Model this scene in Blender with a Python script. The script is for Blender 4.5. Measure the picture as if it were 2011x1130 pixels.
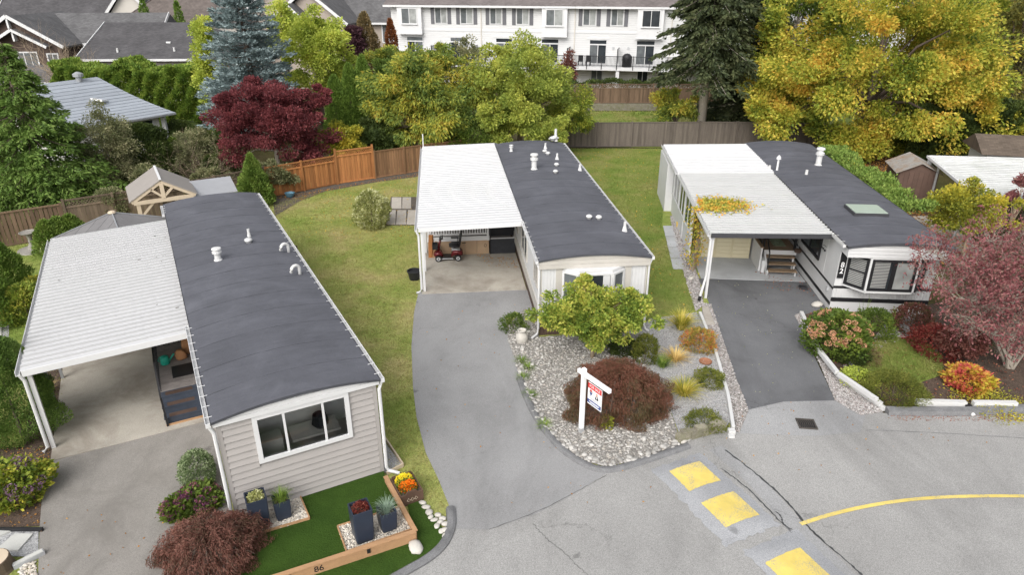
import bpy, math, random
import numpy as np
from mathutils import Matrix, Vector
R = math.radians
for o in list(bpy.data.objects): bpy.data.objects.remove(o)
SC = bpy.context.scene
COL = SC.collection
# ------------------------------------------------------------------ camera, sky, sun, exposure
CAM_H, CAM_PITCH, CAM_F = 11.0, R(24.5), 1341.0        # metres, downwards, focal length in photo pixels (2011 wide)
cd = bpy.data.cameras.new('camera'); cam = bpy.data.objects.new('camera', cd); COL.objects.link(cam)
cam.location = (0, 0, CAM_H); cam.rotation_euler = (math.pi/2 - CAM_PITCH, 0, 0)
cd.sensor_width = 36; cd.lens = 36*CAM_F/2011; cd.clip_start = 0.1; cd.clip_end = 3000
SC.camera = cam
SUN_EL, SUN_AZ = R(42), R(-158)                         # soft light from the left, a little behind the camera
w = bpy.data.worlds.new('World'); SC.world = w; w.use_nodes = True
nt = w.node_tree; nt.nodes.clear()
sky = nt.nodes.new('ShaderNodeTexSky'); sky.sky_type = 'NISHITA'; sky.sun_disc = False
sky.sun_elevation = SUN_EL; sky.sun_rotation = SUN_AZ; sky.air_density = 1.0; sky.dust_density = 4.0; sky.ozone_density = 1.0
hs = nt.nodes.new('ShaderNodeHueSaturation'); hs.inputs['Saturation'].default_value = 0.22   # an overcast sky is nearly grey
bg = nt.nodes.new('ShaderNodeBackground'); bg.inputs['Strength'].default_value = 0.15
wo = nt.nodes.new('ShaderNodeOutputWorld')
nt.links.new(sky.outputs[0], hs.inputs['Color']); nt.links.new(hs.outputs[0], bg.inputs[0]); nt.links.new(bg.outputs[0], wo.inputs[0])
sd = bpy.data.lights.new('sun', 'SUN'); sd.energy = 1.0; sd.angle = R(60); sd.color = (1, .965, .92)
sun = bpy.data.objects.new('sun', sd); COL.objects.link(sun)
dirv = Vector((math.sin(SUN_AZ)*math.cos(SUN_EL), math.cos(SUN_AZ)*math.cos(SUN_EL), math.sin(SUN_EL)))
sun.rotation_euler = dirv.to_track_quat('Z', 'Y').to_euler()
SC.view_settings.view_transform = 'Standard'; SC.view_settings.look = 'None'
SC.view_settings.gamma = 1; SC.view_settings.exposure = 0.66; SC.view_settings.use_curve_mapping = False
SC.render.engine = 'CYCLES'; SC.render.resolution_x = 1024; SC.render.resolution_y = 576
try:
    SC.cycles.max_bounces = 6; SC.cycles.diffuse_bounces = 4; SC.cycles.glossy_bounces = 2
    SC.cycles.transmission_bounces = 3; SC.cycles.transparent_max_bounces = 4
except Exception: pass

# ------------------------------------------------------------------ measuring: photo pixel -> place on the ground
def P(u, v, z=0.0):
    x = (u-1005.5)/CAM_F; y = (v-565)/CAM_F
    d = (x, math.cos(CAM_PITCH)-y*math.sin(CAM_PITCH), -math.sin(CAM_PITCH)-y*math.cos(CAM_PITCH))
    t = (z-CAM_H)/d[2]
    return Vector((d[0]*t, d[1]*t, z))
def AT(u, v, Y):
    x = (u-1005.5)/CAM_F; y = (v-565)/CAM_F
    d = (x, math.cos(CAM_PITCH)-y*math.sin(CAM_PITCH), -math.sin(CAM_PITCH)-y*math.cos(CAM_PITCH))
    t = Y/d[1]
    return Vector((d[0]*t, Y, CAM_H+d[2]*t))
def rot2(x, y, deg):
    a = R(deg); return (x*math.cos(a)-y*math.sin(a), x*math.sin(a)+y*math.cos(a))

# ------------------------------------------------------------------ object helpers
def tag(o, label=None, cat=None, group=None, kind=None):
    if label: o['label'] = label
    if cat: o['category'] = cat
    if group: o['group'] = group
    if kind: o['kind'] = kind
    return o
def thing(name, label, cat, loc=(0, 0, 0), rz=0.0, group=None):
    o = bpy.data.objects.new(name, None); COL.objects.link(o); o.empty_display_size = .2
    o.location = loc; o.rotation_euler = (0, 0, rz)
    return tag(o, label, cat, group)
def link(name, me, parent=None, loc=None, rot=None, scale=None, label=None):
    o = bpy.data.objects.new(name, me); COL.objects.link(o)
    if parent is not None: o.parent = parent
    if loc is not None: o.location = loc
    if rot is not None: o.rotation_euler = rot
    if scale is not None: o.scale = scale
    if label: o['label'] = label
    return o
class MB:
    def __init__(s): s.v = []; s.f = []; s.m = []; s.cur = 0
    def add(s, vs, fs):
        b = len(s.v); s.v += [tuple(q) for q in vs]; s.f += [tuple(b+i for i in q) for q in fs]; s.m += [s.cur]*len(fs); return s
    def box(s, c, size, rz=0, M=None):
        hx, hy, hz = size[0]/2, size[1]/2, size[2]/2
        pts = [(sx*hx, sy*hy, sz*hz) for sz in (-1, 1) for sy in (-1, 1) for sx in (-1, 1)]
        if M is None: M = Matrix.Rotation(rz, 3, 'Z')
        pts = [M @ Vector(q) + Vector(c) for q in pts]
        return s.add(pts, [(0, 2, 3, 1), (4, 5, 7, 6), (0, 1, 5, 4), (2, 6, 7, 3), (0, 4, 6, 2), (1, 3, 7, 5)])
    def b(s, x0, x1, y0, y1, z0, z1): return s.box(((x0+x1)/2, (y0+y1)/2, (z0+z1)/2), (abs(x1-x0), abs(y1-y0), abs(z1-z0)))
    def prism(s, poly, z0, z1):
        n = len(poly)
        vs = [(p[0], p[1], z0) for p in poly]+[(p[0], p[1], z1) for p in poly]
        a = sum(poly[i][0]*poly[(i+1) % n][1]-poly[(i+1) % n][0]*poly[i][1] for i in range(n))
        fs = [tuple(range(n))[::-1], tuple(range(n, 2*n))]+[(i, (i+1) % n, n+(i+1) % n, n+i) for i in range(n)]
        if a < 0: fs = [f[::-1] for f in fs]
        return s.add(vs, fs)
    def sweep_xz(s, poly, y0, y1):      # profile in x,z pushed along y
        n = len(poly)
        vs = [(p[0], y0, p[1]) for p in poly]+[(p[0], y1, p[1]) for p in poly]
        return s.add(vs, [tuple(range(n)), tuple(range(n, 2*n))[::-1]]+[(i, n+i, n+(i+1) % n, (i+1) % n) for i in range(n)])
    def sweep_yz(s, poly, x0, x1):
        n = len(poly)
        vs = [(x0, p[0], p[1]) for p in poly]+[(x1, p[0], p[1]) for p in poly]
        return s.add(vs, [tuple(range(n))[::-1], tuple(range(n, 2*n))]+[(i, (i+1) % n, n+(i+1) % n, n+i) for i in range(n)])
    def bar(s, p0, p1, wx, wz):          # square bar between two points
        p0, p1 = Vector(p0), Vector(p1); d = p1-p0
        q = d.to_track_quat('Y', 'Z').to_matrix()
        return s.box((p0+p1)/2, (wx, d.length, wz), M=q)
    def tube(s, pts, r, n=8, cap=True):
        pts = [Vector(p) for p in pts]; m = len(pts); rr = r if isinstance(r, (list, tuple)) else [r]*m
        vs = []
        up = Vector((.31, .17, .93)).normalized()
        for i, p in enumerate(pts):
            d = (pts[min(i+1, m-1)]-pts[max(i-1, 0)]).normalized()
            a = d.cross(up)
            if a.length < 1e-3: a = d.cross(Vector((1, 0, 0)))
            a.normalize(); b = d.cross(a)
            for k in range(n):
                t = 2*math.pi*k/n; vs.append(p+(a*math.cos(t)+b*math.sin(t))*rr[i])
        fs = []
        for i in range(m-1):
            for k in range(n): fs.append((i*n+k, i*n+(k+1) % n, (i+1)*n+(k+1) % n, (i+1)*n+k))
        if cap: fs += [tuple(range(n))[::-1], tuple(range((m-1)*n, m*n))]
        return s.add(vs, fs)
    def lathe(s, prof, n=20, c=(0, 0, 0)):
        vs = []; m = len(prof)
        for r, z in prof:
            for k in range(n):
                t = 2*math.pi*k/n; vs.append((c[0]+r*math.cos(t), c[1]+r*math.sin(t), c[2]+z))
        fs = [(i*n+k, i*n+(k+1) % n, (i+1)*n+(k+1) % n, (i+1)*n+k) for i in range(m-1) for k in range(n)]
        fs += [tuple(range(n))[::-1], tuple(range((m-1)*n, m*n))]
        return s.add(vs, fs)
    def mesh(s, name, mats, smooth=False):
        me = bpy.data.meshes.new(name); me.from_pydata(s.v, [], s.f)
        for mt in (mats if isinstance(mats, (list, tuple)) else [mats]): me.materials.append(mt)
        if any(s.m): me.polygons.foreach_set('material_index', s.m)
        if smooth: me.polygons.foreach_set('use_smooth', [True]*len(me.polygons))
        me.update(); return me
    def build(s, name, mat, parent=None, loc=None, rot=None, smooth=False, label=None):
        return link(name, s.mesh(name, mat, smooth), parent, loc, rot, None, label)
_cubes = {}
def bx(name, mat, parent, x0, x1, y0, y1, z0, z1, label=None):      # a box part sharing one cube mesh per material
    if mat.name not in _cubes: _cubes[mat.name] = MB().box((0, 0, 0), (1, 1, 1)).mesh('box_'+mat.name, mat)
    return link(name, _cubes[mat.name], parent, ((x0+x1)/2, (y0+y1)/2, (z0+z1)/2), None, (abs(x1-x0), abs(y1-y0), abs(z1-z0)), label)
def bar(name, mat, parent, p0, p1, w1, w2):
    p0, p1 = Vector(p0), Vector(p1); d = p1-p0
    if mat.name not in _cubes: _cubes[mat.name] = MB().box((0, 0, 0), (1, 1, 1)).mesh('box_'+mat.name, mat)
    return link(name, _cubes[mat.name], parent, (p0+p1)/2, d.to_track_quat('Y', 'Z').to_euler(), (w1, d.length, w2))
def np_mesh(name, verts, quads, mat, smooth=False):
    me = bpy.data.meshes.new(name); k = quads.shape[1]
    me.vertices.add(len(verts)); me.vertices.foreach_set('co', np.ascontiguousarray(verts, np.float32).ravel())
    me.loops.add(quads.size); me.loops.foreach_set('vertex_index', np.ascontiguousarray(quads, np.int32).ravel())
    me.polygons.add(len(quads)); me.polygons.foreach_set('loop_start', np.arange(0, quads.size, k, dtype=np.int32))
    try: me.polygons.foreach_set('loop_total', np.full(len(quads), k, np.int32))
    except Exception: pass
    if smooth: me.polygons.foreach_set('use_smooth', np.ones(len(quads), bool))
    me.materials.append(mat); me.update(calc_edges=True); return me
def pip(pts, poly):
    x, y = pts[:, 0], pts[:, 1]; ins = np.zeros(len(pts), bool); n = len(poly)
    for i in range(n):
        x1, y1 = poly[i][:2]; x2, y2 = poly[(i+1) % n][:2]
        if y1 == y2: continue
        c = ((y1 > y) != (y2 > y)) & (x < (x2-x1)*(y-y1)/(y2-y1)+x1); ins ^= c
    return ins
def inpoly(rng, poly, n):
    pa = np.array([p[:2] for p in poly]); lo, hi = pa.min(0), pa.max(0); out = []; c = 0
    while c < n:
        q = rng.uniform(lo, hi, (max(n, 64)*2, 2)); q = q[pip(q, poly)]; out.append(q); c += len(q)
    return np.concatenate(out)[:n]

# ------------------------------------------------------------------ materials
def _new(name):
    m = bpy.data.materials.new(name); m.use_nodes = True; t = m.node_tree
    return m, t, t.nodes, t.links, t.nodes['Principled BSDF']
def _noise(t, scale, detail=4, rough=.6, vec=None, dist=0):
    n = t.nodes.new('ShaderNodeTexNoise'); n.inputs['Scale'].default_value = scale; n.inputs['Detail'].default_value = detail
    n.inputs['Roughness'].default_value = rough; n.inputs['Distortion'].default_value = dist
    if vec: t.links.new(vec, n.inputs['Vector'])
    return n
def _ramp(t, stops, fac, interp='LINEAR'):
    r = t.nodes.new('ShaderNodeValToRGB'); cr = r.color_ramp; cr.interpolation = interp
    while len(cr.elements) < len(stops): cr.elements.new(.5)
    for e, (p, c) in zip(cr.elements, stops): e.position = p; e.color = (*c, 1) if len(c) == 3 else c
    if fac: t.links.new(fac, r.inputs[0])
    return r
def _mix(t, a, b, fac, mode='MIX'):
    m = t.nodes.new('ShaderNodeMix'); m.data_type = 'RGBA'; m.blend_type = mode
    for k, v in ((6, a), (7, b), (0, fac)):
        if isinstance(v, (int, float)): m.inputs[k].default_value = v
        elif isinstance(v, tuple): m.inputs[k].default_value = (*v, 1)
        else: t.links.new(v, m.inputs[k])
    return m.outputs[2]
def _vec(t, world=True, scale=None, rz=0):
    if world: g = t.nodes.new('ShaderNodeNewGeometry').outputs['Position']
    else: g = t.nodes.new('ShaderNodeTexCoord').outputs['Object']
    if scale or rz:
        mp = t.nodes.new('ShaderNodeMapping'); t.links.new(g, mp.inputs[0])
        if scale: mp.inputs['Scale'].default_value = scale
        mp.inputs['Rotation'].default_value = (0, 0, rz); g = mp.outputs[0]
    return g
def sc(c, k): return tuple(min(1, x*k) for x in c)
def M(name, col, rough=.65, var=.18, scale=3.0, fine=0.0, fscale=60, bump=0.0, bscale=40, metal=0.0, stretch=None, spec=.3, dirt=None, dscale=.8, damt=.5, rnd=0.0):
    m, t, N, L, b = _new(name); v = _vec(t, True, stretch)
    n1 = _noise(t, scale, 5, .62, v)
    c = _ramp(t, [(.25, sc(col, 1-var)), (.75, sc(col, 1+var))], n1.outputs[0]).outputs[0]
    if fine:
        n2 = _noise(t, fscale, 2, .6, _vec(t)); c = _mix(t, c, _ramp(t, [(.3, (1-fine,)*3), (.7, (1+fine,)*3)], n2.outputs[0]).outputs[0], 1.0, 'MULTIPLY')
    if dirt:
        n3 = _noise(t, dscale, 6, .68, _vec(t), .4); f = _ramp(t, [(.46, (0, 0, 0)), (.66, (damt,)*3)], n3.outputs[0]).outputs[0]
        c = _mix(t, c, dirt, f)
    if rnd:
        oi = N.new('ShaderNodeObjectInfo'); f = _ramp(t, [(0, (1-rnd,)*3), (1, (1+rnd,)*3)], oi.outputs['Random']).outputs[0]
        c = _mix(t, c, f, 1.0, 'MULTIPLY')
    L.new(c, b.inputs['Base Color']); b.inputs['Roughness'].default_value = rough; b.inputs['Metallic'].default_value = metal
    b.inputs['Specular IOR Level'].default_value = spec
    if bump:
        nb = _noise(t, bscale, 3, .6, _vec(t, True, stretch)); bp = N.new('ShaderNodeBump'); bp.inputs['Strength'].default_value = bump; bp.inputs['Distance'].default_value = .02
        L.new(nb.outputs[0], bp.inputs['Height']); L.new(bp.outputs[0], b.inputs['Normal'])
    return m
def FOL(name, cols, scale=1.2, rndw=.55, trans=.38, rough=.6, k=1.75):
    """foliage: a ramp of leaf colours picked by clump noise plus a random value per leaf"""
    cols = [sc(c, k) for c in cols]
    m, t, N, L, b = _new(name)
    n = _noise(t, scale, 3, .6, _vec(t)); g = N.new('ShaderNodeNewGeometry')
    ma = N.new('ShaderNodeMath'); ma.operation = 'MULTIPLY_ADD'; L.new(g.outputs['Random Per Island'], ma.inputs[0]); ma.inputs[1].default_value = rndw
    mb = N.new('ShaderNodeMath'); mb.operation = 'MULTIPLY_ADD'; L.new(n.outputs[0], mb.inputs[0]); mb.inputs[1].default_value = 2.2; mb.inputs[2].default_value = -.6-rndw/2
    L.new(mb.outputs[0], ma.inputs[2])
    k = len(cols); c = _ramp(t, [(i/(k-1), q) for i, q in enumerate(cols)], ma.outputs[0]).outputs[0]
    L.new(c, b.inputs['Base Color']); b.inputs['Roughness'].default_value = rough; b.inputs['Specular IOR Level'].default_value = .25
    tr = N.new('ShaderNodeBsdfTranslucent'); L.new(c, tr.inputs[0]); mx = N.new('ShaderNodeMixShader'); mx.inputs[0].default_value = trans
    L.new(b.outputs[0], mx.inputs[1]); L.new(tr.outputs[0], mx.inputs[2]); L.new(mx.outputs[0], N['Material Output'].inputs[0])
    return m
def ASPHALT(name, col, speck=.3, stain=None, samt=.5, sscale=.5):
    m, t, N, L, b = _new(name); v = _vec(t)
    big = _noise(t, .35, 5, .6, v); c = _ramp(t, [(.3, sc(col, .88)), (.7, sc(col, 1.1))], big.outputs[0]).outputs[0]
    fn = _noise(t, 55, 3, .75, v); c = _mix(t, c, _ramp(t, [(.34, (1-speck,)*3), (.5, (1, 1, 1)), (.66, (1+speck,)*3)], fn.outputs[0]).outputs[0], 1.0, 'MULTIPLY')
    vo = N.new('ShaderNodeTexVoronoi'); vo.inputs['Scale'].default_value = 38; L.new(v, vo.inputs['Vector'])
    sp = _ramp(t, [(.10, (1.45, 1.42, 1.36)), (.22, (1, 1, 1))], vo.outputs['Distance']).outputs[0]; c = _mix(t, c, sp, .55, 'MULTIPLY')
    if stain:
        n3 = _noise(t, sscale, 6, .65, v, .8); f = _ramp(t, [(.47, (0, 0, 0)), (.68, (samt,)*3)], n3.outputs[0]).outputs[0]; c = _mix(t, c, stain, f)
    # oil drips and scuffs
    od = N.new('ShaderNodeTexVoronoi'); od.inputs['Scale'].default_value = .55; L.new(v, od.inputs['Vector']); on = _noise(t, 9, 3, .6, v)
    oa = N.new('ShaderNodeMath'); oa.operation = 'MULTIPLY_ADD'; L.new(on.outputs[0], oa.inputs[0]); oa.inputs[1].default_value = .14; L.new(od.outputs['Distance'], oa.inputs[2])
    c = _mix(t, c, _ramp(t, [(.10, (.55,)*3), (.135, (1, 1, 1))], oa.outputs[0]).outputs[0], .8, 'MULTIPLY')
    tm = _noise(t, .8, 5, .7, _vec(t, True, (.5, .18, 1), .5), .5); c = _mix(t, c, _ramp(t, [(.33, (.78,)*3), (.5, (1, 1, 1)), (.7, (1.1,)*3)], tm.outputs[0]).outputs[0], .8, 'MULTIPLY')
    # hairline cracks
    vc = N.new('ShaderNodeTexVoronoi'); vc.feature = 'DISTANCE_TO_EDGE'; vc.inputs['Scale'].default_value = .33
    wn = _noise(t, 1.6, 4, .6, v); add = N.new('ShaderNodeVectorMath'); add.operation = 'MULTIPLY_ADD'; L.new(wn.outputs['Color'], add.inputs[0]); add.inputs[1].default_value = (.9, .9, .9); L.new(v, add.inputs[2]); L.new(add.outputs[0], vc.inputs['Vector'])
    ck = _ramp(t, [(.0, (.62, .62, .62)), (.006, (1, 1, 1))], vc.outputs['Distance']).outputs[0]
    mk = _noise(t, .25, 2, .5, v); mf = _ramp(t, [(.5, (0, 0, 0)), (.6, (.8,)*3)], mk.outputs[0]).outputs[0]
    c = _mix(t, c, _mix(t, (1., 1., 1.), ck, mf), 1.0, 'MULTIPLY')
    L.new(c, b.inputs['Base Color']); b.inputs['Roughness'].default_value = .85; b.inputs['Specular IOR Level'].default_value = .2
    bp = N.new('ShaderNodeBump'); bp.inputs['Strength'].default_value = .35; bp.inputs['Distance'].default_value = .008
    L.new(fn.outputs[0], bp.inputs['Height']); L.new(bp.outputs[0], b.inputs['Normal'])
    return m
def GRASS(name, cols, scale=.45, fine=.35):
    m, t, N, L, b = _new(name); v = _vec(t)
    n = _noise(t, scale, 6, .66, v, .3); k = len(cols)
    c = _ramp(t, [(.28+.44*i/(k-1), q) for i, q in enumerate(cols)], n.outputs[0]).outputs[0]
    n2 = _noise(t, 26, 4, .7, v); c = _mix(t, c, _ramp(t, [(.3, (1-fine,)*3), (.7, (1+fine,)*3)], n2.outputs[0]).outputs[0], 1.0, 'MULTIPLY')
    n4 = _noise(t, 3.2, 5, .7, v, .5); c = _mix(t, c, _ramp(t, [(.32, (1-fine*.75,)*3), (.5, (1, 1, 1)), (.7, (1+fine*.5,)*3)], n4.outputs[0]).outputs[0], 1.0, 'MULTIPLY')
    L.new(c, b.inputs['Base Color']); b.inputs['Roughness'].default_value = .9; b.inputs['Specular IOR Level'].default_value = .1
    bp = N.new('ShaderNodeBump'); bp.inputs['Strength'].default_value = .8; bp.inputs['Distance'].default_value = .04
    L.new(n2.outputs[0], bp.inputs['Height']); L.new(bp.outputs[0], b.inputs['Normal'])
    return m
def GLASS(name, col=(.03, .035, .04), rough=.06):
    m, t, N, L, b = _new(name)
    n = _noise(t, 1.7, 2, .5, _vec(t)); c = _ramp(t, [(.35, sc(col, .82)), (.65, sc(col, 1.2))], n.outputs[0]).outputs[0]
    L.new(c, b.inputs['Base Color']); b.inputs['Roughness'].default_value = rough; b.inputs['Specular IOR Level'].default_value = .6
    return m
def MEMBRANE(name, col):
    m, t, N, L, b = _new(name); tc = N.new('ShaderNodeTexCoord').outputs['Object']
    mp = N.new('ShaderNodeMapping'); mp.inputs['Scale'].default_value = (.55, 4.2, 1); L.new(tc, mp.inputs[0])
    oi = N.new('ShaderNodeObjectInfo'); off = N.new('ShaderNodeVectorMath'); off.operation = 'ADD'; L.new(mp.outputs[0], off.inputs[0])
    cmb = N.new('ShaderNodeCombineXYZ'); mu = N.new('ShaderNodeMath'); mu.operation = 'MULTIPLY'; mu.inputs[1].default_value = 37; L.new(oi.outputs['Random'], mu.inputs[0]); L.new(mu.outputs[0], cmb.inputs[2]); L.new(cmb.outputs[0], off.inputs[1])
    wr = _noise(t, 1.3, 4, .55, off.outputs[0], .6)
    st = _noise(t, .9, 5, .65, _vec(t), .3); c = _ramp(t, [(.3, sc(col, .86)), (.7, sc(col, 1.16))], st.outputs[0]).outputs[0]
    fn = _noise(t, 45, 3, .7, _vec(t)); c = _mix(t, c, _ramp(t, [(.3, (.85,)*3), (.7, (1.15,)*3)], fn.outputs[0]).outputs[0], 1.0, 'MULTIPLY')
    c = _mix(t, c, _ramp(t, [(.35, (.93,)*3), (.65, (1.06,)*3)], wr.outputs[0]).outputs[0], .8, 'MULTIPLY')
    du = _noise(t, .45, 6, .7, _vec(t), 1.2); c = _mix(t, c, sc(col, 1.9), _ramp(t, [(.5, (0, 0, 0)), (.75, (.4,)*3)], du.outputs[0]).outputs[0])
    f = _ramp(t, [(0, (.95,)*3), (1, (1.05,)*3)], oi.outputs['Random']).outputs[0]; c = _mix(t, c, f, 1.0, 'MULTIPLY')
    L.new(c, b.inputs['Base Color']); b.inputs['Roughness'].default_value = .72; b.inputs['Specular IOR Level'].default_value = .3
    bp = N.new('ShaderNodeBump'); bp.inputs['Strength'].default_value = .4; bp.inputs['Distance'].default_value = .05
    L.new(wr.outputs[0], bp.inputs['Height']); L.new(bp.outputs[0], b.inputs['Normal'])
    return m
def SHINGLE(name, col, rz=0.0, rows=4.0):
    """far-off asphalt shingles: fine rows and blotches"""
    m, t, N, L, b = _new(name); tc = _vec(t, False)
    br = N.new('ShaderNodeTexBrick'); br.inputs['Scale'].default_value = rows; br.inputs['Color1'].default_value = (*sc(col, .82), 1); br.inputs['Color2'].default_value = (*sc(col, 1.12), 1)
    br.inputs['Mortar'].default_value = (*sc(col, .6), 1); br.inputs['Mortar Size'].default_value = .02; br.inputs['Brick Width'].default_value = 1.1; br.inputs['Row Height'].default_value = .55
    L.new(tc, br.inputs['Vector'])
    n = _noise(t, .7, 5, .65, _vec(t)); c = _mix(t, br.outputs[0], _ramp(t, [(.3, (.8,)*3), (.7, (1.18,)*3)], n.outputs[0]).outputs[0], 1.0, 'MULTIPLY')
    L.new(c, b.inputs['Base Color']); b.inputs['Roughness'].default_value = .9; b.inputs['Specular IOR Level'].default_value = .15
    return m

m_white = M('white_paint', (.58, .58, .575), .5, .05, 2, dirt=(.52, .50, .45), dscale=1.6, damt=.35)
m_trim = M('white_trim', (.62, .62, .62), .45, .04, 3)
m_pan = M('white_metal_roofing', (.53, .53, .535), .42, .02, .6, dirt=(.47, .47, .46), dscale=.35, damt=.35, stretch=None, rnd=.025)
m_pan2 = M('weathered_metal_roofing', (.48, .485, .475), .5, .1, 1.4, dirt=(.36, .37, .34), dscale=1.0, damt=.6, rnd=.05)
m_memb = MEMBRANE('roof_membrane', (.087, .089, .103))
m_seam = M('membrane_seam', (.055, .057, .066), .7, .2)
m_ridgeshade = M('shaded_ridge_metal', (.40, .40, .40), .6, .03, 1)  # greyer white: shade of the roof ridges put into the colour
m_black = M('black_metal', (.018, .018, .02), .45, .2)
m_blackplastic = M('black_plastic', (.022, .022, .024), .4, .2)
m_taupe = M('taupe_vinyl', (.35, .328, .312), .55, .05, 1.5, rnd=.03)
m_cream = M('cream_metal', (.63, .57, .40), .55, .05, 2)
m_beige = M('beige_panel', (.47, .445, .405), .6, .08, 2)
m_brownskirt = M('brown_skirting', (.085, .055, .042), .7, .25, 3, rnd=.15)
m_tanpanel = M('tan_panel', (.40, .28, .18), .7, .12, 2, rnd=.05)
m_glass = GLASS('window_glass'); m_glass2 = GLASS('window_glass_curtained', (.30, .31, .30), .15); m_glassm = GLASS('window_glass_grey', (.12, .13, .135), .12)
m_asph_road = ASPHALT('road_asphalt', (.30, .295, .285), .32)
m_asph_drive = ASPHALT('driveway_asphalt', (.268, .266, .265), .22, stain=(.29, .29, .29), samt=.5)
m_asph_old = ASPHALT('worn_driveway_asphalt', (.255, .24, .22), .22, stain=(.185, .172, .155), samt=.7, sscale=.7)
m_asph_dark = ASPHALT('sealed_driveway_asphalt', (.14, .142, .148), .15, stain=(.095, .095, .10), samt=.7, sscale=.45)
m_asph_patch = ASPHALT('patch_asphalt', (.30, .30, .30), .28)
m_conc = M('carport_concrete', (.40, .37, .32), .85, .16, .9, fine=.12, fscale=40, bump=.15, dirt=(.22, .19, .155), dscale=.55, damt=.75)
m_conc2 = M('grey_concrete', (.42, .43, .44), .8, .12, .9, fine=.1, dirt=(.30, .30, .30), dscale=.6, damt=.6)
m_kerb = M('asphalt_kerb', (.17, .17, .172), .9, .25, 4, fine=.3, bump=.4)
m_paver = M('concrete_paver', (.42, .385, .34), .85, .15, 2, fine=.15, rnd=.12, dirt=(.25, .22, .18), dscale=2, damt=.5)
m_palepaver = M('pale_paver', (.50, .50, .47), .85, .08, 2, fine=.1, rnd=.05)
m_yellow = M('yellow_road_paint', (.80, .62, .13), .7, .07, 3, fine=.14, fscale=70, dirt=(.55, .45, .18), dscale=2.5, damt=.35)
def PAINT(name, col, under):
    m, t, N, L, b = _new(name); v = _vec(t)
    n = _noise(t, 3, 5, .6, v); c = _ramp(t, [(.3, sc(col, .88)), (.7, sc(col, 1.06))], n.outputs[0]).outputs[0]
    w1 = _noise(t, 42, 4, .75, v); w2 = _noise(t, 2.2, 4, .6, v, .6); ad = N.new('ShaderNodeMath'); ad.operation = 'MULTIPLY_ADD'; L.new(w2.outputs[0], ad.inputs[0]); ad.inputs[1].default_value = .55; L.new(w1.outputs[0], ad.inputs[2])
    c = _mix(t, c, under, _ramp(t, [(.80, (0, 0, 0)), (.93, (.85,)*3)], ad.outputs[0]).outputs[0])
    d = _noise(t, 1.1, 5, .65, v, .5); c = _mix(t, c, _ramp(t, [(.35, (.82, .82, .85)), (.6, (1, 1, 1))], d.outputs[0]).outputs[0], .8, 'MULTIPLY')
    L.new(c, b.inputs['Base Color']); b.inputs['Roughness'].default_value = .75; return m
m_yellow = PAINT('worn_yellow_road_paint', (.72, .56, .14), (.30, .29, .27))
def THINGLASS(name):
    m, t, N, L, b = _new(name); tr = N.new('ShaderNodeBsdfTransparent'); tr.inputs[0].default_value = (.93, .95, .95, 1); gl = N.new('ShaderNodeBsdfGlossy'); gl.inputs['Roughness'].default_value = .03
    n = _noise(t, 1.2, 2, .5, _vec(t)); bp = N.new('ShaderNodeBump'); bp.inputs['Strength'].default_value = .08; L.new(n.outputs[0], bp.inputs['Height']); L.new(bp.outputs[0], gl.inputs['Normal'])
    mx = N.new('ShaderNodeMixShader'); fr = N.new('ShaderNodeFresnel'); fr.inputs[0].default_value = 1.4; L.new(fr.outputs[0], mx.inputs[0]); L.new(tr.outputs[0], mx.inputs[1]); L.new(gl.outputs[0], mx.inputs[2]); L.new(mx.outputs[0], N['Material Output'].inputs[0]); return m
m_clear = THINGLASS('clear_window_glass')
m_tar = M('tar_crack_filler', (.055, .055, .057), .6, .3, 4)
m_lawn = GRASS('lawn_grass', [(.18, .255, .05), (.26, .305, .08), (.34, .335, .12), (.42, .35, .17)])
m_lawn2 = GRASS('green_lawn_grass', [(.14, .21, .042), (.19, .25, .055), (.25, .27, .08), (.31, .28, .12)])
m_earth = GRASS('rough_ground', [(.05, .055, .02), (.085, .075, .03), (.11, .085, .05)], .3)
m_turf = GRASS('artificial_turf', [(.030, .062, .010), (.038, .075, .012), (.046, .085, .016)], .8, .18)
m_mulch = M('bark_mulch', (.085, .06, .045), .95, .4, 3, fine=.5, fscale=30, bump=.8, bscale=25)
m_soil = M('planting_soil', (.10, .085, .07), .95, .3, 3, fine=.4, fscale=35, bump=.6, bscale=25)
m_gravel_base = M('gravel_bed', (.24, .225, .205), .95, .3, 6, fine=.55, fscale=28, bump=1.0, bscale=28)
m_gravel_light = M('crushed_grey_gravel', (.36, .36, .36), .95, .2, 8, fine=.55, fscale=40, bump=1.0, bscale=40)
def STONE(name, cols):
    m, t, N, L, b = _new(name); g = N.new('ShaderNodeNewGeometry'); k = len(cols)
    c = _ramp(t, [(i/(k-1), q) for i, q in enumerate(cols)], g.outputs['Random Per Island']).outputs[0]
    n = _noise(t, 18, 3, .6, _vec(t)); c = _mix(t, c, _ramp(t, [(.3, (.78,)*3), (.7, (1.15,)*3)], n.outputs[0]).outputs[0], 1.0, 'MULTIPLY')
    L.new(c, b.inputs['Base Color']); b.inputs['Roughness'].default_value = .8; return m
m_river = STONE('river_stone', [(.20, .19, .175), (.34, .325, .30), (.26, .245, .225), (.46, .445, .42), (.38, .345, .30), (.54, .525, .50)])
m_crush = STONE('crushed_stone', [(.20, .20, .205), (.38, .375, .37), (.29, .265, .245), (.50, .49, .485)])
m_crush2 = STONE('pink_grey_chippings', [(.25, .21, .195), (.42, .385, .37), (.32, .305, .295), (.54, .515, .50), (.18, .16, .15)])
m_palepeb = STONE('pale_pebble', [(.44, .40, .34), (.60, .56, .49), (.50, .44, .36), (.68, .65, .60)])
m_whitestone = M('white_stone', (.50, .475, .43), .8, .12, 4, rnd=.08)
m_cedar = M('new_cedar', (.36, .155, .055), .75, .22, 2, stretch=(6, 6, .6), fine=.12, rnd=.28)
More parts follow.
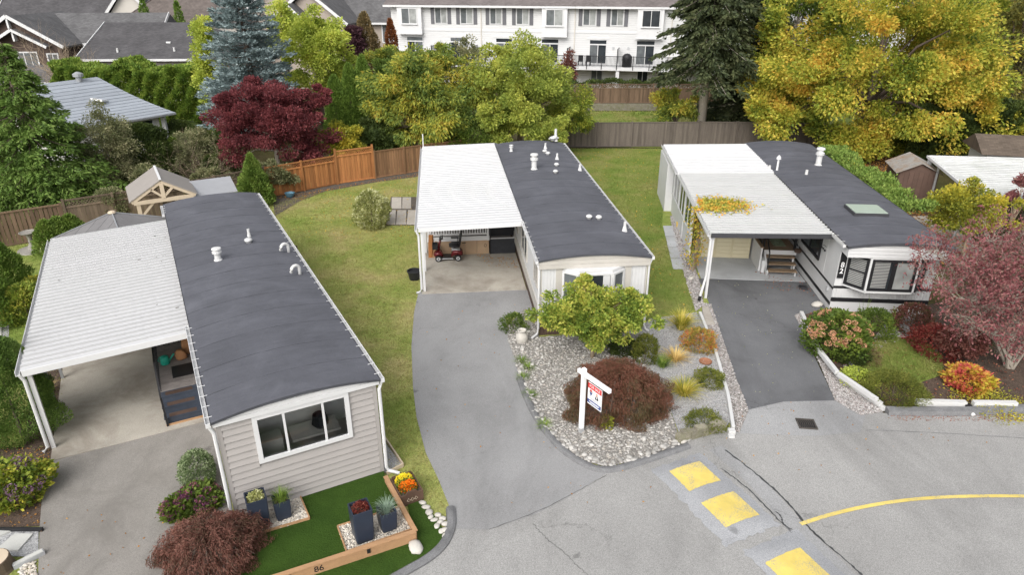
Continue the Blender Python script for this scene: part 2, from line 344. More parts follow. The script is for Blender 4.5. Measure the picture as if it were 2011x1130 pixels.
m_oldwood = M('weathered_wood', (.155, .115, .082), .9, .25, 2, stretch=(6, 6, .6), fine=.15, rnd=.25)
m_brownfence = M('brown_fence_wood', (.15, .10, .065), .85, .25, 2, stretch=(6, 6, .6), fine=.15, rnd=.25)
m_greywood = M('grey_fence_wood', (.125, .105, .088), .9, .2, 2, stretch=(5, 5, .6), fine=.15, rnd=.2)
m_timber = M('cedar_timber', (.40, .235, .125), .7, .14, 2, stretch=(1, 6, 6), fine=.1)
m_palewood = M('beige_pergola_wood', (.56, .46, .34), .7, .08, 3)
m_boxwood = M('dark_brown_wood', (.11, .065, .045), .8, .2, 3)
m_greymetal = M('grey_metal', (.32, .33, .34), .5, .12, 4, metal=.3)
m_galv = M('galvanised_metal', (.50, .51, .52), .45, .12, 6, metal=.4)
m_planter = M('slate_blue_planter', (.028, .036, .055), .42, .12, 3)
m_orange = M('orange_plastic', (.85, .16, .02), .5, .1); m_yel = M('yellow_plastic', (.85, .55, .03), .5, .1)
m_teal = M('teal_plastic', (.02, .33, .24), .45, .1)
m_red = M('red_sign_paint', (.62, .035, .03), .4, .05); m_blue = M('navy_sign_paint', (.03, .06, .22), .4, .05); m_signwhite = M('white_sign_paint', (.82, .82, .82), .4, .02)
m_redpaint = M('metallic_red_paint', (.12, .012, .015), .25, .1, metal=.3, spec=.6); m_rubber = M('rubber', (.02, .02, .02), .8, .2)
m_skin = M('skin_print', (.55, .36, .27), .5, .1); m_blackprint = M('black_print', (.015, .015, .018), .6, .1)
m_bark = M('tree_bark', (.13, .10, .08), .95, .3, 5, stretch=(5, 5, .8), bump=.8, bscale=14)
m_barkpale = M('pale_tree_bark', (.34, .30, .25), .95, .25, 5, stretch=(4, 4, 1), bump=.7, bscale=12)
m_twig = M('bare_twig', (.30, .235, .165), .9, .25, 3)
m_twiggrey = M('grey_twig', (.30, .265, .22), .9, .25, 3)
# ================================================================== ground, road, drives, beds
def PX(l, z=0.0): return [tuple(P(u, v, z)) for u, v in l]
def sheet(name, poly, z, mat, thick=0.0, parent=None, kind='structure', label=None):
    mb = MB()
    if thick: mb.prism(poly, z-thick, z)
    else: mb.add([(p[0], p[1], z) for p in poly], [tuple(range(len(poly)))] if sum(poly[i][0]*poly[(i+1) % len(poly)][1]-poly[(i+1) % len(poly)][0]*poly[i][1] for i in range(len(poly))) > 0 else [tuple(range(len(poly)))[::-1]])
    o = mb.build(name, mat, parent)
    if parent is None: o['kind'] = kind
    if label: o['label'] = label
    return o
def L1(x, y): return rot2(x, y, 28)
def L2(x, y): return rot2(x, y, 6)
def L3(x, y): return rot2(x, y, -5)
def toL(p, deg): return rot2(p[0], p[1], -deg)

sheet('ground', [(-900, -60), (900, -60), (900, 1500), (-900, 1500)], -.05, m_earth)
sheet('lawn', [(-30, 8), (3, 8), (8.8, 22), (11, 38), (12, 47.6), (-2, 46), (-14, 37.5), (-26, 30)], -.004, m_lawn)
right_lawn = [L2(6.5, 20.4), P(1372, 612), P(1340, 530), P(1300, 445), P(1310, 300), P(1470, 292), P(1125, 292), P(1060, 285), L2(6.5, 36)]
sheet('side_lawn', right_lawn, .0, m_lawn2)
left_lawn = [(-18.2, 24.), (-19.8, 29.3), (-24.6, 28.0), (-28.5, 25), (-23, 13), (-17, 9.5), (-11.2, 12.6), (-12.5, 16), (-16.8, 23.5)]
sheet('back_lawn', left_lawn, .0, m_lawn2)
sheet('far_lawn', [(2, 48.3), (30, 47.5), (30, 61.5), (2, 62.5)], .0, m_lawn2)
ROADP = [(560, 1260), (770, 1140), (800, 1120), (845, 1095), (872, 1068), (884, 1040), (1000, 990), (1190, 925), (1330, 868), (1440, 838), (1470, 800), (1540, 788), (1640, 788), (1735, 812), (1800, 816), (2011, 810), (2600, 800), (3000, 1500), (560, 1500)]
road = sheet('road', PX(ROADP), .006, m_asph_road)
DRIVE2 = [(884, 1040), (884, 1000), (862, 945), (836, 890), (818, 820), (811, 760), (808, 680), (813, 615), (822, 574), (1048, 570), (1056, 628), (1010, 612), (992, 626), (1002, 660), (1016, 710), (1032, 770), (1057, 826), (1094, 874), (1138, 909), (1172, 926), (1192, 930), (1130, 970), (1050, 1012), (960, 1042)]
sheet('driveway', PX(DRIVE2), .011, m_asph_drive)
DRIVE1 = [(60, 1200), (75, 1130), (80, 990), (99, 915), (415, 850), (432, 900), (448, 985), (470, 1060), (420, 1200)]
sheet('driveway_worn', PX(DRIVE1[:3])+[L1(-3.72, 18.2), L1(.1, 18.2), L1(.05, 16.)]+PX(DRIVE1[5:]), .011, m_asph_old)
DRIVE3 = [(1372, 548), (1600, 552), (1632, 612), (1572, 628), (1585, 670), (1640, 788), (1540, 790), (1470, 806), (1442, 740), (1408, 640), (1390, 590)]
sheet('driveway_sealed', PX(DRIVE3), .012, m_asph_dark)
sheet('driveway_apron', PX([(1470, 806), (1540, 790), (1640, 788), (1700, 815), (1690, 850), (1600, 858), (1530, 856), (1440, 852)]), .012, m_asph_patch)
# carport slabs
sheet('carport_slab', [L1(-3.72, 17.45), L1(.05, 17.45), L1(.05, 28.3), L1(-3.72, 28.3)], .03, m_conc, .06)
sheet('carport_slab', [L2(-.95, 23.72), L2(3.05, 23.72), L2(3.05, 37), L2(-.95, 37)], .03, m_conc, .06)
sheet('carport_slab', [L3(5.35, 25.55), L3(9.4, 25.55), L3(9.4, 37), L3(5.35, 37)], .03, m_conc2, .06)
# beds
G2 = PX([(1000, 640), (1030, 608), (1056, 628), (1058, 664), (1257, 650), (1262, 700), (1300, 760), (1330, 850), (1340, 868), (1270, 900), (1195, 918), (1142, 908), (1092, 872), (1053, 826), (1028, 770), (1011, 705), (997, 665)])
G3 = PX([(1257, 650), (1275, 628), (1368, 615), (1385, 650), (1413, 720), (1436, 830), (1420, 845), (1335, 858), (1300, 760), (1262, 700)])
G4 = PX([(1380, 596), (1396, 598), (1412, 645), (1444, 740), (1470, 806), (1452, 851), (1440, 850), (1432, 783), (1408, 698), (1378, 620)])
G5 = PX([(1560, 620), (1576, 616), (1612, 690), (1650, 748), (1735, 810), (1690, 817), (1640, 788), (1598, 690)])
G6 = PX([(1316, 425), (1332, 425), (1350, 500), (1372, 545), (1382, 600), (1366, 612), (1345, 545), (1330, 490)])
G7 = PX([(1690, 700), (1735, 640), (1800, 610), (1790, 660), (1720, 690), (1680, 745), (1655, 720)])
sheet('river_rock_bed', G2, .03, m_gravel_base); sheet('gravel_bed', G3, .03, m_gravel_light)
for g in (G4, G5, G6): sheet('gravel_strip', g, .018, m_gravel_base)
BED3 = PX([(1572, 622), (1640, 600), (1800, 605), (1990, 560), (2200, 600), (2200, 800), (2011, 806), (1800, 812), (1738, 808), (1650, 745), (1612, 690)])
sheet('mulch_bed', BED3, .02, m_mulch)
LAWN3 = PX([(1690, 672), (1740, 664), (1810, 668), (1850, 700), (1852, 738), (1800, 756), (1735, 750), (1680, 720), (1660, 700)])
sheet('front_lawn', LAWN3, .035, m_lawn2)
sheet('gravel_strip', G7, .03, m_gravel_light)
sheet('corner_lawn', PX([(-80, 1094), (62, 1097), (46, 1180), (-80, 1180)]), .006, m_lawn2)
BED1 = PX([(-60, 880), (95, 880), (98, 915), (82, 985), (78, 1035), (-60, 1040)])
sheet('mulch_bed', BED1, .012, m_mulch)
sheet('mulch_bed', [L1(-4.35, 18), L1(-3.72, 17.5), L1(-3.72, 27), L1(-4.7, 27)], .017, m_mulch)
sheet('planting_strip', PX([(535, 385), (640, 362), (740, 345), (838, 333), (838, 345), (740, 358), (640, 376), (590, 395), (540, 425)]), .01, m_soil)
sheet('leaf_litter_ground', PX([(1600, 300), (1790, 290), (1800, 340), (1850, 440), (1950, 520), (1850, 520), (1740, 400)]), .004, m_mulch)
sheet('neighbour_slab', PX([(1790, 425), (1870, 425), (1950, 520), (1860, 520)]), .02, m_conc)

# ---- stones
_t = (1+5**.5)/2
ICO_V = np.array([(-1, _t, 0), (1, _t, 0), (-1, -_t, 0), (1, -_t, 0), (0, -1, _t), (0, 1, _t), (0, -1, -_t), (0, 1, -_t), (_t, 0, -1), (_t, 0, 1), (-_t, 0, -1), (-_t, 0, 1)])/math.sqrt(1+_t*_t)
ICO_F = np.array([(0, 11, 5), (0, 5, 1), (0, 1, 7), (0, 7, 10), (0, 10, 11), (1, 5, 9), (5, 11, 4), (11, 10, 2), (10, 7, 6), (7, 1, 8), (3, 9, 4), (3, 4, 2), (3, 2, 6), (3, 6, 8), (3, 8, 9), (4, 9, 5), (2, 4, 11), (6, 2, 10), (8, 6, 7), (9, 8, 1)])
OCT_V = np.array([(1, 0, 0), (-1, 0, 0), (0, 1, 0), (0, -1, 0), (0, 0, 1), (0, 0, -1)], float)
OCT_F = np.array([(0, 2, 4), (2, 1, 4), (1, 3, 4), (3, 0, 4), (2, 0, 5), (1, 2, 5), (3, 1, 5), (0, 3, 5)])
def stones(name, rng, pts, z, smin, smax, mat, flat=.6, base='ico', smooth=True, parent=None, pw=2.0):
    n = len(pts); V, F = (ICO_V, ICO_F) if base == 'ico' else (OCT_V, OCT_F); k = len(V)
    s = smin+(smax-smin)*rng.random(n)**pw
    ax = np.stack([s*rng.uniform(.75, 1.3, n), s*rng.uniform(.65, 1.05, n), s*flat*rng.uniform(.8, 1.2, n)], 1)
    v = V[None]*(1+rng.uniform(-.16, .16, (n, k, 1)))*ax[:, None, :]
    a = rng.uniform(0, 6.283, n); ca, sa = np.cos(a)[:, None], np.sin(a)[:, None]
    x = v[..., 0]*ca-v[..., 1]*sa; y = v[..., 0]*sa+v[..., 1]*ca
    zz = z if np.ndim(z) else np.full(n, z)
    w = np.stack([x+pts[:, 0:1], y+pts[:, 1:2], v[..., 2]+zz[:, None]+(ax[:, 2]*rng.uniform(.1, .8, n))[:, None]], 2)
    f = (F[None]+(np.arange(n)*k)[:, None, None]).reshape(-1, 3)
    me = np_mesh(name, w.reshape(-1, 3), f, mat, smooth)
    o = link(name, me, parent); o['kind'] = 'stuff'; return o
rg = np.random.default_rng(5)
tag(stones('river_stones', rg, inpoly(rg, G2, 14000), .015, .016, .052, m_river), 'rounded grey river stones filling the garden bed round the sale sign', 'stones')
tag(stones('grey_gravel', rg, inpoly(rg, G3, 9000), .025, .012, .03, m_crush, .7, 'oct', False), 'crushed light grey gravel in the bed beside white edging', 'gravel')
tag(stones('driveway_chippings', rg, np.concatenate([inpoly(rg, G4, 2600), inpoly(rg, G5, 4200)]), .012, .015, .045, m_crush2, .6, 'oct', False), 'pinkish grey chippings along both sides of the dark driveway', 'gravel')
tag(stones('path_pebbles', rg, np.concatenate([inpoly(rg, G6, 2200), inpoly(rg, G7, 1200)]), .012, .02, .05, m_crush2, .6, 'ico', True), 'pale pebbles beside the walkway and below the bay window', 'pebbles')
def rock_mesh(name, seed, mat, flat=.7):
    r = np.random.default_rng(seed); v = ICO_V.copy(); f = ICO_F.tolist()
    # one subdivision
    cache = {}; vs = [tuple(q) for q in v]; nf = []
    def mid(a, b):
        k = (min(a, b), max(a, b))
        if k not in cache:
            m = (np.array(vs[a])+np.array(vs[b]))/2; m /= np.linalg.norm(m); vs.append(tuple(m)); cache[k] = len(vs)-1
        return cache[k]
    for a, b, c in f:
        x, y, z = mid(a, b), mid(b, c), mid(c, a); nf += [(a, x, z), (b, y, x), (c, z, y), (x, y, z)]
    v = np.array(vs); v *= 1+r.uniform(-.1, .1, (len(v), 1)); v[:, 0] *= 1.15; v[:, 2] *= flat
    me = bpy.data.meshes.new(name); me.from_pydata(v.tolist(), [], nf); me.materials.append(mat)
    me.polygons.foreach_set('use_smooth', [True]*len(nf)); me.update(); return me
m_rivsolid = M('big_river_stone', (.40, .385, .36), .8, .15, 8, rnd=.3)
RK = [rock_mesh('stone', s, m_rivsolid) for s in range(4)]
RKW = [rock_mesh('white_stone', s+9, m_whitestone) for s in range(3)]
rb = bpy.data.objects['river_rock_bed']; rnd = random.Random(3)
edge = [(1014, 720), (1030, 775), (1056, 828), (1094, 874), (1144, 910), (1197, 920), (1270, 903), (1338, 872)]
def along(poly, n):
    seg = [(Vector(poly[i]), Vector(poly[i+1])) for i in range(len(poly)-1)]; tot = sum((b-a).length for a, b in seg); out = []
    for k in range(n):
        t = tot*(k+.5)/n
        for a, b in seg:
            l = (b-a).length
            if t <= l: out.append(a+(b-a)*(t/l)); break
            t -= l
    return out
for p in along([P(*e) for e in edge], 95):
    s = rnd.uniform(.04, .09); q = p+Vector((rnd.uniform(-.02, .16), rnd.uniform(0, .22), .05))
    link('stone', rnd.choice(RK), rb, q, (rnd.uniform(-.3, .3), rnd.uniform(-.3, .3), rnd.uniform(0, 6)), (s, s*rnd.uniform(.7, 1), s*rnd.uniform(.6, .9)))
for p in inpoly(rg, G2, 120):
    s = rnd.uniform(.045, .075); link('stone', rnd.choice(RK), rb, (p[0], p[1], .06), (rnd.uniform(-.3, .3), rnd.uniform(-.3, .3), rnd.uniform(0, 6)), (s, s*rnd.uniform(.7, 1), s*rnd.uniform(.6, .9)))
# big single rocks
def rock(u, v, s, label, mesh, group=None, sz=.7):
    p = P(u, v); o = link('rock', mesh, None, (p.x, p.y, s*sz*.55), (rnd.uniform(-.15, .15), rnd.uniform(-.15, .15), rnd.uniform(0, 6)), (s, s*rnd.uniform(.75, .95), s*sz))
    return tag(o, label, 'rock', group)
rock(817, 1080, .17, 'large smooth white rock outside the corner of the timber bed', RKW[0])
rock(1003, 575+300, .0001, 'x', RK[0]) if False else None
chain = [(830, 990), (837, 999), (843, 1009), (846, 1018), (853, 1024), (860, 1014), (864, 1028), (858, 1036), (869, 1021), (875, 1032), (873, 1044), (867, 1046), (876, 1055)]
for i, (u, v) in enumerate(chain):
    rock(u, v, rnd.uniform(.07, .1), '%s pale cobble from the flower crate in the line edging the turf' % 'nearest second third fourth fifth sixth seventh eighth ninth tenth eleventh twelfth farthest'.split()[i], RKW[i % 3], 'pale cobbles edging the turf')
rock(1340, 868, .12, 'round pale rock at the road end of the river stone bed', RKW[1])
rock(1352, 866, .09, 'mossy round rock next to the low block wall', RK[1])
rock(1392, 812, .11, 'flat pale stone on grey gravel near low block wall', RKW[2], None, .45)
rock(1604, 602, .20, 'pale lump of concrete beside the white home and dark driveway', RKW[0])
rock(1357, 549, .14, 'pale boulder in the pebble strip near the white carport post', RKW[1])
# ---- kerbs
def ribbon(name, pts, prof, mat, parent=None, closed=False):
    """profile [(offset, z)] swept along a ground polyline"""
    mb = MB(); pts = [Vector((p[0], p[1], p[2] if len(p) > 2 else 0)) for p in pts]; n = len(pts); k = len(prof); vs = []
    for i, p in enumerate(pts):
        d = (pts[min(i+1, n-1)]-pts[max(i-1, 0)]); d.z = 0; d.normalize(); s = Vector((d.y, -d.x, 0))
        for o_, z in prof: vs.append((p.x+s.x*o_, p.y+s.y*o_, p.z+z))
    fs = [(i*k+j, i*k+(j+1) % k, (i+1)*k+(j+1) % k, (i+1)*k+j) for i in range(n-1) for j in range(k)]
    fs += [tuple(range(k))[::-1], tuple(range((n-1)*k, n*k))]
    return mb.add(vs, fs).build(name, mat, parent)
def smooth_pts(pts, it=2):
    pts = [Vector(p) for p in pts]
    for _ in range(it):
        q = [pts[0]]
        for a, b in zip(pts, pts[1:]): q += [a*.75+b*.25, a*.25+b*.75]
        pts = q+[pts[-1]]
    return pts
KP = [(-.11, -.03), (.11, -.03), (.075, .065), (.03, .09), (-.05, .085), (-.11, .05)]
k2 = smooth_pts([P(*q) for q in [(1020, 745), (1036, 790), (1062, 838), (1100, 884), (1150, 918), (1195, 929), (1262, 909), (1330, 886), (1352, 878)]])
tag(ribbon('kerb', k2, KP, m_kerb), kind='structure')
k1 = smooth_pts([P(*q) for q in [(884, 1000), (887, 1035), (872, 1072), (840, 1100), (800, 1122), (740, 1156), (640, 1210)]])
tag(ribbon('kerb', k1, KP, m_kerb), kind='structure')
k3 = [P(*q) for q in [(1742, 814), (1800, 815), (1900, 815), (2011, 810), (2200, 803)]]
tag(ribbon('kerb', k3, [(-.14, -.03), (.1, -.03), (.06, .15), (-.14, .17)], m_kerb), kind='structure')
wt = thing('edging_timber', 'flaking white painted timber lying on the kerb, left of the gap', 'timber', P(1850, 802), 0, 'white timbers on the kerb')
ribbon('beam', [P(1795, 801)-wt.location, P(1893, 804)-wt.location], [(-.07, .1), (.07, .1), (.07, .26), (-.07, .26)], m_white, wt)
wt = thing('edging_timber', 'flaking white painted timber lying on the kerb, right of the gap', 'timber', P(1950, 805), 0, 'white timbers on the kerb')
ribbon('beam', [P(1907, 804)-wt.location, P(1992, 805)-wt.location], [(-.07, .1), (.07, .1), (.07, .26), (-.07, .26)], m_white, wt)
dp = thing('drain_pipe', 'short white drain pipe end poking out through the kerb', 'pipe', P(1899, 808))
MB().tube([(0, .25, .12), (0, -.1, .07), (0, -.28, .05)], [.05, .05, .055], 10).build('pipe', m_white, dp, smooth=True)
bx('tie', m_black, dp, -.08, .08, -.02, .12, .13, .2)
# white garden edging beside the driveway
we = thing('garden_edging', 'low white timber edging between grey gravel bed and dark driveway', 'edging', P(1405, 698))
for a, b in (((1374, 619), (1405, 698)), ((1405, 698), (1429, 783)), ((1429, 783), (1439, 846))):
    ribbon('board', [P(*a)-we.location, P(*b)-we.location], [(-.045, 0), (.045, 0), (.045, .14), (-.045, .14)], m_white, we)
bx('end_block', m_white, we, *(lambda q: (q.x-.16, q.x+.02, q.y-.12, q.y+.03, 0, .12))(P(1440, 850)-we.location))
bx('end_block', m_white, we, *(lambda q: (q.x-.2, q.x-.04, q.y-.26, q.y-.15, 0, .07))(P(1440, 850)-we.location))
we = thing('garden_edging', 'stacked white timber edging in front of shrubs by the dark driveway', 'edging', P(1650, 745))
path = [(1573, 617), (1612, 700), (1650, 748), (1737, 808)]
for lay, off, z0 in ((0, 0.0, 0), (1, -.07, .12), (2, -.15, .22)):
    for i in range(3):
        if lay and i == 0: continue
        a, b = P(*path[i])-we.location, P(*path[i+1])-we.location; d = (b-a).normalized()
        ribbon('board', [a+d*.02*lay, b-d*(.0 if i < 2 else .1*lay)], [(-.06-off, z0), (.06-off, z0), (.06-off, z0+.115), (-.06-off, z0+.115)], m_white, we)
# low block wall
bw = thing('block_wall', 'low mossy concrete block wall at the corner by the road', 'wall', P(1372, 858))
m_block = M('mossy_block', (.24, .22, .17), .95, .25, 6, fine=.3, dirt=(.12, .13, .05), dscale=3, damt=.7, rnd=.15)
wa, wb = P(1328, 870)-bw.location, P(1422, 843)-bw.location; ang = math.atan2(wb.y-wa.y, wb.x-wa.x)
for c in range(2):
    for i in range(4):
        t = (i+.5-(.0 if c == 0 else .0))/4; q = wa+(wb-wa)*t; l = (wb-wa).length/4
        MB().box((0, 0, 0), (l-.012, .16, .125)).build('block', m_block, bw, (q.x+rnd.uniform(-.01, .01), q.y+rnd.uniform(-.012, .012), .063+c*.13), (0, 0, ang+rnd.uniform(-.02, .02)))
for i in range(3):
    q = wa+(wb-wa)*((i+.6)/3.3); MB().box((0, 0, 0), (.3, .17, .05)).build('cap_slab', m_block, bw, (q.x, q.y, .29), (rnd.uniform(-.06, .06), rnd.uniform(-.05, .05), ang+rnd.uniform(-.12, .12)))
# ---- road markings, cracks, humps, drain
m_rutt = M('dark_crack', (.11, .108, .105), .9, .2)  # dark grey for the fine crack and the driveway seam
def strip(name, pts, wd, z, mat, parent, wiggle=0, seed=1):
    r = random.Random(seed); pts = smooth_pts(pts, 3); mb = MB(); vs = []
    for i, p in enumerate(pts):
        d = pts[min(i+1, len(pts)-1)]-pts[max(i-1, 0)]; s = Vector((d.y, -d.x, 0)).normalized()
        ww = wd/2*(1+(r.uniform(-.6, .6) if wiggle else 0)); p = p+s*(r.uniform(-wiggle, wiggle))
        vs += [(p.x-s.x*ww, p.y-s.y*ww, z), (p.x+s.x*ww, p.y+s.y*ww, z)]
    mb.add(vs, [(2*i, 2*i+1, 2*i+3, 2*i+2) for i in range(len(pts)-1)]); return mb.build(name, mat, parent)
strip('lane_line', [P(*q) for q in [(1572, 1031), (1640, 1009), (1740, 988), (1850, 977), (2011, 975), (2300, 985)]], .1, .016, m_yellow, road)
strip('crack_seal', [P(*q) for q in [(1424, 885), (1462, 914), (1505, 948), (1545, 985), (1577, 1026), (1612, 1062), (1660, 1100), (1695, 1135), (1760, 1190)]], .04, .013, m_tar, road, .012, 2)
strip('crack_seal', [P(*q) for q in [(1418, 923), (1445, 942), (1470, 962), (1500, 992), (1540, 1035), (1556, 1042)]], .025, .013, m_tar, road, .012, 3)
strip('crack_seal', [P(*q) for q in [(1523, 1006), (1534, 1015), (1537, 1030), (1545, 1036), (1553, 1044)]], .03, .0135, m_tar, road, .01, 6)
strip('crack', [P(*q) for q in [(1047, 1030), (1062, 1048), (1080, 1066), (1102, 1082), (1125, 1104), (1140, 1118), (1162, 1140)]], .011, .013, m_rutt, road, .02, 4)
strip('seam', [P(*q) for q in [(1470, 960), (1560, 1055), (1640, 1140)]], .015, .0125, m_kerb, road, .006, 5)
strip('seam', [P(*q) for q in [(1192, 934), (1130, 969), (1055, 1008), (960, 1042)]], .015, .0145, m_rutt, road, .012, 8)
strip('seam', [P(*q) for q in [(1700, 846), (1800, 849), (2011, 862)]], .02, .0125, m_kerb, road, .01, 9)
m_patchpale = ASPHALT('pale_new_asphalt', (.315, .32, .33), .3)
strip('patch_strip', [P(*q) for q in [(1405, 880), (1490, 950), (1560, 1035), (1640, 1110), (1700, 1180)]], .42, .0095, m_asph_patch, road, 0, 3)
def hump(label, cu, cv, length, marks, seed):
    c = P(cu, cv); dx = Vector((.41, -.91, 0)); a = math.atan2(dx.y, dx.x)
    t = thing('speed_hump', label, 'speed hump', (c.x, c.y, .007), a)
    def zz(x, y, L_=length, W_=1.5):
        return .075*max(0, math.cos(math.pi*y/W_))**1.0*min(1, max(0, (L_/2-abs(x))/.3))
    def grid(x0, x1, y0, y1, nx, ny, dz, jag=0):
        r = random.Random(seed); mb = MB(); vs = []
        for i in range(nx+1):
            for j in range(ny+1):
                x, y = x0+(x1-x0)*i/nx, y0+(y1-y0)*j/ny
                if jag and (i in (0, nx) or j in (0, ny)): x += r.uniform(-jag, jag); y += r.uniform(-jag, jag)
                vs.append((x, y, zz(x, y)+dz))
        return mb.add(vs, [(i*(ny+1)+j, (i+1)*(ny+1)+j, (i+1)*(ny+1)+j+1, i*(ny+1)+j+1) for i in range(nx) for j in range(ny)])
    grid(-length/2, length/2, -.75, .75, 24, 16, .003, .05).build('asphalt_patch', m_patchpale, t, smooth=True)
    for mu, mv, lx, ly in marks:
        q = P(mu, mv)-c; x = q.x*math.cos(a)+q.y*math.sin(a); y = -q.x*math.sin(a)+q.y*math.cos(a)
        grid(x-lx/2, x+lx/2, y-ly/2, y+ly/2, 16, 16, .009, .009).build('yellow_marking', m_yellow, t, smooth=True)
hump('speed hump nearest the stone bed, with two painted yellow squares', 1399, 975, 2.75, [(1364, 939, .78, .92), (1433, 1004, .84, .95)], 1)
hump('speed hump with yellow square at the bottom edge of the picture', 1592, 1140, 2.3, [(1566, 1124, .84, .95)], 2)
dr = thing('storm_drain', 'dark storm drain grate with curved bars set in the road', 'drain', P(1584, 834, .014), -.12); dr.scale = (.8, .8, 1)
m_rust = M('rusty_iron', (.075, .066, .058), .8, .3, 8)
bx('pit', m_blackprint, dr, -.27, .27, -.24, .24, -.002, .006)
for a in ((-.3, .3, -.28, -.24), (-.3, .3, .24, .28), (-.3, -.26, -.24, .24), (.26, .3, -.24, .24)): bx('frame', m_rust, dr, a[0], a[1], a[2], a[3], 0, .03)
for i in range(8):
    x = -.23+.066*i; MB().tube([(x-.03, -.235, .02), (x+.02, -.1, .022), (x+.03, .05, .022), (x-.01, .235, .02)], .013, 5).build('bar', m_rust, dr)
sheet('collar', [tuple(P(*q)-dr.location) for q in ((1508, 832), (1560, 813), (1632, 818), (1655, 836), (1605, 856), (1532, 857))], -.001, m_patchpale, 0, None) if False else None
# pavers behind carport of the middle home
pat = sheet('patio_base', PX([(757, 443), (768, 387), (830, 387), (826, 443)]), .004, m_soil)
for r_, (v0, v1, us) in enumerate(((388, 411, (768, 789, 808, 826)), (413, 442, (758, 777, 798, 822)))):
    for i in range(3):
        if r_ == 0 and i == 2: continue
        q = [P(us[i]+.6, v1-.6), P(us[i+1]-.6, v1-.6), P(us[i+1]-.6+(1 if r_ else 0), v0+.6), P(us[i]+.6+(3 if r_ else 1), v0+.6)]
        MB().prism([tuple(a) for a in q], .0, .03).build('paver', m_paver, pat)
# walkway between lawn and pebbles by the right hand home
wk = sheet('walkway_base', PX([(1302, 444), (1322, 444), (1346, 530), (1322, 530)]), .004, m_soil)
for i in range(4):
    t0, t1 = i/4+.008, (i+1)/4-.008
    f = lambda t, k: P(1302+(1322-1302)*t+k*(19+4*t), 444+86*t)
    MB().prism([tuple(f(t1, 0)), tuple(f(t1, 1)), tuple(f(t0, 1)), tuple(f(t0, 0))], .0, .03).build('slab', m_conc2, wk)
tag(MB().prism(PX([(1378, 604), (1390, 604), (1404, 640), (1386, 640)]), 0, .05).build('concrete_step', m_paver), kind='structure')
# bottom left: pale pavers on gravel behind a black edge
gp = sheet('paver_bed', PX([(-60, 1042), (76, 1042), (76, 1096), (-60, 1092)]), .014, m_gravel_light)
for q in (((-60, 1066), (-2, 1046), (22, 1047), (-50, 1078)), ((-4, 1081), (30, 1052), (66, 1052), (36, 1086))):
    MB().prism(PX(q), .01, .05).build('paver', m_palepaver, gp)
MB().box((0, 0, 0), (1.2, .05, .1)).build('edge_strip', m_blackplastic, gp, P(30, 1041, .05), (0, 0, .0))
sp = tag(sheet('paver_path', PX([(-80, 626), (19, 626), (14, 716), (-90, 716)]), .012, m_gravel_light), kind='structure')
for i in range(3):
    v0 = 630+i*28; MB().prism(PX([(-70, v0+25), (3-i*2, v0+25), (6-i*2, v0), (-66, v0)]), .01, .045).build('paver', m_palepaver, sp)
# ================================================================== mobile homes and carports
def text_obj(name, body, size, mat, parent, loc, rot, extrude=.002, sx=1.0, bold=0.0):
    cu = bpy.data.curves.new('txt', 'FONT'); cu.body = body; cu.size = size; cu.extrude = extrude; cu.align_x = 'CENTER'; cu.align_y = 'CENTER'; cu.offset = bold
    ob = bpy.data.objects.new('txt', cu); COL.objects.link(ob)
    dg = bpy.context.evaluated_depsgraph_get(); me = bpy.data.meshes.new_from_object(ob.evaluated_get(dg))
    bpy.data.objects.remove(ob); me.materials.clear(); me.materials.append(mat)
    return link(name, me, parent, loc, rot, (sx, 1, 1))
def window(parent, loc, rz, w_, h, cols, fw=.06, fmat=None, gm=None, mull=.035, depth=.06, sill=0.0, name='window', rail=None):
    """frame mesh is the part, panes and mullions are its sub-parts; the glass looks towards local -y"""
    fmat = fmat or m_trim; mb = MB()
    mb.b(0, w_, -depth, .0, h-fw, h); mb.b(0, w_, -depth, .0, 0, fw); mb.b(0, fw, -depth, 0, fw, h-fw); mb.b(w_-fw, w_, -depth, 0, fw, h-fw)
    o = mb.build(name, fmat, parent, loc, (0, 0, rz))
    iw = w_-2*fw; tot = sum(cols); x = fw
    for i, c in enumerate(cols):
        cw = iw*c/tot; g_ = gm[i % len(gm)] if isinstance(gm, (list, tuple)) else (gm or m_glass)
        bx('pane', g_, o, x+.002, x+cw-.002, -.018, -.008, fw, h-fw)
        if i: bx('mullion', fmat, o, x-mull/2, x+mull/2, -depth*.8, -.006, fw, h-fw)
        x += cw
    if rail: bx('rail', fmat, o, fw, w_-fw, -depth*.7, -.005, rail-.025, rail+.025)
    if sill: bx('sill', fmat, o, -.05, w_+.05, -depth-sill, 0, -.06, -.002)
    return o
def arch(x, W, zw, rise, oh): return zw+rise*(1-((x-W/2)/(W/2+oh))**2)
def arch_band(name, mat, parent, W, zw, rise, oh, x0, x1, zlo, zhi, y0, y1, n=24):
    top = []; xs = [x0+(x1-x0)*i/n for i in range(n+1)]
    pr = [(x, min(zhi, arch(x, W, zw, rise, oh)-.012)) for x in xs]; pr = [(x, z) for x, z in pr if z > zlo+.004]
    if len(pr) < 2: return
    mb = MB(); k = len(pr); vs = []
    for y in (y0, y1):
        vs += [(x, y, zlo) for x, _ in pr]+[(x, y, z) for x, z in pr]
    fs = []
    for i in range(k-1):
        fs += [(i, i+1, k+i+1, k+i), (2*k+i+1, 2*k+i, 3*k+i, 3*k+i+1), (k+i, k+i+1, 3*k+i+1, 3*k+i), (i+1, i, 2*k+i, 2*k+i+1)]
    fs += [(0, k, 3*k, 2*k), (k-1, 3*k-1, 4*k-1, 2*k-1)]
    mb.add(vs, fs).build(name, mat, parent)
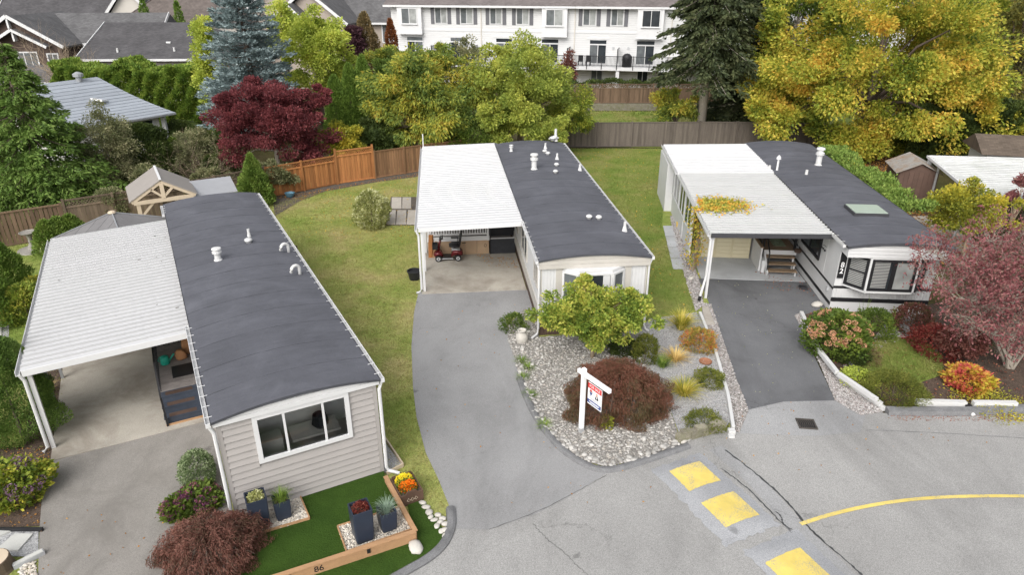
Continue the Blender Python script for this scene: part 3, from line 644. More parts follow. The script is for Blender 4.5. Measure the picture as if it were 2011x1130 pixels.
def roof(t, W, Ln, zw, rise, oh, fo, seed, nstrip, thick=.05):
    r = random.Random(seed); y = -fo; n = 20; ys = [y]
    while y < Ln+.1: y += (Ln+.1+fo)/nstrip*r.uniform(.92, 1.08); ys.append(min(y, Ln+.1))
    for i in range(len(ys)-1):
        if ys[i+1]-ys[i] < .1: continue
        mb = MB(); vs = []; m = 6
        for j in range(m+1):
            yy = ys[i]+(ys[i+1]+.05-ys[i])*j/m
            lift = .007*(1-j/m)
            for k in range(n+1):
                x = -oh+(W+2*oh)*k/n
                bow = .05*math.sin(math.pi*k/n)*r.uniform(.2, .35) if j in (0,) else 0
                vs.append((x, yy+bow, arch(x, W, zw, rise, oh)+lift+r.uniform(-.003, .003)))
        fs = [(j*(n+1)+k, j*(n+1)+k+1, (j+1)*(n+1)+k+1, (j+1)*(n+1)+k) for j in range(m) for k in range(n)]
        b0 = len(vs)
        if i == 0:
            for k in range(n+1):
                x = -oh+(W+2*oh)*k/n; vs.append((x, ys[0]+.0, arch(x, W, zw, rise, oh)-thick))
            fs += [(b0+k, b0+k+1, k+1, k) for k in range(n)]
        else:
            for k in range(n+1):
                vs.append((vs[k][0], vs[k][1], vs[k][2]-.007))
            fs += [(b0+k, b0+k+1, k+1, k) for k in range(n)]
        mb.add(vs, fs); mb.m = [0]*(m*n)+[1]*n; mb.build('membrane_strip', [m_memb, m_seam], t, smooth=False)
    for s in (0, 1):
        x = -oh-.012 if s == 0 else W+oh; bx('drip_edge', m_black, t, x, x+.012, -fo, Ln+.1, zw-.06, zw+.012)
def gutter(t, x, s, y0, y1, z, hang=.45, mat=None):
    mat = mat or m_trim
    mb = MB(); o = .1*s
    mb.b(x, x+o, y0, y1, z-.1, z-.085); mb.b(x+o-.012*s, x+o, y0, y1, z-.085, z); mb.b(x, x+.012*s, y0, y1, z-.085, z-.01)
    mb.b(x, x+o, y0-.012, y0, z-.1, z); mb.b(x, x+o, y1, y1+.012, z-.1, z)
    g_ = mb.build('gutter', mat, t); n = int((y1-y0)/hang)
    for i in range(n):
        y = y0+(i+.5)*(y1-y0)/n; bx('hanger', mat, g_, x-.06*s, x+o, y-.008, y+.008, z+.012, z+.02)
    return g_
def on_roof(t, deg, x0, y0, u, v, z):
    q = toL(P(u, v, z), deg); return q[0]-x0, q[1]-y0
def vent_cap(t, x, y, z, r=.12, h=.5, name='roof_vent', mat=None):
    MB().lathe([(r*1.05, -.05), (r*1.05, .02), (r*.8, .04), (r*.8, h*.55), (r*1.2, h*.58), (r*1.2, h*.7), (r*.85, h*.72), (r*.85, h*.85), (r*1.25, h*.88), (r*1.15, h*.96), (r*.4, h)], 14).build(name, mat or m_white, t, (x, y, z), smooth=False)
def vent_pipe(t, x, y, z, r=.045, h=.28, flare=1.5): MB().lathe([(r*flare*1.2, -.05), (r*flare, .0), (r, h*.55), (r, h), (r*.75, h), (r*.75, h*.8)], 12).build('vent_pipe', m_white, t, (x, y, z))
def vent_mush(t, x, y, z, r=.13): MB().lathe([(r*.7, -.05), (r*.7, .06), (r, .07), (r*.95, .12), (r*.55, .155), (r*.1, .165)], 14).build('mushroom_vent', m_white, t, (x, y, z), smooth=True)
def goose(t, x, y, z, ang=0, r=.05, h=.32):
    pts = [(0, 0, -.06), (0, 0, h*.6)]+[(-.14*(1-math.cos(a))*math.cos(ang), -.14*(1-math.cos(a))*math.sin(ang), h*.6+.14*math.sin(a)) for a in [math.pi*k/7 for k in range(1, 8)]]
    e = pts[-1]; pts.append((e[0], e[1], e[2]-.05))
    MB().tube(pts, r, 10).build('gooseneck_vent', m_white, t, (x, y, z), smooth=True)
def downspout(t, pts, r=.04, mat=None): return MB().tube(pts, r, 8).build('downspout', mat or m_trim, t)
def carport(label, deg, x0, x1, y0, y1, zo, zi, posts, pmat, fmat, pw=.27, rh=.055, beam=.16, gm=None):
    loc = rot2(x0, y0, deg); t = thing('carport', label, 'carport', (loc[0], loc[1], 0), R(deg)); W, Ln = x1-x0, y1-y0
    n = int(round(Ln/pw)); p = Ln/n
    prof = [(0, 0), (p*.70, 0), (p*.73, rh), (p*.91, rh), (p*.94, 0), (p, 0), (p, -.012), (p*.95, -.012), (p*.90, rh-.014), (p*.74, rh-.014), (p*.71, -.012), (0, -.012)]
    mbp = MB().sweep_yz(prof, 0, W); mbp.m[3] = 1; mbp.m[2+5-1+0] = mbp.m[6]; me = mbp.mesh('roof_panel', [pmat, gm or m_ridgeshade]); sl = math.atan2(zi-zo, W)  # front face of each ridge takes the painted shade tone by default
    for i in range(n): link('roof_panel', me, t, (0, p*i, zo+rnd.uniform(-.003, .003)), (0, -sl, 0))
    bar('front_beam', fmat, t, (0.03, -.03, zo-beam/2+.02), (W, -.03, zi-beam/2+.02), .05, beam)
    bar('back_beam', fmat, t, (0.03, Ln+.03, zo-beam/2+.02), (W, Ln+.03, zi-beam/2+.02), .05, beam)
    bx('side_beam', m_trim, t, .1, .18, 0, Ln, zo-.19, zo-.03)
    mb = MB(); mb.b(-.1, 0.0, -.05, Ln+.05, zo-.1, zo-.088); mb.b(-.1, -.088, -.05, Ln+.05, zo-.088, zo+.02); mb.b(-.01, 0, -.05, Ln+.05, zo-.088, zo-.015)
    mb.build('gutter', m_trim, t)
    for y, wd, mt in posts: bx('post', mt, t, .14-wd/2, .14+wd/2, y-y0-wd/2, y-y0+wd/2, 0, zo-.19)
    return t, W, Ln

# ---------------- near left home (number 86)
HX, HY, HW, HL, HZ = .06, 13.1, 3.4, 16.3, 2.74
loc = L1(HX, HY); h1 = thing('mobile_home', 'taupe sided mobile home with dark arched roof, nearest on the left', 'mobile home', (loc[0], loc[1], 0), R(28))
mb = MB(); mb.b(0, .08, .03, HL, 0, HZ-.02); mb.b(HW-.08, HW, .03, HL, 0, HZ-.02); mb.b(.08, HW-.08, HL-.08, HL, 0, HZ-.02)
mb.b(.08, .69, .03, .1, 0, HZ-.02); mb.b(2.75, HW-.08, .03, .1, 0, HZ-.02); mb.b(.69, 2.75, .03, .1, 0, 1.38); mb.b(.69, 2.75, .03, .1, 2.59, HZ-.02); mb.build('wall', m_taupe, h1)
m_inter = M('interior_paint', (.80, .79, .77), .7, .05); m_cab = M('cabinet', (.62, .58, .53), .6, .1)
bx('interior_floor', m_cab, h1, .08, HW-.08, .1, 4.2, .55, .6); bx('partition', m_inter, h1, .08, HW-.08, 1.9, 1.98, .6, 2.7)
ct = bx('counter', m_cab, h1, .3, 2.4, 1.45, 1.89, .6, 1.5); bx('cupboard', m_inter, h1, .3, 2.6, 1.6, 1.89, 2.05, 2.6); MB().lathe([(.12, 0), (.2, .1), (.16, .34), (.05, .4)], 10).build('table_plant', m_blackplastic, h1, (2.2, .75, 1.35)); bx('dining_table', m_cab, h1, 1.5, 2.6, .5, 1.1, 1.28, 1.34); bx('sofa_back', m_beige, h1, .4, 1.3, .5, .9, .6, 1.5)
roof(h1, HW, HL, HZ, .175, .08, .12, 11, 15)
for k in range(4): arch_band('fascia_board', m_trim, h1, HW, HZ, .175, .08, -.06, HW+.06, 2.60+.11*k, 2.71+.11*k-.006, -.085+.012*k, .03)
arch_band('gable', m_trim, h1, HW, HZ, .175, .08, 0, HW, HZ-.02, 9, HL-.05, HL)
wx0, wx1, wz0, wz1 = .69, 2.75, 1.38, 2.59
sid = {}
def board(x0, x1, z, h):
    k = round(h, 3)
    if k not in sid: sid[k] = MB().sweep_yz([(.03, .0), (-.03, .0), (-.026, .012), (.014, h+.002), (.03, h+.002)], 0, 1).mesh('siding_board', m_taupe)
    link('siding_board', sid[k], h1, (x0, 0, z), None, (x1-x0, 1, 1))
z = .14
while z < 2.58:
    h = min(.164, 2.60-z)
    if z+h > wz0 and z < wz1: board(.09, wx0, z, h); board(wx1, HW-.09, z, h)
    else: board(.09, HW-.09, z, h)
    z += h
for x in (0, HW-.09): bx('corner_trim', m_taupe, h1, x, x+.09, -.018, .029, .05, 2.60)
window(h1, (wx0, .0, wz0), 0, wx1-wx0, wz1-wz0, [1, 1.55, .9], .10, m_trim, m_clear, .05, .06)
gutter(h1, HW+.085, 1, -.1, HL, HZ, .48); gutter(h1, -.085, -1, -.1, 4.75, HZ, .42)
gutter(h1, -.085, -1, 15.1, HL, HZ, .3)
downspout(h1, [(HW+.13, -.03, HZ-.1), (HW+.06, -.03, HZ-.3), (HW+.06, -.03, .22), (HW+.1, -.05, .12), (HW+.32, -.2, .06)], .042)
downspout(h1, [(-.13, -.03, HZ-.1), (-.06, -.03, HZ-.3), (-.06, -.03, .1)], .042)
for u, v, kind in ((428, 508, 'cap'), (488, 474, 'm'), (489, 462, 'p'), (566, 486, 'g'), (588, 530, 'g')):
    x, y = on_roof(h1, 28, HX, HY, u, v, 2.95); zz = arch(x, HW, HZ, .175, .08)
    if kind == 'cap': vent_cap(h1, x, y, zz, .12, .42)
    elif kind == 'm': vent_mush(h1, x, y, zz)
    elif kind == 'p': vent_pipe(h1, x, y, zz)
    else: goose(h1, x, y, zz, .4)
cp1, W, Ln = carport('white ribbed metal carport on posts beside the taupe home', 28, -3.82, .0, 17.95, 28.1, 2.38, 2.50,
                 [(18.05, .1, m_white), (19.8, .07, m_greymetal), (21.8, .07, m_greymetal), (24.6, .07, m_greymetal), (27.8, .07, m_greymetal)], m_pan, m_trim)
bx('flashing', m_memb, cp1, W-.02, W+.12, -.02, Ln+.02, 2.5, 2.62)
MB().tube([(-.04, .0, 2.3), (.03, .02, 2.1), (.03, .03, .12), (-.08, -.05, .05)], .045, 8).build('downspout', m_white, cp1)
# dead leaves and dirt clots on the carport roof
for i in range(26):
    x, y = rnd.uniform(.1, W-.05), rnd.uniform(.2, Ln-.3)
    if rnd.random() < .5: x = W-abs(rnd.gauss(0, .4))-.02
    s = rnd.uniform(.015, .05); link('leaf_clot', RK[0] if False else rock_mesh('leaf_clot', i, m_soil, .3) if i < 3 else bpy.data.meshes['leaf_clot'], cp1, (x, y, 2.40+.12*x/W+.012), (0, 0, rnd.uniform(0, 3)), (s, s*.5, s*.5))
# porch
loc = L1(-1.08, 17.74); po = thing('porch_steps', 'dark blue timber steps and deck with black railing beside taupe home', 'porch', (loc[0], loc[1], 0), R(28))
m_navywood = M('dark_blue_wood', (.045, .055, .075), .7, .2, 3, rnd=.1); m_deckwood = M('grey_deck_boards', (.22, .20, .19), .8, .2, 3, rnd=.12)
for i in range(3):
    bx('riser', m_navywood, po, 0, 1.08, .24*i, .24*i+.03, .03+.2*i, .03+.2*(i+1)-.03); bx('tread', m_navywood, po, -.02, 1.1, .24*i-.02, .24*i+.26, .2*(i+1), .2*(i+1)+.03)
    bx('grip_mat', m_brownskirt, po, .12, .8, .24*i+.03, .24*i+.2, .2*(i+1)+.031, .2*(i+1)+.037)
for i in range(21): bx('deck_board', m_deckwood, po, 0, 1.08, .74+.14*i, .74+.14*i+.132, .6, .63)
bx('skirt', m_navywood, po, 0, .03, .72, 3.68, .03, .6)
bar('sill_timber', m_timber, po, (0, -.06, .05), (1.08, -.06, .05), .04, .05)
bar('handrail', m_black, po, (.03, -.08, .92), (.03, .74, 1.55), .045, .045); bar('handrail', m_black, po, (.03, .74, 1.55), (.03, 3.6, 1.55), .045, .045)
bar('handrail', m_black, po, (.03, 3.6, 1.55), (1.05, 3.6, 1.55), .045, .045)
bx('rail_post', m_black, po, .01, .06, -.1, -.05, .03, .92)
for i in range(22): y = .78+.13*i; bx('baluster', m_black, po, .02, .04, y, y+.02, .63, 1.53)
for i in range(7): x = .1+.14*i; bx('baluster', m_black, po, x, x+.02, 3.59, 3.61, .63, 1.53)
dm = tag(MB().b(-.4, .3, -.35, .35, 0, .012).build('door_mat', m_blackplastic, None, (*L1(-.32, 19.45), .632), (0, 0, R(28))), 'black rubber door mat on the grey porch boards', 'mat')
def bag(label, px, py, s, mat, h, ang=0):
    r = random.Random(int(px*100)); mb = MB(); n = 14; prof = [(.8, 0), (1, .12), (.95, .5), (.75, .8), (.5, 1), (.3, .98)]; vs = []
    for rr, z in prof:
        for k in range(n): a = 6.283*k/n; q = rr*s*(1+.12*math.sin(3*a+z*4)+r.uniform(-.05, .05)); vs.append((q*math.cos(a), q*.7*math.sin(a), z*h))
    fs = [(i*n+k, i*n+(k+1) % n, (i+1)*n+(k+1) % n, (i+1)*n+k) for i in range(5) for k in range(n)]+[tuple(range(n))[::-1], tuple(range(5*n, 6*n))]
    t = thing('paper_bag', label, 'bag', (*L1(px, py), .63), ang); mb.add(vs, fs).build('body', mat, t, smooth=True); return t
m_kraft = M('brown_paper', (.42, .21, .10), .8, .15, 6)
bag('crumpled brown paper bag standing on the porch against the home', -.18, 20.5, .2, m_kraft, .5); bag('smaller brown sack in front of the paper bag on the porch', -.42, 20.2, .17, m_kraft, .3)
wc = thing('watering_can', 'teal watering can on the porch boards by the railing', 'watering can', (*L1(-.85, 20.1), .63), .6)
MB().lathe([(.12, 0), (.13, .02), (.12, .2), (.09, .25), (.05, .26)], 14).build('body', m_teal, wc, smooth=True)
MB().tube([(.1, 0, .06), (.2, 0, .18), (.27, 0, .25)], [.03, .02, .03], 8).build('spout', m_teal, wc); MB().tube([(-.1, 0, .06), (-.18, 0, .15), (-.12, 0, .25), (0, 0, .27)], .012, 6).build('handle', m_teal, wc)
dc = thing('draped_cover', 'dark cloth hung over the far porch railing', 'cloth', (*L1(-.55, 21.25), .63), R(28))
mb = MB(); vs = []
for i in range(13):
    for j in range(6): vs.append((-.45+.9*i/12, -.03+.03*math.sin(i*1.7)+(.04*math.sin(i*2.3+j)), .35+.6*j/5))
mb.add(vs, [(i*6+j, i*6+6+j, i*6+7+j, i*6+1+j) for i in range(12) for j in range(5)]); o = mb.build('cloth', m_navywood, dc); o.modifiers.new('s', 'SOLIDIFY').thickness = .02

# ---------------- middle home
HX, HY, HW, HL, HZ = 3.03, 20.0, 3.52, 16.5, 2.76
loc = L2(HX, HY); h2 = thing('mobile_home', 'white mobile home with beige fascia and brown skirting, in the middle', 'mobile home', (loc[0], loc[1], 0), R(6))
m_wallw = M('white_wall_panel', (.60, .60, .60), .55, .05, 2)
MB().b(0, HW, .03, HL, .55, HZ-.02).build('wall', m_wallw, h2)
for i in range(32):                                      # ribbed white front panels
    x = .03+i*(HW-.06)/32
    if x < .74 or x > 2.9: bx('wall_rib', m_wallw, h2, x, x+.075, .008, .031, .56, 2.46)
    else: bx('wall_rib', m_wallw, h2, x, x+.075, .008, .031, .56, 1.1)
for i in range(24): bx('skirt_board', m_brownskirt, h2, i*HW/24+.004, (i+1)*HW/24-.004, .05, .08, .0, .549)
for i in range(60): bx('skirt_board', m_brownskirt, h2, .045, .075, .1+i*.27, .1+(i+1)*.27-.008, .0, .549)
bx('ledge', m_beige, h2, -.03, .029, .05, HL, .55, .98); bx('side_skirt', m_brownskirt, h2, HW-.06, HW-.03, .1, HL, 0, .549)
roof(h2, HW, HL, HZ, .165, .08, .12, 21, 15)
for k in range(4): arch_band('fascia_board', m_beige, h2, HW, HZ, .165, .08, -.07, HW+.07, 2.46+.14*k, 2.60+.14*k-.006, -.09+.012*k, .03)
arch_band('gable', m_wallw, h2, HW, HZ, .165, .08, 0, HW, HZ-.02, 9, HL-.05, HL)
for x in (-.004, HW-.04): bx('corner_trim', m_beige, h2, x, x+.045, -.01, .029, .55, 2.46)
# bay window
by = -.36; xa, xb, xc, xd = .74, 1.2, 2.28, 2.74
mb = MB(); mb.prism([(xa, .02), (xb, by), (xc, by), (xd, .02)], 1.08, 1.2); mb.build('bay_sill', m_trim, h2)
mb = MB(); mb.prism([(xa, .02), (xb, by), (xc, by), (xd, .02)], 2.36, 2.455); mb.build('bay_head', m_trim, h2)
sw = math.hypot(xb-xa, by); a = math.atan2(by-.0, xb-xa)
window(h2, (xa, .02, 1.2), a, sw, 1.16, [1], .07, m_trim, m_glassm, rail=.58); window(h2, (xb, by+.03, 1.2), 0, xc-xb, 1.16, [1], .06, m_trim, m_glass)
window(h2, (xc, by, 1.2), -a, sw, 1.16, [1], .07, m_trim, m_glassm, rail=.58)
for i in range(6): MB().lathe([(.03, 0), (.03, 1.0)], 8).build('curtain_fold', m_wallw, h2, (xc-.1-.035*i, by+.005, 1.28), None)
bx('shutter', m_beige, h2, .5, .73, -.018, .006, 1.15, 2.45); bx('shutter', m_beige, h2, 2.76, 2.99, -.018, .006, 1.15, 2.45)
for y0_, y1_, z0_, z1_ in ((3.3, 5.0, 1.3, 2.4), (.55, 1.4, 1.5, 2.5), (6.2, 7.0, 1.4, 2.4)):
    window(h2, (-.002, y1_, z0_), -math.pi/2, y1_-y0_, z1_-z0_, [1, 1], .05, m_beige, m_glassm, depth=.04)
gutter(h2, HW+.085, 1, -.1, HL, HZ, .5); gutter(h2, -.085, -1, -.1, 3.85, HZ, .45)
downspout(h2, [(-.13, -.02, HZ-.1), (-.05, -.03, HZ-.3), (-.05, -.03, .3), (-.1, -.08, .12), (-.3, -.25, .06)], .04)
downspout(h2, [(HW+.13, -.02, HZ-.1), (HW+.05, -.03, HZ-.3), (HW+.05, -.03, .25), (HW+.1, -.06, .1), (HW+.2, -.15, .06)], .035)
for u, v, kind in ((1049, 330, 'C'), (1004, 293, 'cap'), (1071, 290, 'p'), (1070, 298, 'm'), (1076, 302, 'm'), (1094, 310, 'p'), (1093, 324, 'm'), (1091, 338, 'm'), (1139, 328, 'p'), (1157, 427, 'm'), (1176, 427, 'm'), (1227, 446, 'P')):
    x, y = on_roof(h2, 6, HX, HY, u, v, 2.97); x = min(max(x, .15), HW-.12); y = min(y, HL-.3); zz = arch(x, HW, HZ, .165, .08)
    if kind == 'C': vent_cap(h2, x, y, zz, .15, .75)
    elif kind == 'cap': vent_cap(h2, x, y, zz, .09, .35)
    elif kind == 'm': vent_mush(h2, x, y, zz, .12)
    else: vent_pipe(h2, x, y, zz, .05, .36 if kind == 'P' else .3, 2.0)
vent_mush(h2, HW-.5, HL-.1, 3.0, .2); vent_pipe(h2, HW-.35, HL-.05, 2.95, .07, .6); MB().tube([(HW-.7, HL, 3.0), (HW-.45, HL-.05, 3.15), (HW-.2, HL, 3.05)], .05, 7).build('vent_hose', m_white, h2)
cp2, W, Ln = carport('smooth white metal carport beside the middle mobile home', 6, -.98, 2.95, 23.9, 37.1, 2.60, 2.70,
                 [(23.98, .085, m_trim), (25.95, .085, m_trim), (28.0, .085, m_trim), (31, .085, m_trim), (36.8, .085, m_trim)], m_pan, m_trim, .3, .03, gm=m_pan)
bx('flashing', m_memb, cp2, W-.03, W+.1, -.02, Ln-.2, 2.70, 2.77)
MB().tube([(-.05, 0, 2.5), (.03, .03, 2.3), (.03, .03, .14), (-.05, -.06, .05), (-.16, -.12, .05)], .045, 8).build('downspout', m_trim, cp2)
MB().tube([(.05, Ln, 2.6), (.05, Ln, 3.3)], .03, 8).build('pipe_stub', m_trim, cp2)
# deck at the back of the middle carport
loc = L2(-.72, 27.6); dk = thing('carport_deck', 'raised deck with white railing and tan skirting under middle carport', 'deck', (loc[0], loc[1], 0), R(6))
DW = 2.62
for i in range(5): bx('skirt_panel', m_tanpanel, dk, i*DW/5+.006, (i+1)*DW/5-.006, .0, .03, .03, .66)
bx('rim', m_trim, dk, -.02, DW+.02, -.03, .03, .665, .86); bx('floor', m_deckwood, dk, 0, 3.6, .031, 9, .6, .66)
bx('bottom_rail', m_trim, dk, 0, DW, -.02, .03, .93, 1.0); bx('top_rail', m_trim, dk, -.03, DW+.03, -.03, .05, 1.68, 1.74)
for x in (0, DW-.09): bx('rail_post', m_trim, dk, x, x+.09, -.035, .055, .66, 1.76)
for i in range(22): x = .14+i*(DW-.28)/21; bx('baluster', m_trim, dk, x-.025, x+.025, -.012, .022, 1.0, 1.68)
bx('handle', m_blackplastic, dk, 1.45, 1.62, -.012, -.001, .55, .58); MB().tube([(DW-.16+.05*math.cos(a_), -.012, .42+.07*math.sin(a_)) for a_ in [6.283*k/10 for k in range(11)]], .008, 5).build('vent_ring', m_blackplastic, dk)
bx('back_wall', m_beige, dk, 0, 3.6, 8.9, 9, .6, 2.6)
for sx in (0.9, 2.3): bx('lounge_chair', m_blackplastic, dk, sx, sx+.55, .9, 1.5, .66, 1.15) if False else None
sg = thing('storage_screen', 'dark grey screen panel with white bar beside the brown skirting', 'screen', (*L2(1.98, 27.55), 0), R(6))
m_tarp = M('dark_tarp', (.035, .037, .042), .6, .25, 5, bump=.4, bscale=8)
bx('panel', m_tarp, sg, 0, 1.06, 0, .04, .03, .70); bx('bar', m_trim, sg, -.03, 1.1, -.02, .05, .72, .755); bx('upper_screen', m_blackprint, sg, 0, 1.06, .25, .28, .76, 2.5)
bx('side_post', m_black, sg, -.05, 0, -.02, .05, .03, 2.45)
wp = thing('wood_slab', 'orange brown slab of raw wood leaning on the deck behind scooter', 'wood slab', (*L2(-.72, 27.35), .03), R(6))
MB().prism([(0, 0), (.16, .02), (.2, .1), (.02, .08)], 0, 1.0).build('slab', m_cedar, wp, None, (-.12, .05, 0)); MB().prism([(.16, 0), (.26, .02), (.3, .08), (.18, .08)], 0, .75).build('slab', m_timber, wp, None, (-.1, .2, 0))
# black tub
bt = thing('planter_tub', 'black plastic tub on the grass beside the carport post', 'tub', P(814, 549), 0)
MB().lathe([(.17, 0), (.2, .02), (.26, .34), (.285, .345), (.285, .39), (.25, .39), (.235, .3), (.01, .28)], 20).build('body', m_blackplastic, bt, smooth=False)
MB().lathe([(.001, .28), (.238, .281), (.236, .27)], 20).build('soil', m_soil, bt)
# mobility scooter
ms = thing('mobility_scooter', 'red and black four wheeled mobility scooter parked under the carport', 'scooter', (*L2(.13, 27.12), .03), R(6+180))
# local +x is forwards (to the left in the picture)
wheel_t = []
for x in (.42, -.40):
    for y in (-.24, .24):
        w_ = MB().tube([(x, y-.05, .135), (x, y+.05, .135)], .135, 18).build('wheel', m_rubber, ms)
        for s in (-.053, .053): MB().tube([(x, y+s-.004, .135), (x, y+s+.004, .135)], .085, 14).build('rim', m_galv, w_)
        MB().tube([(x, y-.064, .135), (x, y+.064, .135)], .03, 10).build('hub', m_blackplastic, w_)
def loft(secs):
    mb = MB(); k = len(secs[0]); vs = [q for s in secs for q in s]
    return mb.add(vs, [(i*k+j, i*k+(j+1) % k, (i+1)*k+(j+1) % k, (i+1)*k+j) for i in range(len(secs)-1) for j in range(k)]+[tuple(range(k))[::-1], tuple(range((len(secs)-1)*k, len(secs)*k))])
def ring(x, hw, z0, z1, n=12, p=.6):
    out = []
    for k in range(n):
        a_ = 6.283*k/n; c_, s_ = math.cos(a_), math.sin(a_); out.append((x, hw*math.copysign(abs(c_)**p, c_), (z0+z1)/2+(z1-z0)/2*math.copysign(abs(s_)**p, s_)))
    return out
loft([ring(.62, .10, .2, .3), ring(.56, .2, .17, .36), ring(.42, .25, .24, .42), ring(.28, .2, .2, .4), ring(.22, .14, .16, .26)]).build('front_cowl', m_redpaint, ms, smooth=True)
loft([ring(-.62, .14, .2, .36), ring(-.56, .24, .2, .44), ring(-.38, .27, .25, .5), ring(-.2, .24, .2, .46), ring(-.12, .2, .12, .26)]).build('rear_cowl', m_redpaint, ms, smooth=True)
loft([ring(-.5, .2, .43, .47), ring(-.3, .22, .47, .53), ring(-.14, .17, .42, .47)]).build('battery_cover', m_galv, ms, smooth=True)
MB().b(-.14, .3, -.2, .2, .12, .17).build('foot_deck', m_blackplastic, ms); MB().b(-.2, .3, -.26, -.21, .1, .14).build('side_rail', m_galv, ms); MB().b(-.2, .3, .21, .26, .1, .14).build('side_rail', m_galv, ms)
MB().tube([(.42, 0, .38), (.36, 0, .7), (.3, 0, .95)], [.06, .05, .045], 10).build('tiller', m_redpaint, ms, smooth=True)
loft([ring(.36, .1, .88, 1.0), ring(.28, .14, .9, 1.06), ring(.2, .1, .95, 1.04)]).build('control_head', m_blackplastic, ms, smooth=True)
MB().tube([(.2, -.28, 1.0), (.27, -.12, 1.0), (.27, .12, 1.0), (.2, .28, 1.0)], .018, 7).build('handlebar', m_blackplastic, ms)
for s in (-.25, .25): mb_ = MB().tube([(.25, s*.7, 1.03), (.27, s, 1.22)], .008, 5); mb_.box((.27, s, 1.27), (.02, .1, .09)); mb_.build('mirror', m_galv, ms)
mb = MB(); mb.b(.44, .66, -.16, .16, .52, .54)
for y in (-.16, .15): mb.b(.44, .66, y, y+.01, .54, .74)
for x in (.44, .65): mb.b(x, x+.01, -.15, .15, .54, .74)
mb.build('basket', m_blackplastic, ms)
loft([ring(-.5, .2, .6, .66), ring(-.46, .23, .58, .69), ring(-.1, .23, .6, .69), ring(-.04, .19, .62, .67)]).build('seat', m_blackplastic, ms, smooth=True)
sb = loft([[(q[2]-.4, q[1], q[0]) for q in ring(z_, hw, z0_, z1_)] for z_, hw, z0_, z1_ in ((.66, .2, -.12, -.06), (.72, .23, -.14, -.04), (1.1, .22, -.2, -.1), (1.18, .13, -.21, -.13), (1.2, .12, -.22, -.13), (1.36, .12, -.24, -.16), (1.4, .08, -.23, -.17))])
sb.build('backrest', m_blackplastic, ms, smooth=True)
for s in (-.27, .27): MB().b(-.46, -.14, s-.03, s+.03, .84, .89).build('armrest', m_blackplastic, ms); MB().tube([(-.4, s*.8, .66), (-.42, s, .85)], .015, 6).build('armrest_stay', m_blackplastic, ms)
MB().tube([(-.28, 0, .45), (-.28, 0, .6)], .05, 10).build('seat_post', m_black, ms)

# ---------------- right hand home (number 82)
HX, HY, HW, HL, HZ = 9.45, 22.95, 3.32, 14.9, 2.76
loc = L3(HX, HY); h3 = thing('mobile_home', 'white mobile home with black bands and bay window, number 82', 'mobile home', (loc[0], loc[1], 0), R(-5))
MB().b(0, HW, .03, HL, 0, HZ-.02).build('wall', m_wallw, h3)
FO = .62
roof(h3, HW, HL, HZ, .165, .09, FO+.05, 31, 15, .09)
for k in range(5): arch_band('fascia_board', m_wallw, h3, HW, HZ, .165, .09, -.03, HW+.03, 2.36+.13*k, 2.49+.13*k-.012, -FO-.01+.014*(k % 2), -FO+.04)
bx('soffit', m_wallw, h3, -.03, HW+.03, -FO+.03, .02, 2.37, 2.39)
for s in (-.03, HW): bx('soffit_side', m_wallw, h3, s, s+.03, -FO+.041, .029, 2.391, HZ-.03)
arch_band('gable', m_wallw, h3, HW, HZ, .165, .09, 0, HW, HZ-.02, 9, HL-.05, HL)
for i in range(34):
    x = .02+i*(HW-.04)/34; bx('wall_rib', m_wallw, h3, x, x+.06, .004, .031, .58, .93)
bx('band', m_black, h3, -.012, HW, .002, .029, .93, 1.02); bx('band', m_black, h3, -.014, -.002, .03, HL, .86, .94)
bx('band', m_black, h3, -.014, HW, -.004, .028, .42, .56); bx('band', m_black, h3, -.016, -.002, .03, HL, .24, .36)
for y in [1.2+1.22*i for i in range(11)]: bx('panel_joint', m_trim, h3, -.008, -.001, y, y+.03, .95, 2.7)
ya, yb = .0, -.6; xa, xb, xc, xd = .27, .80, 2.36, 2.89
mb = MB(); mb.prism([(xa, ya), (xb, yb), (xc, yb), (xd, ya)], 1.05, 1.14); mb.build('bay_sill', m_trim, h3)
mb = MB(); mb.prism([(xa, ya), (xb, yb), (xc, yb), (xd, ya)], 2.3, 2.362); mb.build('bay_head', m_trim, h3)
sw = math.hypot(xb-xa, yb-ya); a = math.atan2(yb-ya, xb-xa)
def blind(w, n, h, mat):
    for i in range(n): bx('blind_slat', mat, w, .1, w['w']-.1, -.026, -.020, .1+i*h, .1+i*h+h*.55)
m_blind = M('pale_blind', (.33, .33, .315), .6, .05)
wa_ = window(h3, (xa+.03, ya, 1.14), a, sw-.06, 1.16, [1], .085, m_black, m_glass, rail=.6); wa_['w'] = sw-.06; blind(wa_, 16, .062, m_blind)
wb_ = window(h3, (xb+.03, yb+.04, 1.14), 0, xc-xb-.06, 1.16, [1.05, 1], .085, m_black, [m_glass, m_glass2], .14)
for i in range(18): bx('blind_slat', m_blind, wb_, .12, .62, -.026, -.020, .11+i*.055, .11+i*.055+.03)
window(h3, (xc+.03*math.cos(a), yb, 1.14), -a, sw-.06, 1.16, [1], .085, m_black, m_glass)
for x, y in ((xa, ya-.02), (xb, yb-.01), (xc, yb-.01), (xd, ya-.02)): bx('bay_post', m_trim, h3, x-.035, x+.035, y-.01, y+.06, 1.14, 2.3)
nb = MB().b(.02, .235, -.02, .003, 1.33, 2.42).build('number_board', m_black, h3)
for ch, z_ in (('8', 1.83), ('2', 1.60)): text_obj('house_number', ch, .27, m_signwhite, nb, (.128, -.024, z_), (math.pi/2, 0, 0), .003, .95, .004)
window(h3, (-.002, 3.95, 1.25), -math.pi/2, 2.15, 1.1, [1, 1.2], .1, m_black, [m_glassm, m_glass], .06, depth=.05)
bx('wall_lamp', m_galv, h3, -.06, -.001, .45, .53, .62, .78)
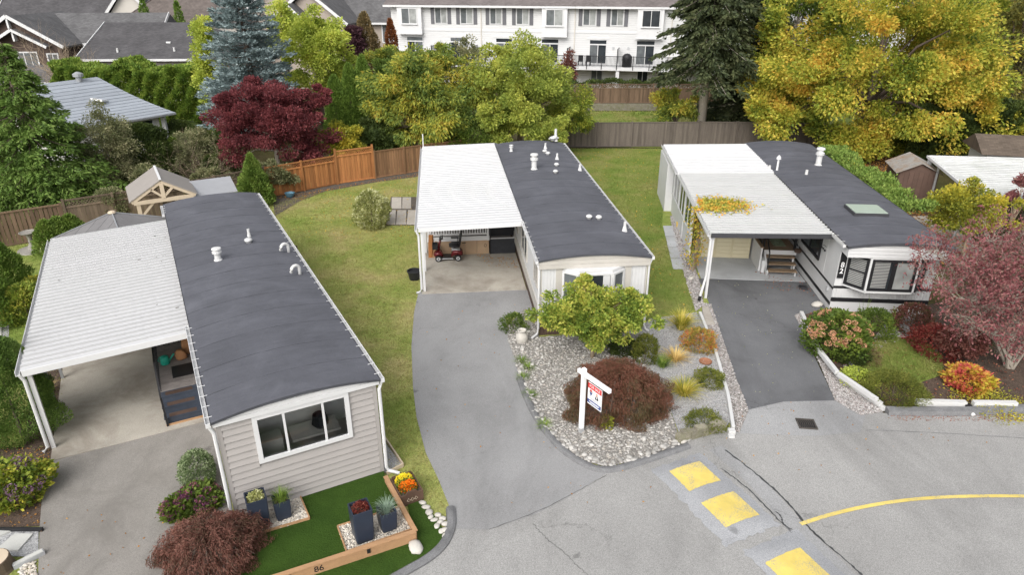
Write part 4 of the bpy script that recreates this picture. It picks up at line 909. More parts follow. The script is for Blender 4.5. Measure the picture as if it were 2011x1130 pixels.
hb = MB().lathe([(.02, 0), (.13, .05), (.15, .14), (.1, .18), (.02, .2)], 12).build('hanging_basket', m_brownskirt, h3, (-.32, 3.3, .95)); MB().tube([(-.32, 3.3, 1.12), (-.32, 3.3, 1.75), (-.1, 3.25, 1.95), (0, 3.25, 2.0)], .008, 5).build('basket_hook', m_greymetal, h3)
orn = MB().tube([(-.012, 1.75, 1.9), (-.012, 1.55, 1.97), (-.012, 1.35, 1.98)], .008, 5).build('wall_ornament', m_black, h3)
for y_, s_ in ((1.72, .05), (1.58, .06), (1.4, .07)): MB().lathe([(.005, 0), (s_*.6, s_*.5), (s_*.5, s_), (.01, s_*1.4)], 7).build('charm', m_black, orn, (-.02, y_, 1.84-s_))
for u, v, kind in ((1527, 327, 'c'), (1512, 324, 'p'), (1584, 340, 'p'), (1607, 322, 'C')):
    x, y = on_roof(h3, -5, HX, HY, u, v, 2.97); zz = arch(x, HW, HZ, .165, .09)
    if kind == 'C': vent_cap(h3, x, y, zz, .16, .85)
    elif kind == 'c': MB().lathe([(.07, -.05), (.05, .05), (.05, .5), (.11, .52), (.09, .62), (.02, .7)], 12).build('roof_vent', m_trim, h3, (x, y, zz))
    else: vent_pipe(h3, x, y, zz, .06, .2, 1.2)
m_darkbeam = M('dark_grey_beam', (.05, .05, .055), .5, .15)
x, y = on_roof(h3, -5, HX, HY, 1702, 408, 3.08); zz = arch(x, HW, HZ, .165, .09)
sk = MB().b(x-.62, x+.62, y-.55, y+.55, zz-.1, zz+.1).build('skylight', m_darkbeam, h3)
m_skyglass = M('frosted_skylight', (.36, .43, .37), .25, .05, 2, spec=.5)
bx('pane', m_skyglass, sk, x-.58, x+.58, y-.51, y+.51, zz+.1, zz+.125)
gutter(h3, -.095, -1, -.5, .7, HZ, .4, m_white)
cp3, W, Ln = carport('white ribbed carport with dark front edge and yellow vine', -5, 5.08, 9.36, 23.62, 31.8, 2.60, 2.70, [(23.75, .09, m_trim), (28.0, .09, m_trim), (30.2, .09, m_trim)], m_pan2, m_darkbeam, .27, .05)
cp3b, W_b, Ln_b = carport('rear white metal roof over the sunroom behind the vine', -5, 4.98, 9.36, 31.9, 37.6, 2.66, 2.78, [], m_pan, m_trim, .3, .035, gm=m_pan)
MB().tube([(-.03, .03, 2.5), (.05, .03, 2.35), (.05, .05, .9), (-.06, -.1, .5), (-.12, -.16, .2)], .05, 8).build('downspout', m_trim, cp3); MB().tube([(-.12, -.16, .2), (-.15, -.2, .02)], .056, 8).build('downspout_boot', m_black, cp3)
# sunroom wall under the rear roof, cream store doors, porch
loc = L3(5.2, 28.0); sr = thing('sunroom', 'white sunroom with dark openings along the pebble strip', 'sunroom', (loc[0], loc[1], 0), R(-5))
bx('lower_wall', m_wallw, sr, 0, .06, 0, 9.4, 0, .95)
for i, (y0_, y1_) in enumerate(((.1, 1.9), (2.0, 3.7), (3.8, 5.6), (5.7, 7.4))):
    window(sr, (0, y1_, .96), -math.pi/2, y1_-y0_, 1.4, [1, 1], .06, m_trim, m_glass, depth=.05)
bx('end_wall', m_wallw, sr, -.35, 0, 6.2, 9.4, 0, 2.45); bx('back_wall', m_wallw, sr, .06, 4.2, 9.3, 9.4, 0, 2.6)
loc = L3(5.5, 27.85); sd_ = thing('store_wall', 'cream slatted double door wall at the back of the right carport', 'wall', (loc[0], loc[1], 0), R(-5))
for i, (x0_, x1_) in enumerate(((0, .72), (.78, 1.42), (1.48, 2.2))):
    for k in range(13): MB().sweep_yz([(0, 0), (-.03, .01), (-.02, .16), (0, .168)], x0_+.03, x1_-.03).build('slat', m_cream, sd_, (0, 0, .06+k*.17)) if False else link('slat', bpy.data.meshes.get('slat%d' % i) or MB().sweep_yz([(0, 0), (-.03, .01), (-.018, .16), (0, .168)], x0_+.03, x1_-.03).mesh('slat%d' % i, m_cream), sd_, (0, 0, .06+k*.17))
    for xx in (x0_, x1_-.03): bx('stile', m_cream, sd_, xx, xx+.03, -.04, .0, .035, 2.3)
bx('backing', m_cream, sd_, 0, 2.2, .001, .03, .035, 2.35)
loc = L3(7.9, 25.98); pp = thing('porch_steps', 'open wooden steps and white sided porch with black rail at number 82', 'porch', (loc[0], loc[1], 0), R(-5))
m_tread = M('brown_tread', (.24, .17, .11), .8, .2, 4)
for i in range(3): bx('tread', m_tread, pp, .15, 1.28, .02+.27*i, .3+.27*i, .2*(i+1)+.0, .2*(i+1)+.045); bx('bracket', m_trim, pp, 1.2, 1.25, .06+.27*i, .12+.27*i, .03, .2*(i+1)-.001)
for s in (0.15,): bar('stringer', m_trim, pp, (s-.04, 0, .1), (s-.04, .85, .75), .05, .2)
bx('deck_rim', m_trim, pp, .1, 1.4, .84, .88, .64, .83); 
for i in range(16): bx('deck_board', m_tread, pp, -.1, 1.42, .885+.14*i, .885+.14*i+.132, .8, .83)
bx('side_panel', m_wallw, pp, -.12, -.06, .5, 4.2, .03, 1.05); bx('cap_rail', m_tread, pp, -.15, -.03, .45, 4.2, 1.05, 1.09); bx('side_brick', m_wallw, pp, -.05, .1, .35, .84, .03, .55)
bar('handrail', m_black, pp, (.1, .05, 1.0), (.1, .95, 1.6), .04, .04); bar('handrail', m_black, pp, (.1, .95, 1.6), (.1, 3.5, 1.6), .04, .04)
bx('rail_post', m_black, pp, .08, .12, .05, .09, .25, 1.0); bx('rail_post', m_black, pp, .08, .12, .93, .97, .83, 1.6); bx('screen_panel', m_black, pp, .0, .04, .98, 3.4, .84, 1.45)
bx('column', m_black, pp, 1.28, 1.36, .9, .98, .83, 2.5)
m_mat = M('patterned_mat', (.28, .33, .22), .9, .5, 9)
tag(MB().b(-.25, .25, -.5, .5, 0, .012).build('door_mat', m_mat, None, (*L3(8.75, 27.8), .832), (0, 0, R(-5))), 'green and white patterned mat on the porch of number 82', 'mat')
cb = thing('storage_chest', 'dark blue chest at the back of the porch at number 82', 'chest', (*L3(8.7, 28.9), .83), R(-5))
bx('body', m_navywood, cb, -.5, .5, -.25, .25, 0, .5); bx('lid', m_blue, cb, -.53, .53, -.28, .28, .5, .56)
bl = thing('black_box', 'small black box lying on the driveway by the white home', 'box', P(1577, 567), .5); MB().lathe([(.2, 0), (.22, .03), (.2, .09), (.08, .12)], 4).build('body', m_blackplastic, bl)
for nm, u, v, mt, lb in (('plastic_container', 1334, 447, m_yel, 'yellow plastic container beside the sunroom wall'), ('plastic_container', 1342, 449, m_orange, 'orange plastic container beside the sunroom wall')):
    t = thing(nm, lb, 'container', P(u, v), .2); MB().lathe([(.13, 0), (.16, .25), (.17, .26), (.15, .27), (.12, .05)], 14).build('body', mt, t); MB().tube([(-.15, 0, .26), (0, 0, .4), (.15, 0, .26)], .01, 5).build('handle', mt, t)
tag(rock(1336, 478, .12, 'x', RK[2]), 'dark round stone in the pebble strip by the sunroom', 'rock')
# ================================================================== garden things, fences, background houses
# ---- turf front yard of number 86
A_, B_, C_, D_ = P(757, 938, .26), P(816, 1046, .26), P(465, 1160, .26), P(470, 1030, .12)
tur = sheet('artificial_turf', [tuple(q) for q in (A_, B_, C_, P(478, 1100, .1), P(462, 1015, .1), Vector((*L1(.1, 13.09), 0)), Vector((*L1(3.45, 13.09), 0)))], .12, m_turf)
sheet('artificial_turf', PX([(798, 985), (830, 982), (880, 1056), (868, 1070), (840, 1096), (740, 1150), (600, 1230), (480, 1220), (465, 1165), (816, 1062)]), .03, m_turf)
tb = thing('timber_bed_edge', 'raised cedar plank edge round the turf yard with number 86', 'bed edging', (B_.x, B_.y, 0))
def plank(name, a, b, z0, z1, wd, mat, parent, off=Vector((0, 0, 0))):
    ribbon(name, [a-off, b-off], [(-wd/2, z0), (wd/2, z0), (wd/2, z1), (-wd/2, z1)], mat, parent)
o3 = Vector((B_.x, B_.y, 0)); fl = lambda q: Vector((q.x, q.y, 0))
plank('front_plank', fl(B_), fl(C_), .0, .27, .05, m_timber, tb, o3); plank('side_plank', fl(A_), fl(B_), .0, .268, .05, m_timber, tb, o3)
plank('cap_rail', fl(B_), fl(C_), .271, .30, .11, m_timber, tb, o3); plank('cap_rail', fl(A_), fl(B_), .2695, .299, .1, m_timber, tb, o3)
dirC = (fl(C_)-fl(B_)).normalized(); angC = math.atan2(dirC.y, dirC.x)
nrm0 = Vector((-dirC.y, dirC.x, 0)); nrm0 = nrm0 if nrm0.y < 0 else -nrm0
for s_ in (1.02, 2.62):                                     # black stair lights on the plank
    q = fl(B_)+dirC*s_-o3; l = bx('deck_light', m_black, tb, 0, 1, 0, 1, 0, 1); l.scale = (.07, .03, .12); l.location = (q.x+nrm0.x*.03, q.y+nrm0.y*.03, .2); l.rotation_euler = (0, 0, angC)
nrm = Vector((-dirC.y, dirC.x, 0));  nrm = nrm if nrm.y < 0 else -nrm
q = P(627, 1121, .14); hn_ = text_obj('house_number', '86', .2, m_blackprint, tb, (q.x-o3.x+nrm.x*.012, q.y-o3.y+nrm.y*.012, .15), (math.pi/2, 0, angC+math.pi), .003)
for j in (q,):
    s_ = (fl(q)-fl(B_)).dot(dirC); p_ = fl(B_)+dirC*s_+nrm*.03-o3; hn_.location = (p_.x, p_.y, .15)
for k, pad in enumerate((((663, 1036), (786, 997), (815, 1040), (681, 1086)), ((486, 1000), (590, 977), (608, 1020), (500, 1052)))):
    pp_ = PX(pad, .13); gb = sheet('gravel_pad', pp_, .135, m_gravel_base); gb['kind'] = 'structure'
    tag(stones('pale_pebbles', rg, inpoly(rg, pp_, 2300), .13, .012, .032, m_palepeb, .65, 'ico', True), ('pale pebbles round the two planters at the corner of the timber bed', 'pale pebbles round the two planters against the taupe wall')[k], 'pebbles')
    for i in range(4):
        a, b = Vector(pp_[i]), Vector(pp_[(i+1) % 4])
        if k == 1 and i == 0: continue
        plank('edging_board', Vector((a.x, a.y, 0)), Vector((b.x, b.y, 0)), .1, .175, .028, m_timber, gb)
def planter(label, u, v, h, wt, wb, rz):
    p = P(u, v, .14); t = thing('planter', label, 'planter', (p.x, p.y, .14), rz)
    def sq(w_, z, r_=.18):
        out = []
        for cx, cy, a0 in ((1, 1, 0), (-1, 1, 90), (-1, -1, 180), (1, -1, 270)):
            for da in (0, 30, 60, 90): a = R(a0+da); out.append((cx*w_*(1-r_)/2+w_*r_/2*math.cos(a), cy*w_*(1-r_)/2+w_*r_/2*math.sin(a), z))
        return out
    secs = [sq(wb*.8, 0), sq(wb*.93, .03), sq(wb, .1), sq((wb+wt)/2*1.02, h*.5), sq(wt, h, .1), sq(wt-.05, h, .1), sq(wt-.07, h-.1, .1)]
    n = len(secs[0]); vs = [q for s in secs for q in s]; mb = MB().add(vs, [(i*n+j, i*n+(j+1) % n, (i+1)*n+(j+1) % n, (i+1)*n+j) for i in range(len(secs)-1) for j in range(n)]+[tuple(range(n))[::-1]])
    mb.build('pot', m_planter, t); MB().add(sq(wt-.068, h-.09, .1), [tuple(range(n))]).build('soil', m_soil, t); return t, p, h
pl_a = planter('tall slate blue planter against the taupe wall', 512, 1031, .80, .42, .38, R(28)); pl_b = planter('short slate blue planter with grass against the taupe wall', 557, 1014, .50, .34, .32, R(28))
pl_c = planter('tall slate blue planter at the corner of timber bed', 714, 1057, .85, .42, .38, R(28)); pl_d = planter('short slate blue planter with blue fescue at timber bed corner', 762, 1037, .52, .36, .33, R(28))
# gravel triangle with timber edge by the downspout
gt = sheet('gravel_pad', PX([(756, 870), (790, 916), (762, 934), (752, 925)]), .02, m_gravel_light)
for a, b in (((752, 858), (792, 917)), ((792, 917), (760, 934))): plank('edging_board', P(*a), P(*b), 0, .1, .035, m_palewood, gt)
# mum box
mbx = thing('flower_box', 'dark wooden crate planter full of orange and yellow mums', 'flower box', P(800, 972), R(28))
for x0_, x1_, y0_, y1_, h in ((-.24, .24, -.36, -.33, .30), (-.24, .24, .33, .36, .34), (-.27, -.24, -.36, .36, .3), (.24, .27, -.36, .36, .3)): bx('board', m_boxwood, mbx, x0_, x1_, y0_, y1_, .0, h)
MB().add([(-.24, -.362, .3), (-.15, -.362, .3), (-.1, -.362, .38), (.1, -.362, .38), (.15, -.362, .3), (.24, -.362, .3), (-.24, -.332, .3), (-.15, -.332, .3), (-.1, -.332, .38), (.1, -.332, .38), (.15, -.332, .3), (.24, -.332, .3)], [(0, 1, 2, 3, 4, 5), (11, 10, 9, 8, 7, 6), (1, 7, 8, 2), (2, 8, 9, 3), (3, 9, 10, 4)]).build('front_crest', m_boxwood, mbx)
for dx in (-.09, 0, .09): MB().tube([(dx-.04, -.364, .14), (dx, -.366, .2), (dx+.04, -.364, .14), (dx, -.366, .11), (dx-.04, -.364, .14)], .006, 5).build('painted_mark', m_palewood, mbx)
bx('soil', m_soil, mbx, -.24, .24, -.33, .33, .1, .24)
# ---- for sale sign
sp0 = P(1141, 851); a0, b0 = P(1134, 731, 1.84), P(1184, 766, 1.84); ad = (b0-a0).normalized()
sg = thing('sale_sign', 'white post with hanging red and blue for sale sign in stone bed', 'sign', (sp0.x, sp0.y, 0), math.atan2(ad.y, ad.x))
bx('post', m_signwhite, sg, -.05, .05, -.05, .05, .16, 1.98); bx('post_foot', m_galv, sg, -.053, .053, -.053, .053, .02, .17)
MB().lathe([(.0705, 0), (.001, .045)], 4).build('post_cap', m_signwhite, sg, (0, 0, 1.98), (0, 0, R(45)))
bx('arm', m_signwhite, sg, -.22, 1.0, -.04, .04, 1.78, 1.885)
pan = bx('panel', m_signwhite, sg, .2, .88, -.012, .012, .96, 1.70)
y_ = -.0135
bx('red_band', m_red, sg, .201, .879, y_-.001, y_, 1.52, 1.695); bx('navy_band', m_blue, sg, .201, .879, y_-.001, y_, 1.0, 1.13)
for x in (.3, .78): MB().tube([(x, 0, 1.70), (x, 0, 1.78)], .006, 5).build('hook', m_galv, sg)
text_obj('sign_text', 'FOR SALE', .125, m_signwhite, sg, (.54, y_-.002, 1.605), (math.pi/2, 0, 0), .0008)
for z_, x0_, x1_ in ((1.2, .3, .78), (1.16, .34, .74)): bx('text_line', m_greymetal, sg, x0_, x1_, y_-.001, y_, z_, z_+.014)
bx('text_line', m_signwhite, sg, .28, .8, y_-.002, y_-.001, 1.055, 1.085); bx('text_line', m_signwhite, sg, .34, .74, y_-.002, y_-.001, 1.025, 1.04)
bl_ = MB()                                                     # hot air balloon emblem: red, white, blue bands and a basket
def band(mb, z0, z1, f, cx, yy):
    n = 8; lo = []; hi = []
    vs = []
    for i in range(n+1):
        z = z0+(z1-z0)*i/n; w_ = f(z); vs += [(cx-w_, yy, z), (cx+w_, yy, z)]
    mb.add(vs, [(2*i, 2*i+1, 2*i+3, 2*i+2) for i in range(n)]); return mb
bf = lambda z: .075*math.sqrt(max(0, 1-((z-1.41)/.09)**2)) if z > 1.39 else .073*max(.12, (z-1.27)/.12)
for nm, z0_, z1_, mt in (('emblem_red', 1.435, 1.498, m_red), ('emblem_white', 1.39, 1.435, m_greymetal), ('emblem_blue', 1.285, 1.39, m_blue)): band(MB(), z0_, z1_, bf, .36, y_-.002).build(nm, mt, sg)
bx('emblem_basket', m_blue, sg, .345, .375, y_-.003, y_-.001, 1.255, 1.275)
band(MB(), 1.26, 1.40, lambda z: .085*math.sqrt(max(0, 1-((z-1.24)/.17)**2)), .66, y_-.002).build('portrait_jacket', m_blackprint, sg)
band(MB(), 1.385, 1.49, lambda z: .045*math.sqrt(max(0, 1-((z-1.4375)/.0525)**2)), .66, y_-.003).build('portrait_head', m_skin, sg)
band(MB(), 1.30, 1.385, lambda z: .02, .66, y_-.0028).build('portrait_shirt', m_signwhite, sg)
for ch in sg.children:                                          # the panel is about half a metre square
    if ch.name.split('.')[0] in ('post', 'post_foot', 'post_cap', 'arm'): continue
    l = ch.location; tx = ch.rotation_euler.x != 0
    ch.location = (.2+(l.x-.2)*.76, l.y, 1.70+(l.z-1.70)*.84); ch.scale = (ch.scale[0]*.76, ch.scale[1]*(.84 if tx else 1), ch.scale[2]*(1 if tx else .84))
# ---- urn, saucer, pots, bird bath, meter
mc = thing('milk_can', 'cream painted urn with open neck at the edge of river stones', 'urn', P(1025, 672), 0)
MB().lathe([(.17, 0), (.2, .04), (.21, .2), (.18, .3), (.12, .36), (.11, .4), (.15, .42), (.155, .45), (.125, .455), (.09, .4), (.09, .3)], 20).build('body', m_whitestone, mc, smooth=True)
for s in (-1, 1): MB().tube([(.13*s, 0, .38), (.2*s, 0, .36), (.19*s, 0, .28)], .012, 6).build('handle', m_whitestone, mc)
m_terra = M('terracotta', (.30, .14, .08), .8, .15, 5)
sa = thing('saucer', 'shallow terracotta saucer on the grey gravel', 'saucer', P(1385, 714)); MB().lathe([(.12, .02), (.19, .05), (.2, .09), (.175, .09), (.15, .05), (.001, .045)], 18).build('dish', m_terra, sa)
bp_ = thing('blue_pot', 'small blue glazed bowl at the foot of cedar fence', 'pot', P(570, 388)); m_bluepot = M('blue_glaze', (.10, .20, .26), .4, .1); MB().lathe([(.12, 0), (.2, .1), (.26, .25), (.28, .27), (.24, .27), (.18, .15), (.001, .12)], 16).build('bowl', m_bluepot, bp_)
m_stonegrey = M('cast_stone', (.25, .235, .21), .9, .2, 5, fine=.2)
bb = thing('bird_bath', 'grey stone bird bath on a round plinth by the wooden fence', 'bird bath', P(66, 492))
MB().lathe([(.62, 0), (.6, .06), (.2, .1), (.17, .2), (.1, .32), (.09, .6), (.14, .74)], 18).build('pedestal', m_stonegrey, bb); MB().lathe([(.1, .72), (.3, .8), (.36, .86), (.34, .87), (.25, .83), (.001, .81)], 20).build('basin', m_stonegrey, bb)
pm = L1(4.05, 25.1); em = thing('electric_meter', 'grey electric meter box on a post beside the near home', 'meter', (pm[0], pm[1], 0), R(-20))
bx('post', m_oldwood, em, -.06, .06, 0, .1, 0, 1.75); bx('meter_box', m_greymetal, em, -.12, .12, -.12, -.001, 1.25, 1.65); MB().tube([(0, -.121, 1.38), (0, -.19, 1.38)], .085, 14).build('dial', m_galv, em); MB().tube([(.03, -.05, 1.25), (.03, -.05, .0)], .025, 7).build('conduit', m_greymetal, em)
# plant stand at the left border
ps = thing('plant_stand', 'black iron arched plant stand at the left edge of the yard', 'plant stand', P(14, 612))
for x in (-.35, .35): MB().tube([(x, 0, 0), (x, 0, .9)], .015, 6).build('leg', m_black, ps)
MB().tube([(-.35+.7*k/8, 0, .9+.18*math.sin(math.pi*k/8)) for k in range(9)], .02, 6).build('arch', m_black, ps)
# ---- fences
def fence(label, pts, h, mat, pw=.14, gap=.012, post=2.4, lattice=0.0, name='fence', h0=0.0, capm=None, alt=False, thick=.02, ph=None, jit=.0):
    p0 = Vector((pts[0][0], pts[0][1], 0)); t = thing(name, label, 'fence', p0)
    for i in range(len(pts)-1):
        a, b = Vector((pts[i][0], pts[i][1], 0)), Vector((pts[i+1][0], pts[i+1][1], 0)); d = b-a; L_ = d.length; an = math.atan2(d.y, d.x); u = d.normalized(); nn = Vector((-u.y, u.x, 0))
        n = max(1, int(L_/(pw+gap))); st = L_/n
        for k in range(n):
            q = a+u*(st*(k+.5))-p0; dd = nn*(.03 if (alt and k % 2) else 0); hh = h+rnd.uniform(-jit, jit)
            o = bx('picket', mat, t, 0, 1, 0, 1, 0, 1); o.scale = (st-gap, thick, hh-.05); o.location = (q.x+dd.x, q.y+dd.y, h0+.05+(hh-.05)/2); o.rotation_euler = (0, 0, an)
        m = max(1, round(L_/post))
        for k in range(m+1):
            if k == 0 and i > 0: continue
            q = a+u*(L_*k/m)-p0; o = bx('post', capm or mat, t, 0, 1, 0, 1, 0, 1); H_ = (ph or (h+lattice))+.08; o.scale = (.1, .1, H_); o.location = (q.x-nn.x*.05, q.y-nn.y*.05, h0+H_/2); o.rotation_euler = (0, 0, an)
        for z_ in ([.07, h-.0] if not lattice else [.07, h+.02, h+lattice]):
            o = bx('rail', capm or mat, t, 0, 1, 0, 1, 0, 1); o.scale = (L_, .05, .07); q = (a+b)/2-p0; o.location = (q.x-nn.x*.025, q.y-nn.y*.025, h0+z_); o.rotation_euler = (0, 0, an)
        if lattice:
            for k in range(m):
                mb = MB(); x0_, x1_ = L_*k/m+.05, L_*(k+1)/m-.05; z0_, z1_ = h+.05, h+lattice-.03; s = .13; x = x0_-(z1_-z0_)
                while x < x1_:
                    for sg_ in (1, -1):
                        xa_, xb_ = x, x+(z1_-z0_); za, zb = (z0_, z1_) if sg_ > 0 else (z1_, z0_)
                        if xa_ < x0_: za += (zb-za)*(x0_-xa_)/(xb_-xa_); xa_ = x0_
                        if xb_ > x1_: zb = za+(zb-za)*(x1_-xa_)/(xb_-xa_); xb_ = x1_
                        if xb_-xa_ > .03: mb.bar((xa_, .006*sg_, za), (xb_, .006*sg_, zb), .008, .028)
                    x += s
                o = mb.build('lattice', capm or mat, t, (a.x-p0.x, a.y-p0.y, h0), (0, 0, an))
    return t
fa, fb, fc = P(528, 389), P(662, 362), P(735, 351)
fence('new orange cedar fence with lattice top, lower left section', [fa, fb], 1.35, m_cedar, .15, .006, 2.3, .32, alt=True)
fence('new orange cedar fence with lattice top, section next to the step', [fb+(fc-fb)*.02, fc], 1.60, m_cedar, .15, .006, 2.4, .32, alt=True, ph=2.0)
fence('cedar fence in shade running behind the middle carport', [fc+(P(850, 333)-fc)*.02, P(850, 333), P(905, 326)], 1.62, M('shaded_cedar', (.225, .125, .065), .8, .22, 2, stretch=(6, 6, .6), fine=.12, rnd=.28), .15, .006, 2.4, 0, alt=True)  # darker copy of the cedar, with the shade put into its colour
fence('brown board fence behind the bird bath', [(-27.5, 26.7), (-22.8, 28.4), (-20.6, 29.9)], 1.55, m_brownfence, .15, .02, 2.4, 0, alt=True)
fence('weathered fence with lattice top behind the grey gazebo', [(-20.5, 29.95), (-17.2, 32.2), (-13.3, 35.9)], 1.35, m_oldwood, .15, .006, 2.3, .35)
fence('grey brown back fence behind the right hand lawn', [(3.6, 48.0), (13.2, 48.4), (18.5, 48.2), (27, 46.5)], 1.72, m_greywood, .145, .004, 2.45, 0, jit=.02)
rw = tag(MB().b(3.5, 24, 62.6, 63, 0, .6).build('retaining_wall', m_block), 'low concrete retaining wall below the lattice topped fence', 'wall')
uf = fence('brown lattice topped fence on the retaining wall below townhouses', [(3.5, 62.9), (24, 62.9)], 1.3, m_brownfence, .15, .004, 2.4, .38, h0=.6, thick=.03)
# ---- pergola and grey gazebo
pc = (P(257, 395, 2.25)+P(383, 378, 2.25))/2; pdv = P(383, 378, 2.25)-P(257, 395, 2.25); pw_ = pdv.length; pr = math.atan2(pdv.y, pdv.x)
pg = thing('pergola', 'beige timber pergola with pale gabled roof behind near home', 'pergola', (pc.x, pc.y, 0), pr); hw = pw_/2; rz_ = 2.95; PD = 2.6
m_pgroof = M('pale_grey_roofing', (.29, .265, .245), .6, .06, 2)
for s in (-1, 1):
    MB().add([(s*(hw+.08), -.12, 2.19), (0, -.12, rz_+.05), (0, PD, rz_+.05), (s*(hw+.08), PD, 2.19), (s*(hw+.08), -.12, 2.23), (0, -.12, rz_+.09), (0, PD, rz_+.09), (s*(hw+.08), PD, 2.23)], [(0, 1, 2, 3), (4, 7, 6, 5), (0, 4, 5, 1), (1, 5, 6, 2), (2, 6, 7, 3), (3, 7, 4, 0)]).build('roof_panel', m_pgroof, pg)
    bar('rafter', m_palewood, pg, (s*hw, -.06, 2.16), (0, -.06, rz_-.02), .07, .14); bar('rafter', m_palewood, pg, (s*hw, PD-.1, 2.16), (0, PD-.1, rz_-.02), .07, .14)
    bar('web_brace', m_palewood, pg, (s*.06, -.06, 2.3), (s*.45, -.06, 2.66), .07, .09)
    for y in (.0, PD-.15): bx('post', m_palewood, pg, s*(hw-.25)-.07, s*(hw-.25)+.07, y-.07, y+.07, 0, 2.06)
    bar('knee_brace', m_palewood, pg, (s*(hw-.25), -.0, 1.45), (s*(hw-.85), -.0, 2.06), .07, .09)
bar('ridge_cap', m_trim, pg, (0, -.14, rz_+.1), (0, PD+.02, rz_+.1), .1, .02); bx('king_post', m_palewood, pg, -.08, .08, -.11, -.01, 2.2, 2.85)
for y in (0., PD-.1): bx('tie_beam', m_palewood, pg, -hw+.08, hw-.08, y-.1, y+.03, 2.05, 2.2)
gc = P(222, 416, 2.75); gz = thing('gazebo', 'grey metal gazebo with hipped roof behind the near carport', 'gazebo', (gc.x, gc.y-.1, 0), R(-10)); m_gzroof = M('grey_steel_roof', (.17, .165, .165), .5, .1, 3, rnd=.06)
for k in range(4):
    a = k*math.pi/2; ca, sa_ = math.cos(a), math.sin(a)
    for j in range(8):                                      # ribbed steel sheets per hip side
        x0_, x1_ = -1.5+3*j/8+.006, -1.5+3*(j+1)/8-.006
        zf = lambda x, y: 2.1+.65*(1.5-y)/1.5
        def pt(x, y): return (x*ca-(-y)*sa_, x*sa_+(-y)*ca, zf(x, y))
        vs = [pt(x0_, 1.5), pt(x1_, 1.5), pt(x1_, max(abs(x1_), .02)), pt(x0_, max(abs(x0_), .02))]
        vs += [(v[0], v[1], v[2]-.02) for v in vs]
        MB().add(vs, [(0, 1, 2, 3), (7, 6, 5, 4), (0, 4, 5, 1), (1, 5, 6, 2), (2, 6, 7, 3), (3, 7, 4, 0)]).build('roof_sheet', m_gzroof, gz)
    bar('hip_rib', m_greymetal, gz, (1.5*ca-1.5*sa_, 1.5*sa_+1.5*ca, 2.12), (0, 0, 2.77), .04, .03); bx('post', m_greymetal, gz, 1.35*(ca-sa_)-.05, 1.35*(ca-sa_)+.05, 1.35*(ca+sa_)-.05, 1.35*(ca+sa_)+.05, 0, 2.1)
MB().lathe([(.15, 2.74), (.12, 2.8), (.01, 2.82)], 8).build('finial', m_palewood, gz)
sht = P(420, 372, 2.1); sh_ = thing('shed', 'small grey roofed shed behind the roof of the near home', 'shed', (sht.x, sht.y, 0), R(30)); m_shedroof = M('pale_shed_roof', (.30, .305, .32), .5, .06)
bx('wall', m_greymetal, sh_, -.8, .8, -.2, 1.2, 0, 1.95); MB().add([(-.95, -.4, 1.95), (.95, -.4, 1.95), (.95, 1.3, 2.25), (-.95, 1.3, 2.25), (-.95, -.4, 1.99), (.95, -.4, 1.99), (.95, 1.3, 2.29), (-.95, 1.3, 2.29)], [(3, 2, 1, 0), (4, 5, 6, 7), (0, 1, 5, 4), (1, 2, 6, 5), (2, 3, 7, 6), (3, 0, 4, 7)]).build('roof', m_shedroof, sh_); bx('door', m_white, sh_, -.3, .4, -.23, -.201, 0.05, 1.8)

# ---- right neighbour: white roof, shed
q0, q1, q2 = P(1825, 306, 2.5), P(2011, 311, 2.5), P(1925, 388, 2.5)
ux = (q1-q0).normalized(); uy = (q2-q0); dpt = abs(uy.dot(Vector((ux.y, -ux.x, 0)))); rza = math.atan2(ux.y, ux.x); skew = uy.dot(ux)
nc = thing('carport', 'neighbouring white ribbed roof on thin posts at the right edge', 'carport', (q0.x, q0.y, 0), rza); npan = 22; pz = dpt/npan
me = MB().sweep_yz([(0, 0), (pz*.7, 0), (pz*.76, .04), (pz*.9, .04), (pz*.96, 0), (pz, 0), (pz, -.02), (0, -.02)], 0, 11).mesh('roof_panel', m_pan2)
for i in range(npan): link('roof_panel', me, nc, (skew*(i+.5)/npan, -pz*(i+1), 2.5))
bar('edge_gutter', m_trim, nc, (-.05, .05, 2.45), (skew-.05, -dpt, 2.45), .1, .12); bx('back_beam', m_trim, nc, 0, 11, 0, .05, 2.4, 2.5)
for t_, mt in ((.02, m_trim), (.2, m_galv), (.75, m_galv)): bx('post', mt, nc, skew*t_+.02, skew*t_+.1, -dpt*t_-.12, -dpt*t_-.04, 0, 2.42)
MB().tube([(-.02, -.05, 2.4), (.0, -.1, 2.2), (.0, -.1, .2), (-.15, -.2, .08)], .05, 8).build('downspout', m_trim, nc)
bx('floor_wall', m_conc2, nc, 2.2, 8, -5.5, -5.3, 0, 2.3) if False else None
m_oldsheet = M('leaf_stained_sheet', (.26, .245, .225), .6, .2, 3, dirt=(.22, .12, .05), dscale=1.6, damt=.8)
sw_ = thing('shed', 'brown panelled shed with leaf strewn metal roof beside the neighbour', 'shed', (q0.x-.75, q0.y-.1, 0), rza+R(-8)); m_brownpan = M('brown_panel', (.105, .065, .05), .7, .15, 3, rnd=.1)
for i in range(8): bx('wall_panel', m_brownpan, sw_, -.9+.225*i+.004, -.9+.225*(i+1)-.004, -1.25, -1.22, 0, 1.95); bx('wall_panel', m_brownpan, sw_, -.93, -.9, -1.22+.3*i+.004, -1.22+.3*(i+1)-.004, 0, 1.95)
bx('inner_wall', m_brownpan, sw_, -.9, .9, -1.21, 1.2, 0, 1.9)
MB().add([(-.93, -1.25, 1.95), (.9, -1.25, 1.95), (0, -1.25, 2.4), (-.93, -1.22, 1.95), (.9, -1.22, 1.95), (0, -1.22, 2.4)], [(0, 1, 2), (5, 4, 3)]).build('gable', m_brownpan, sw_)
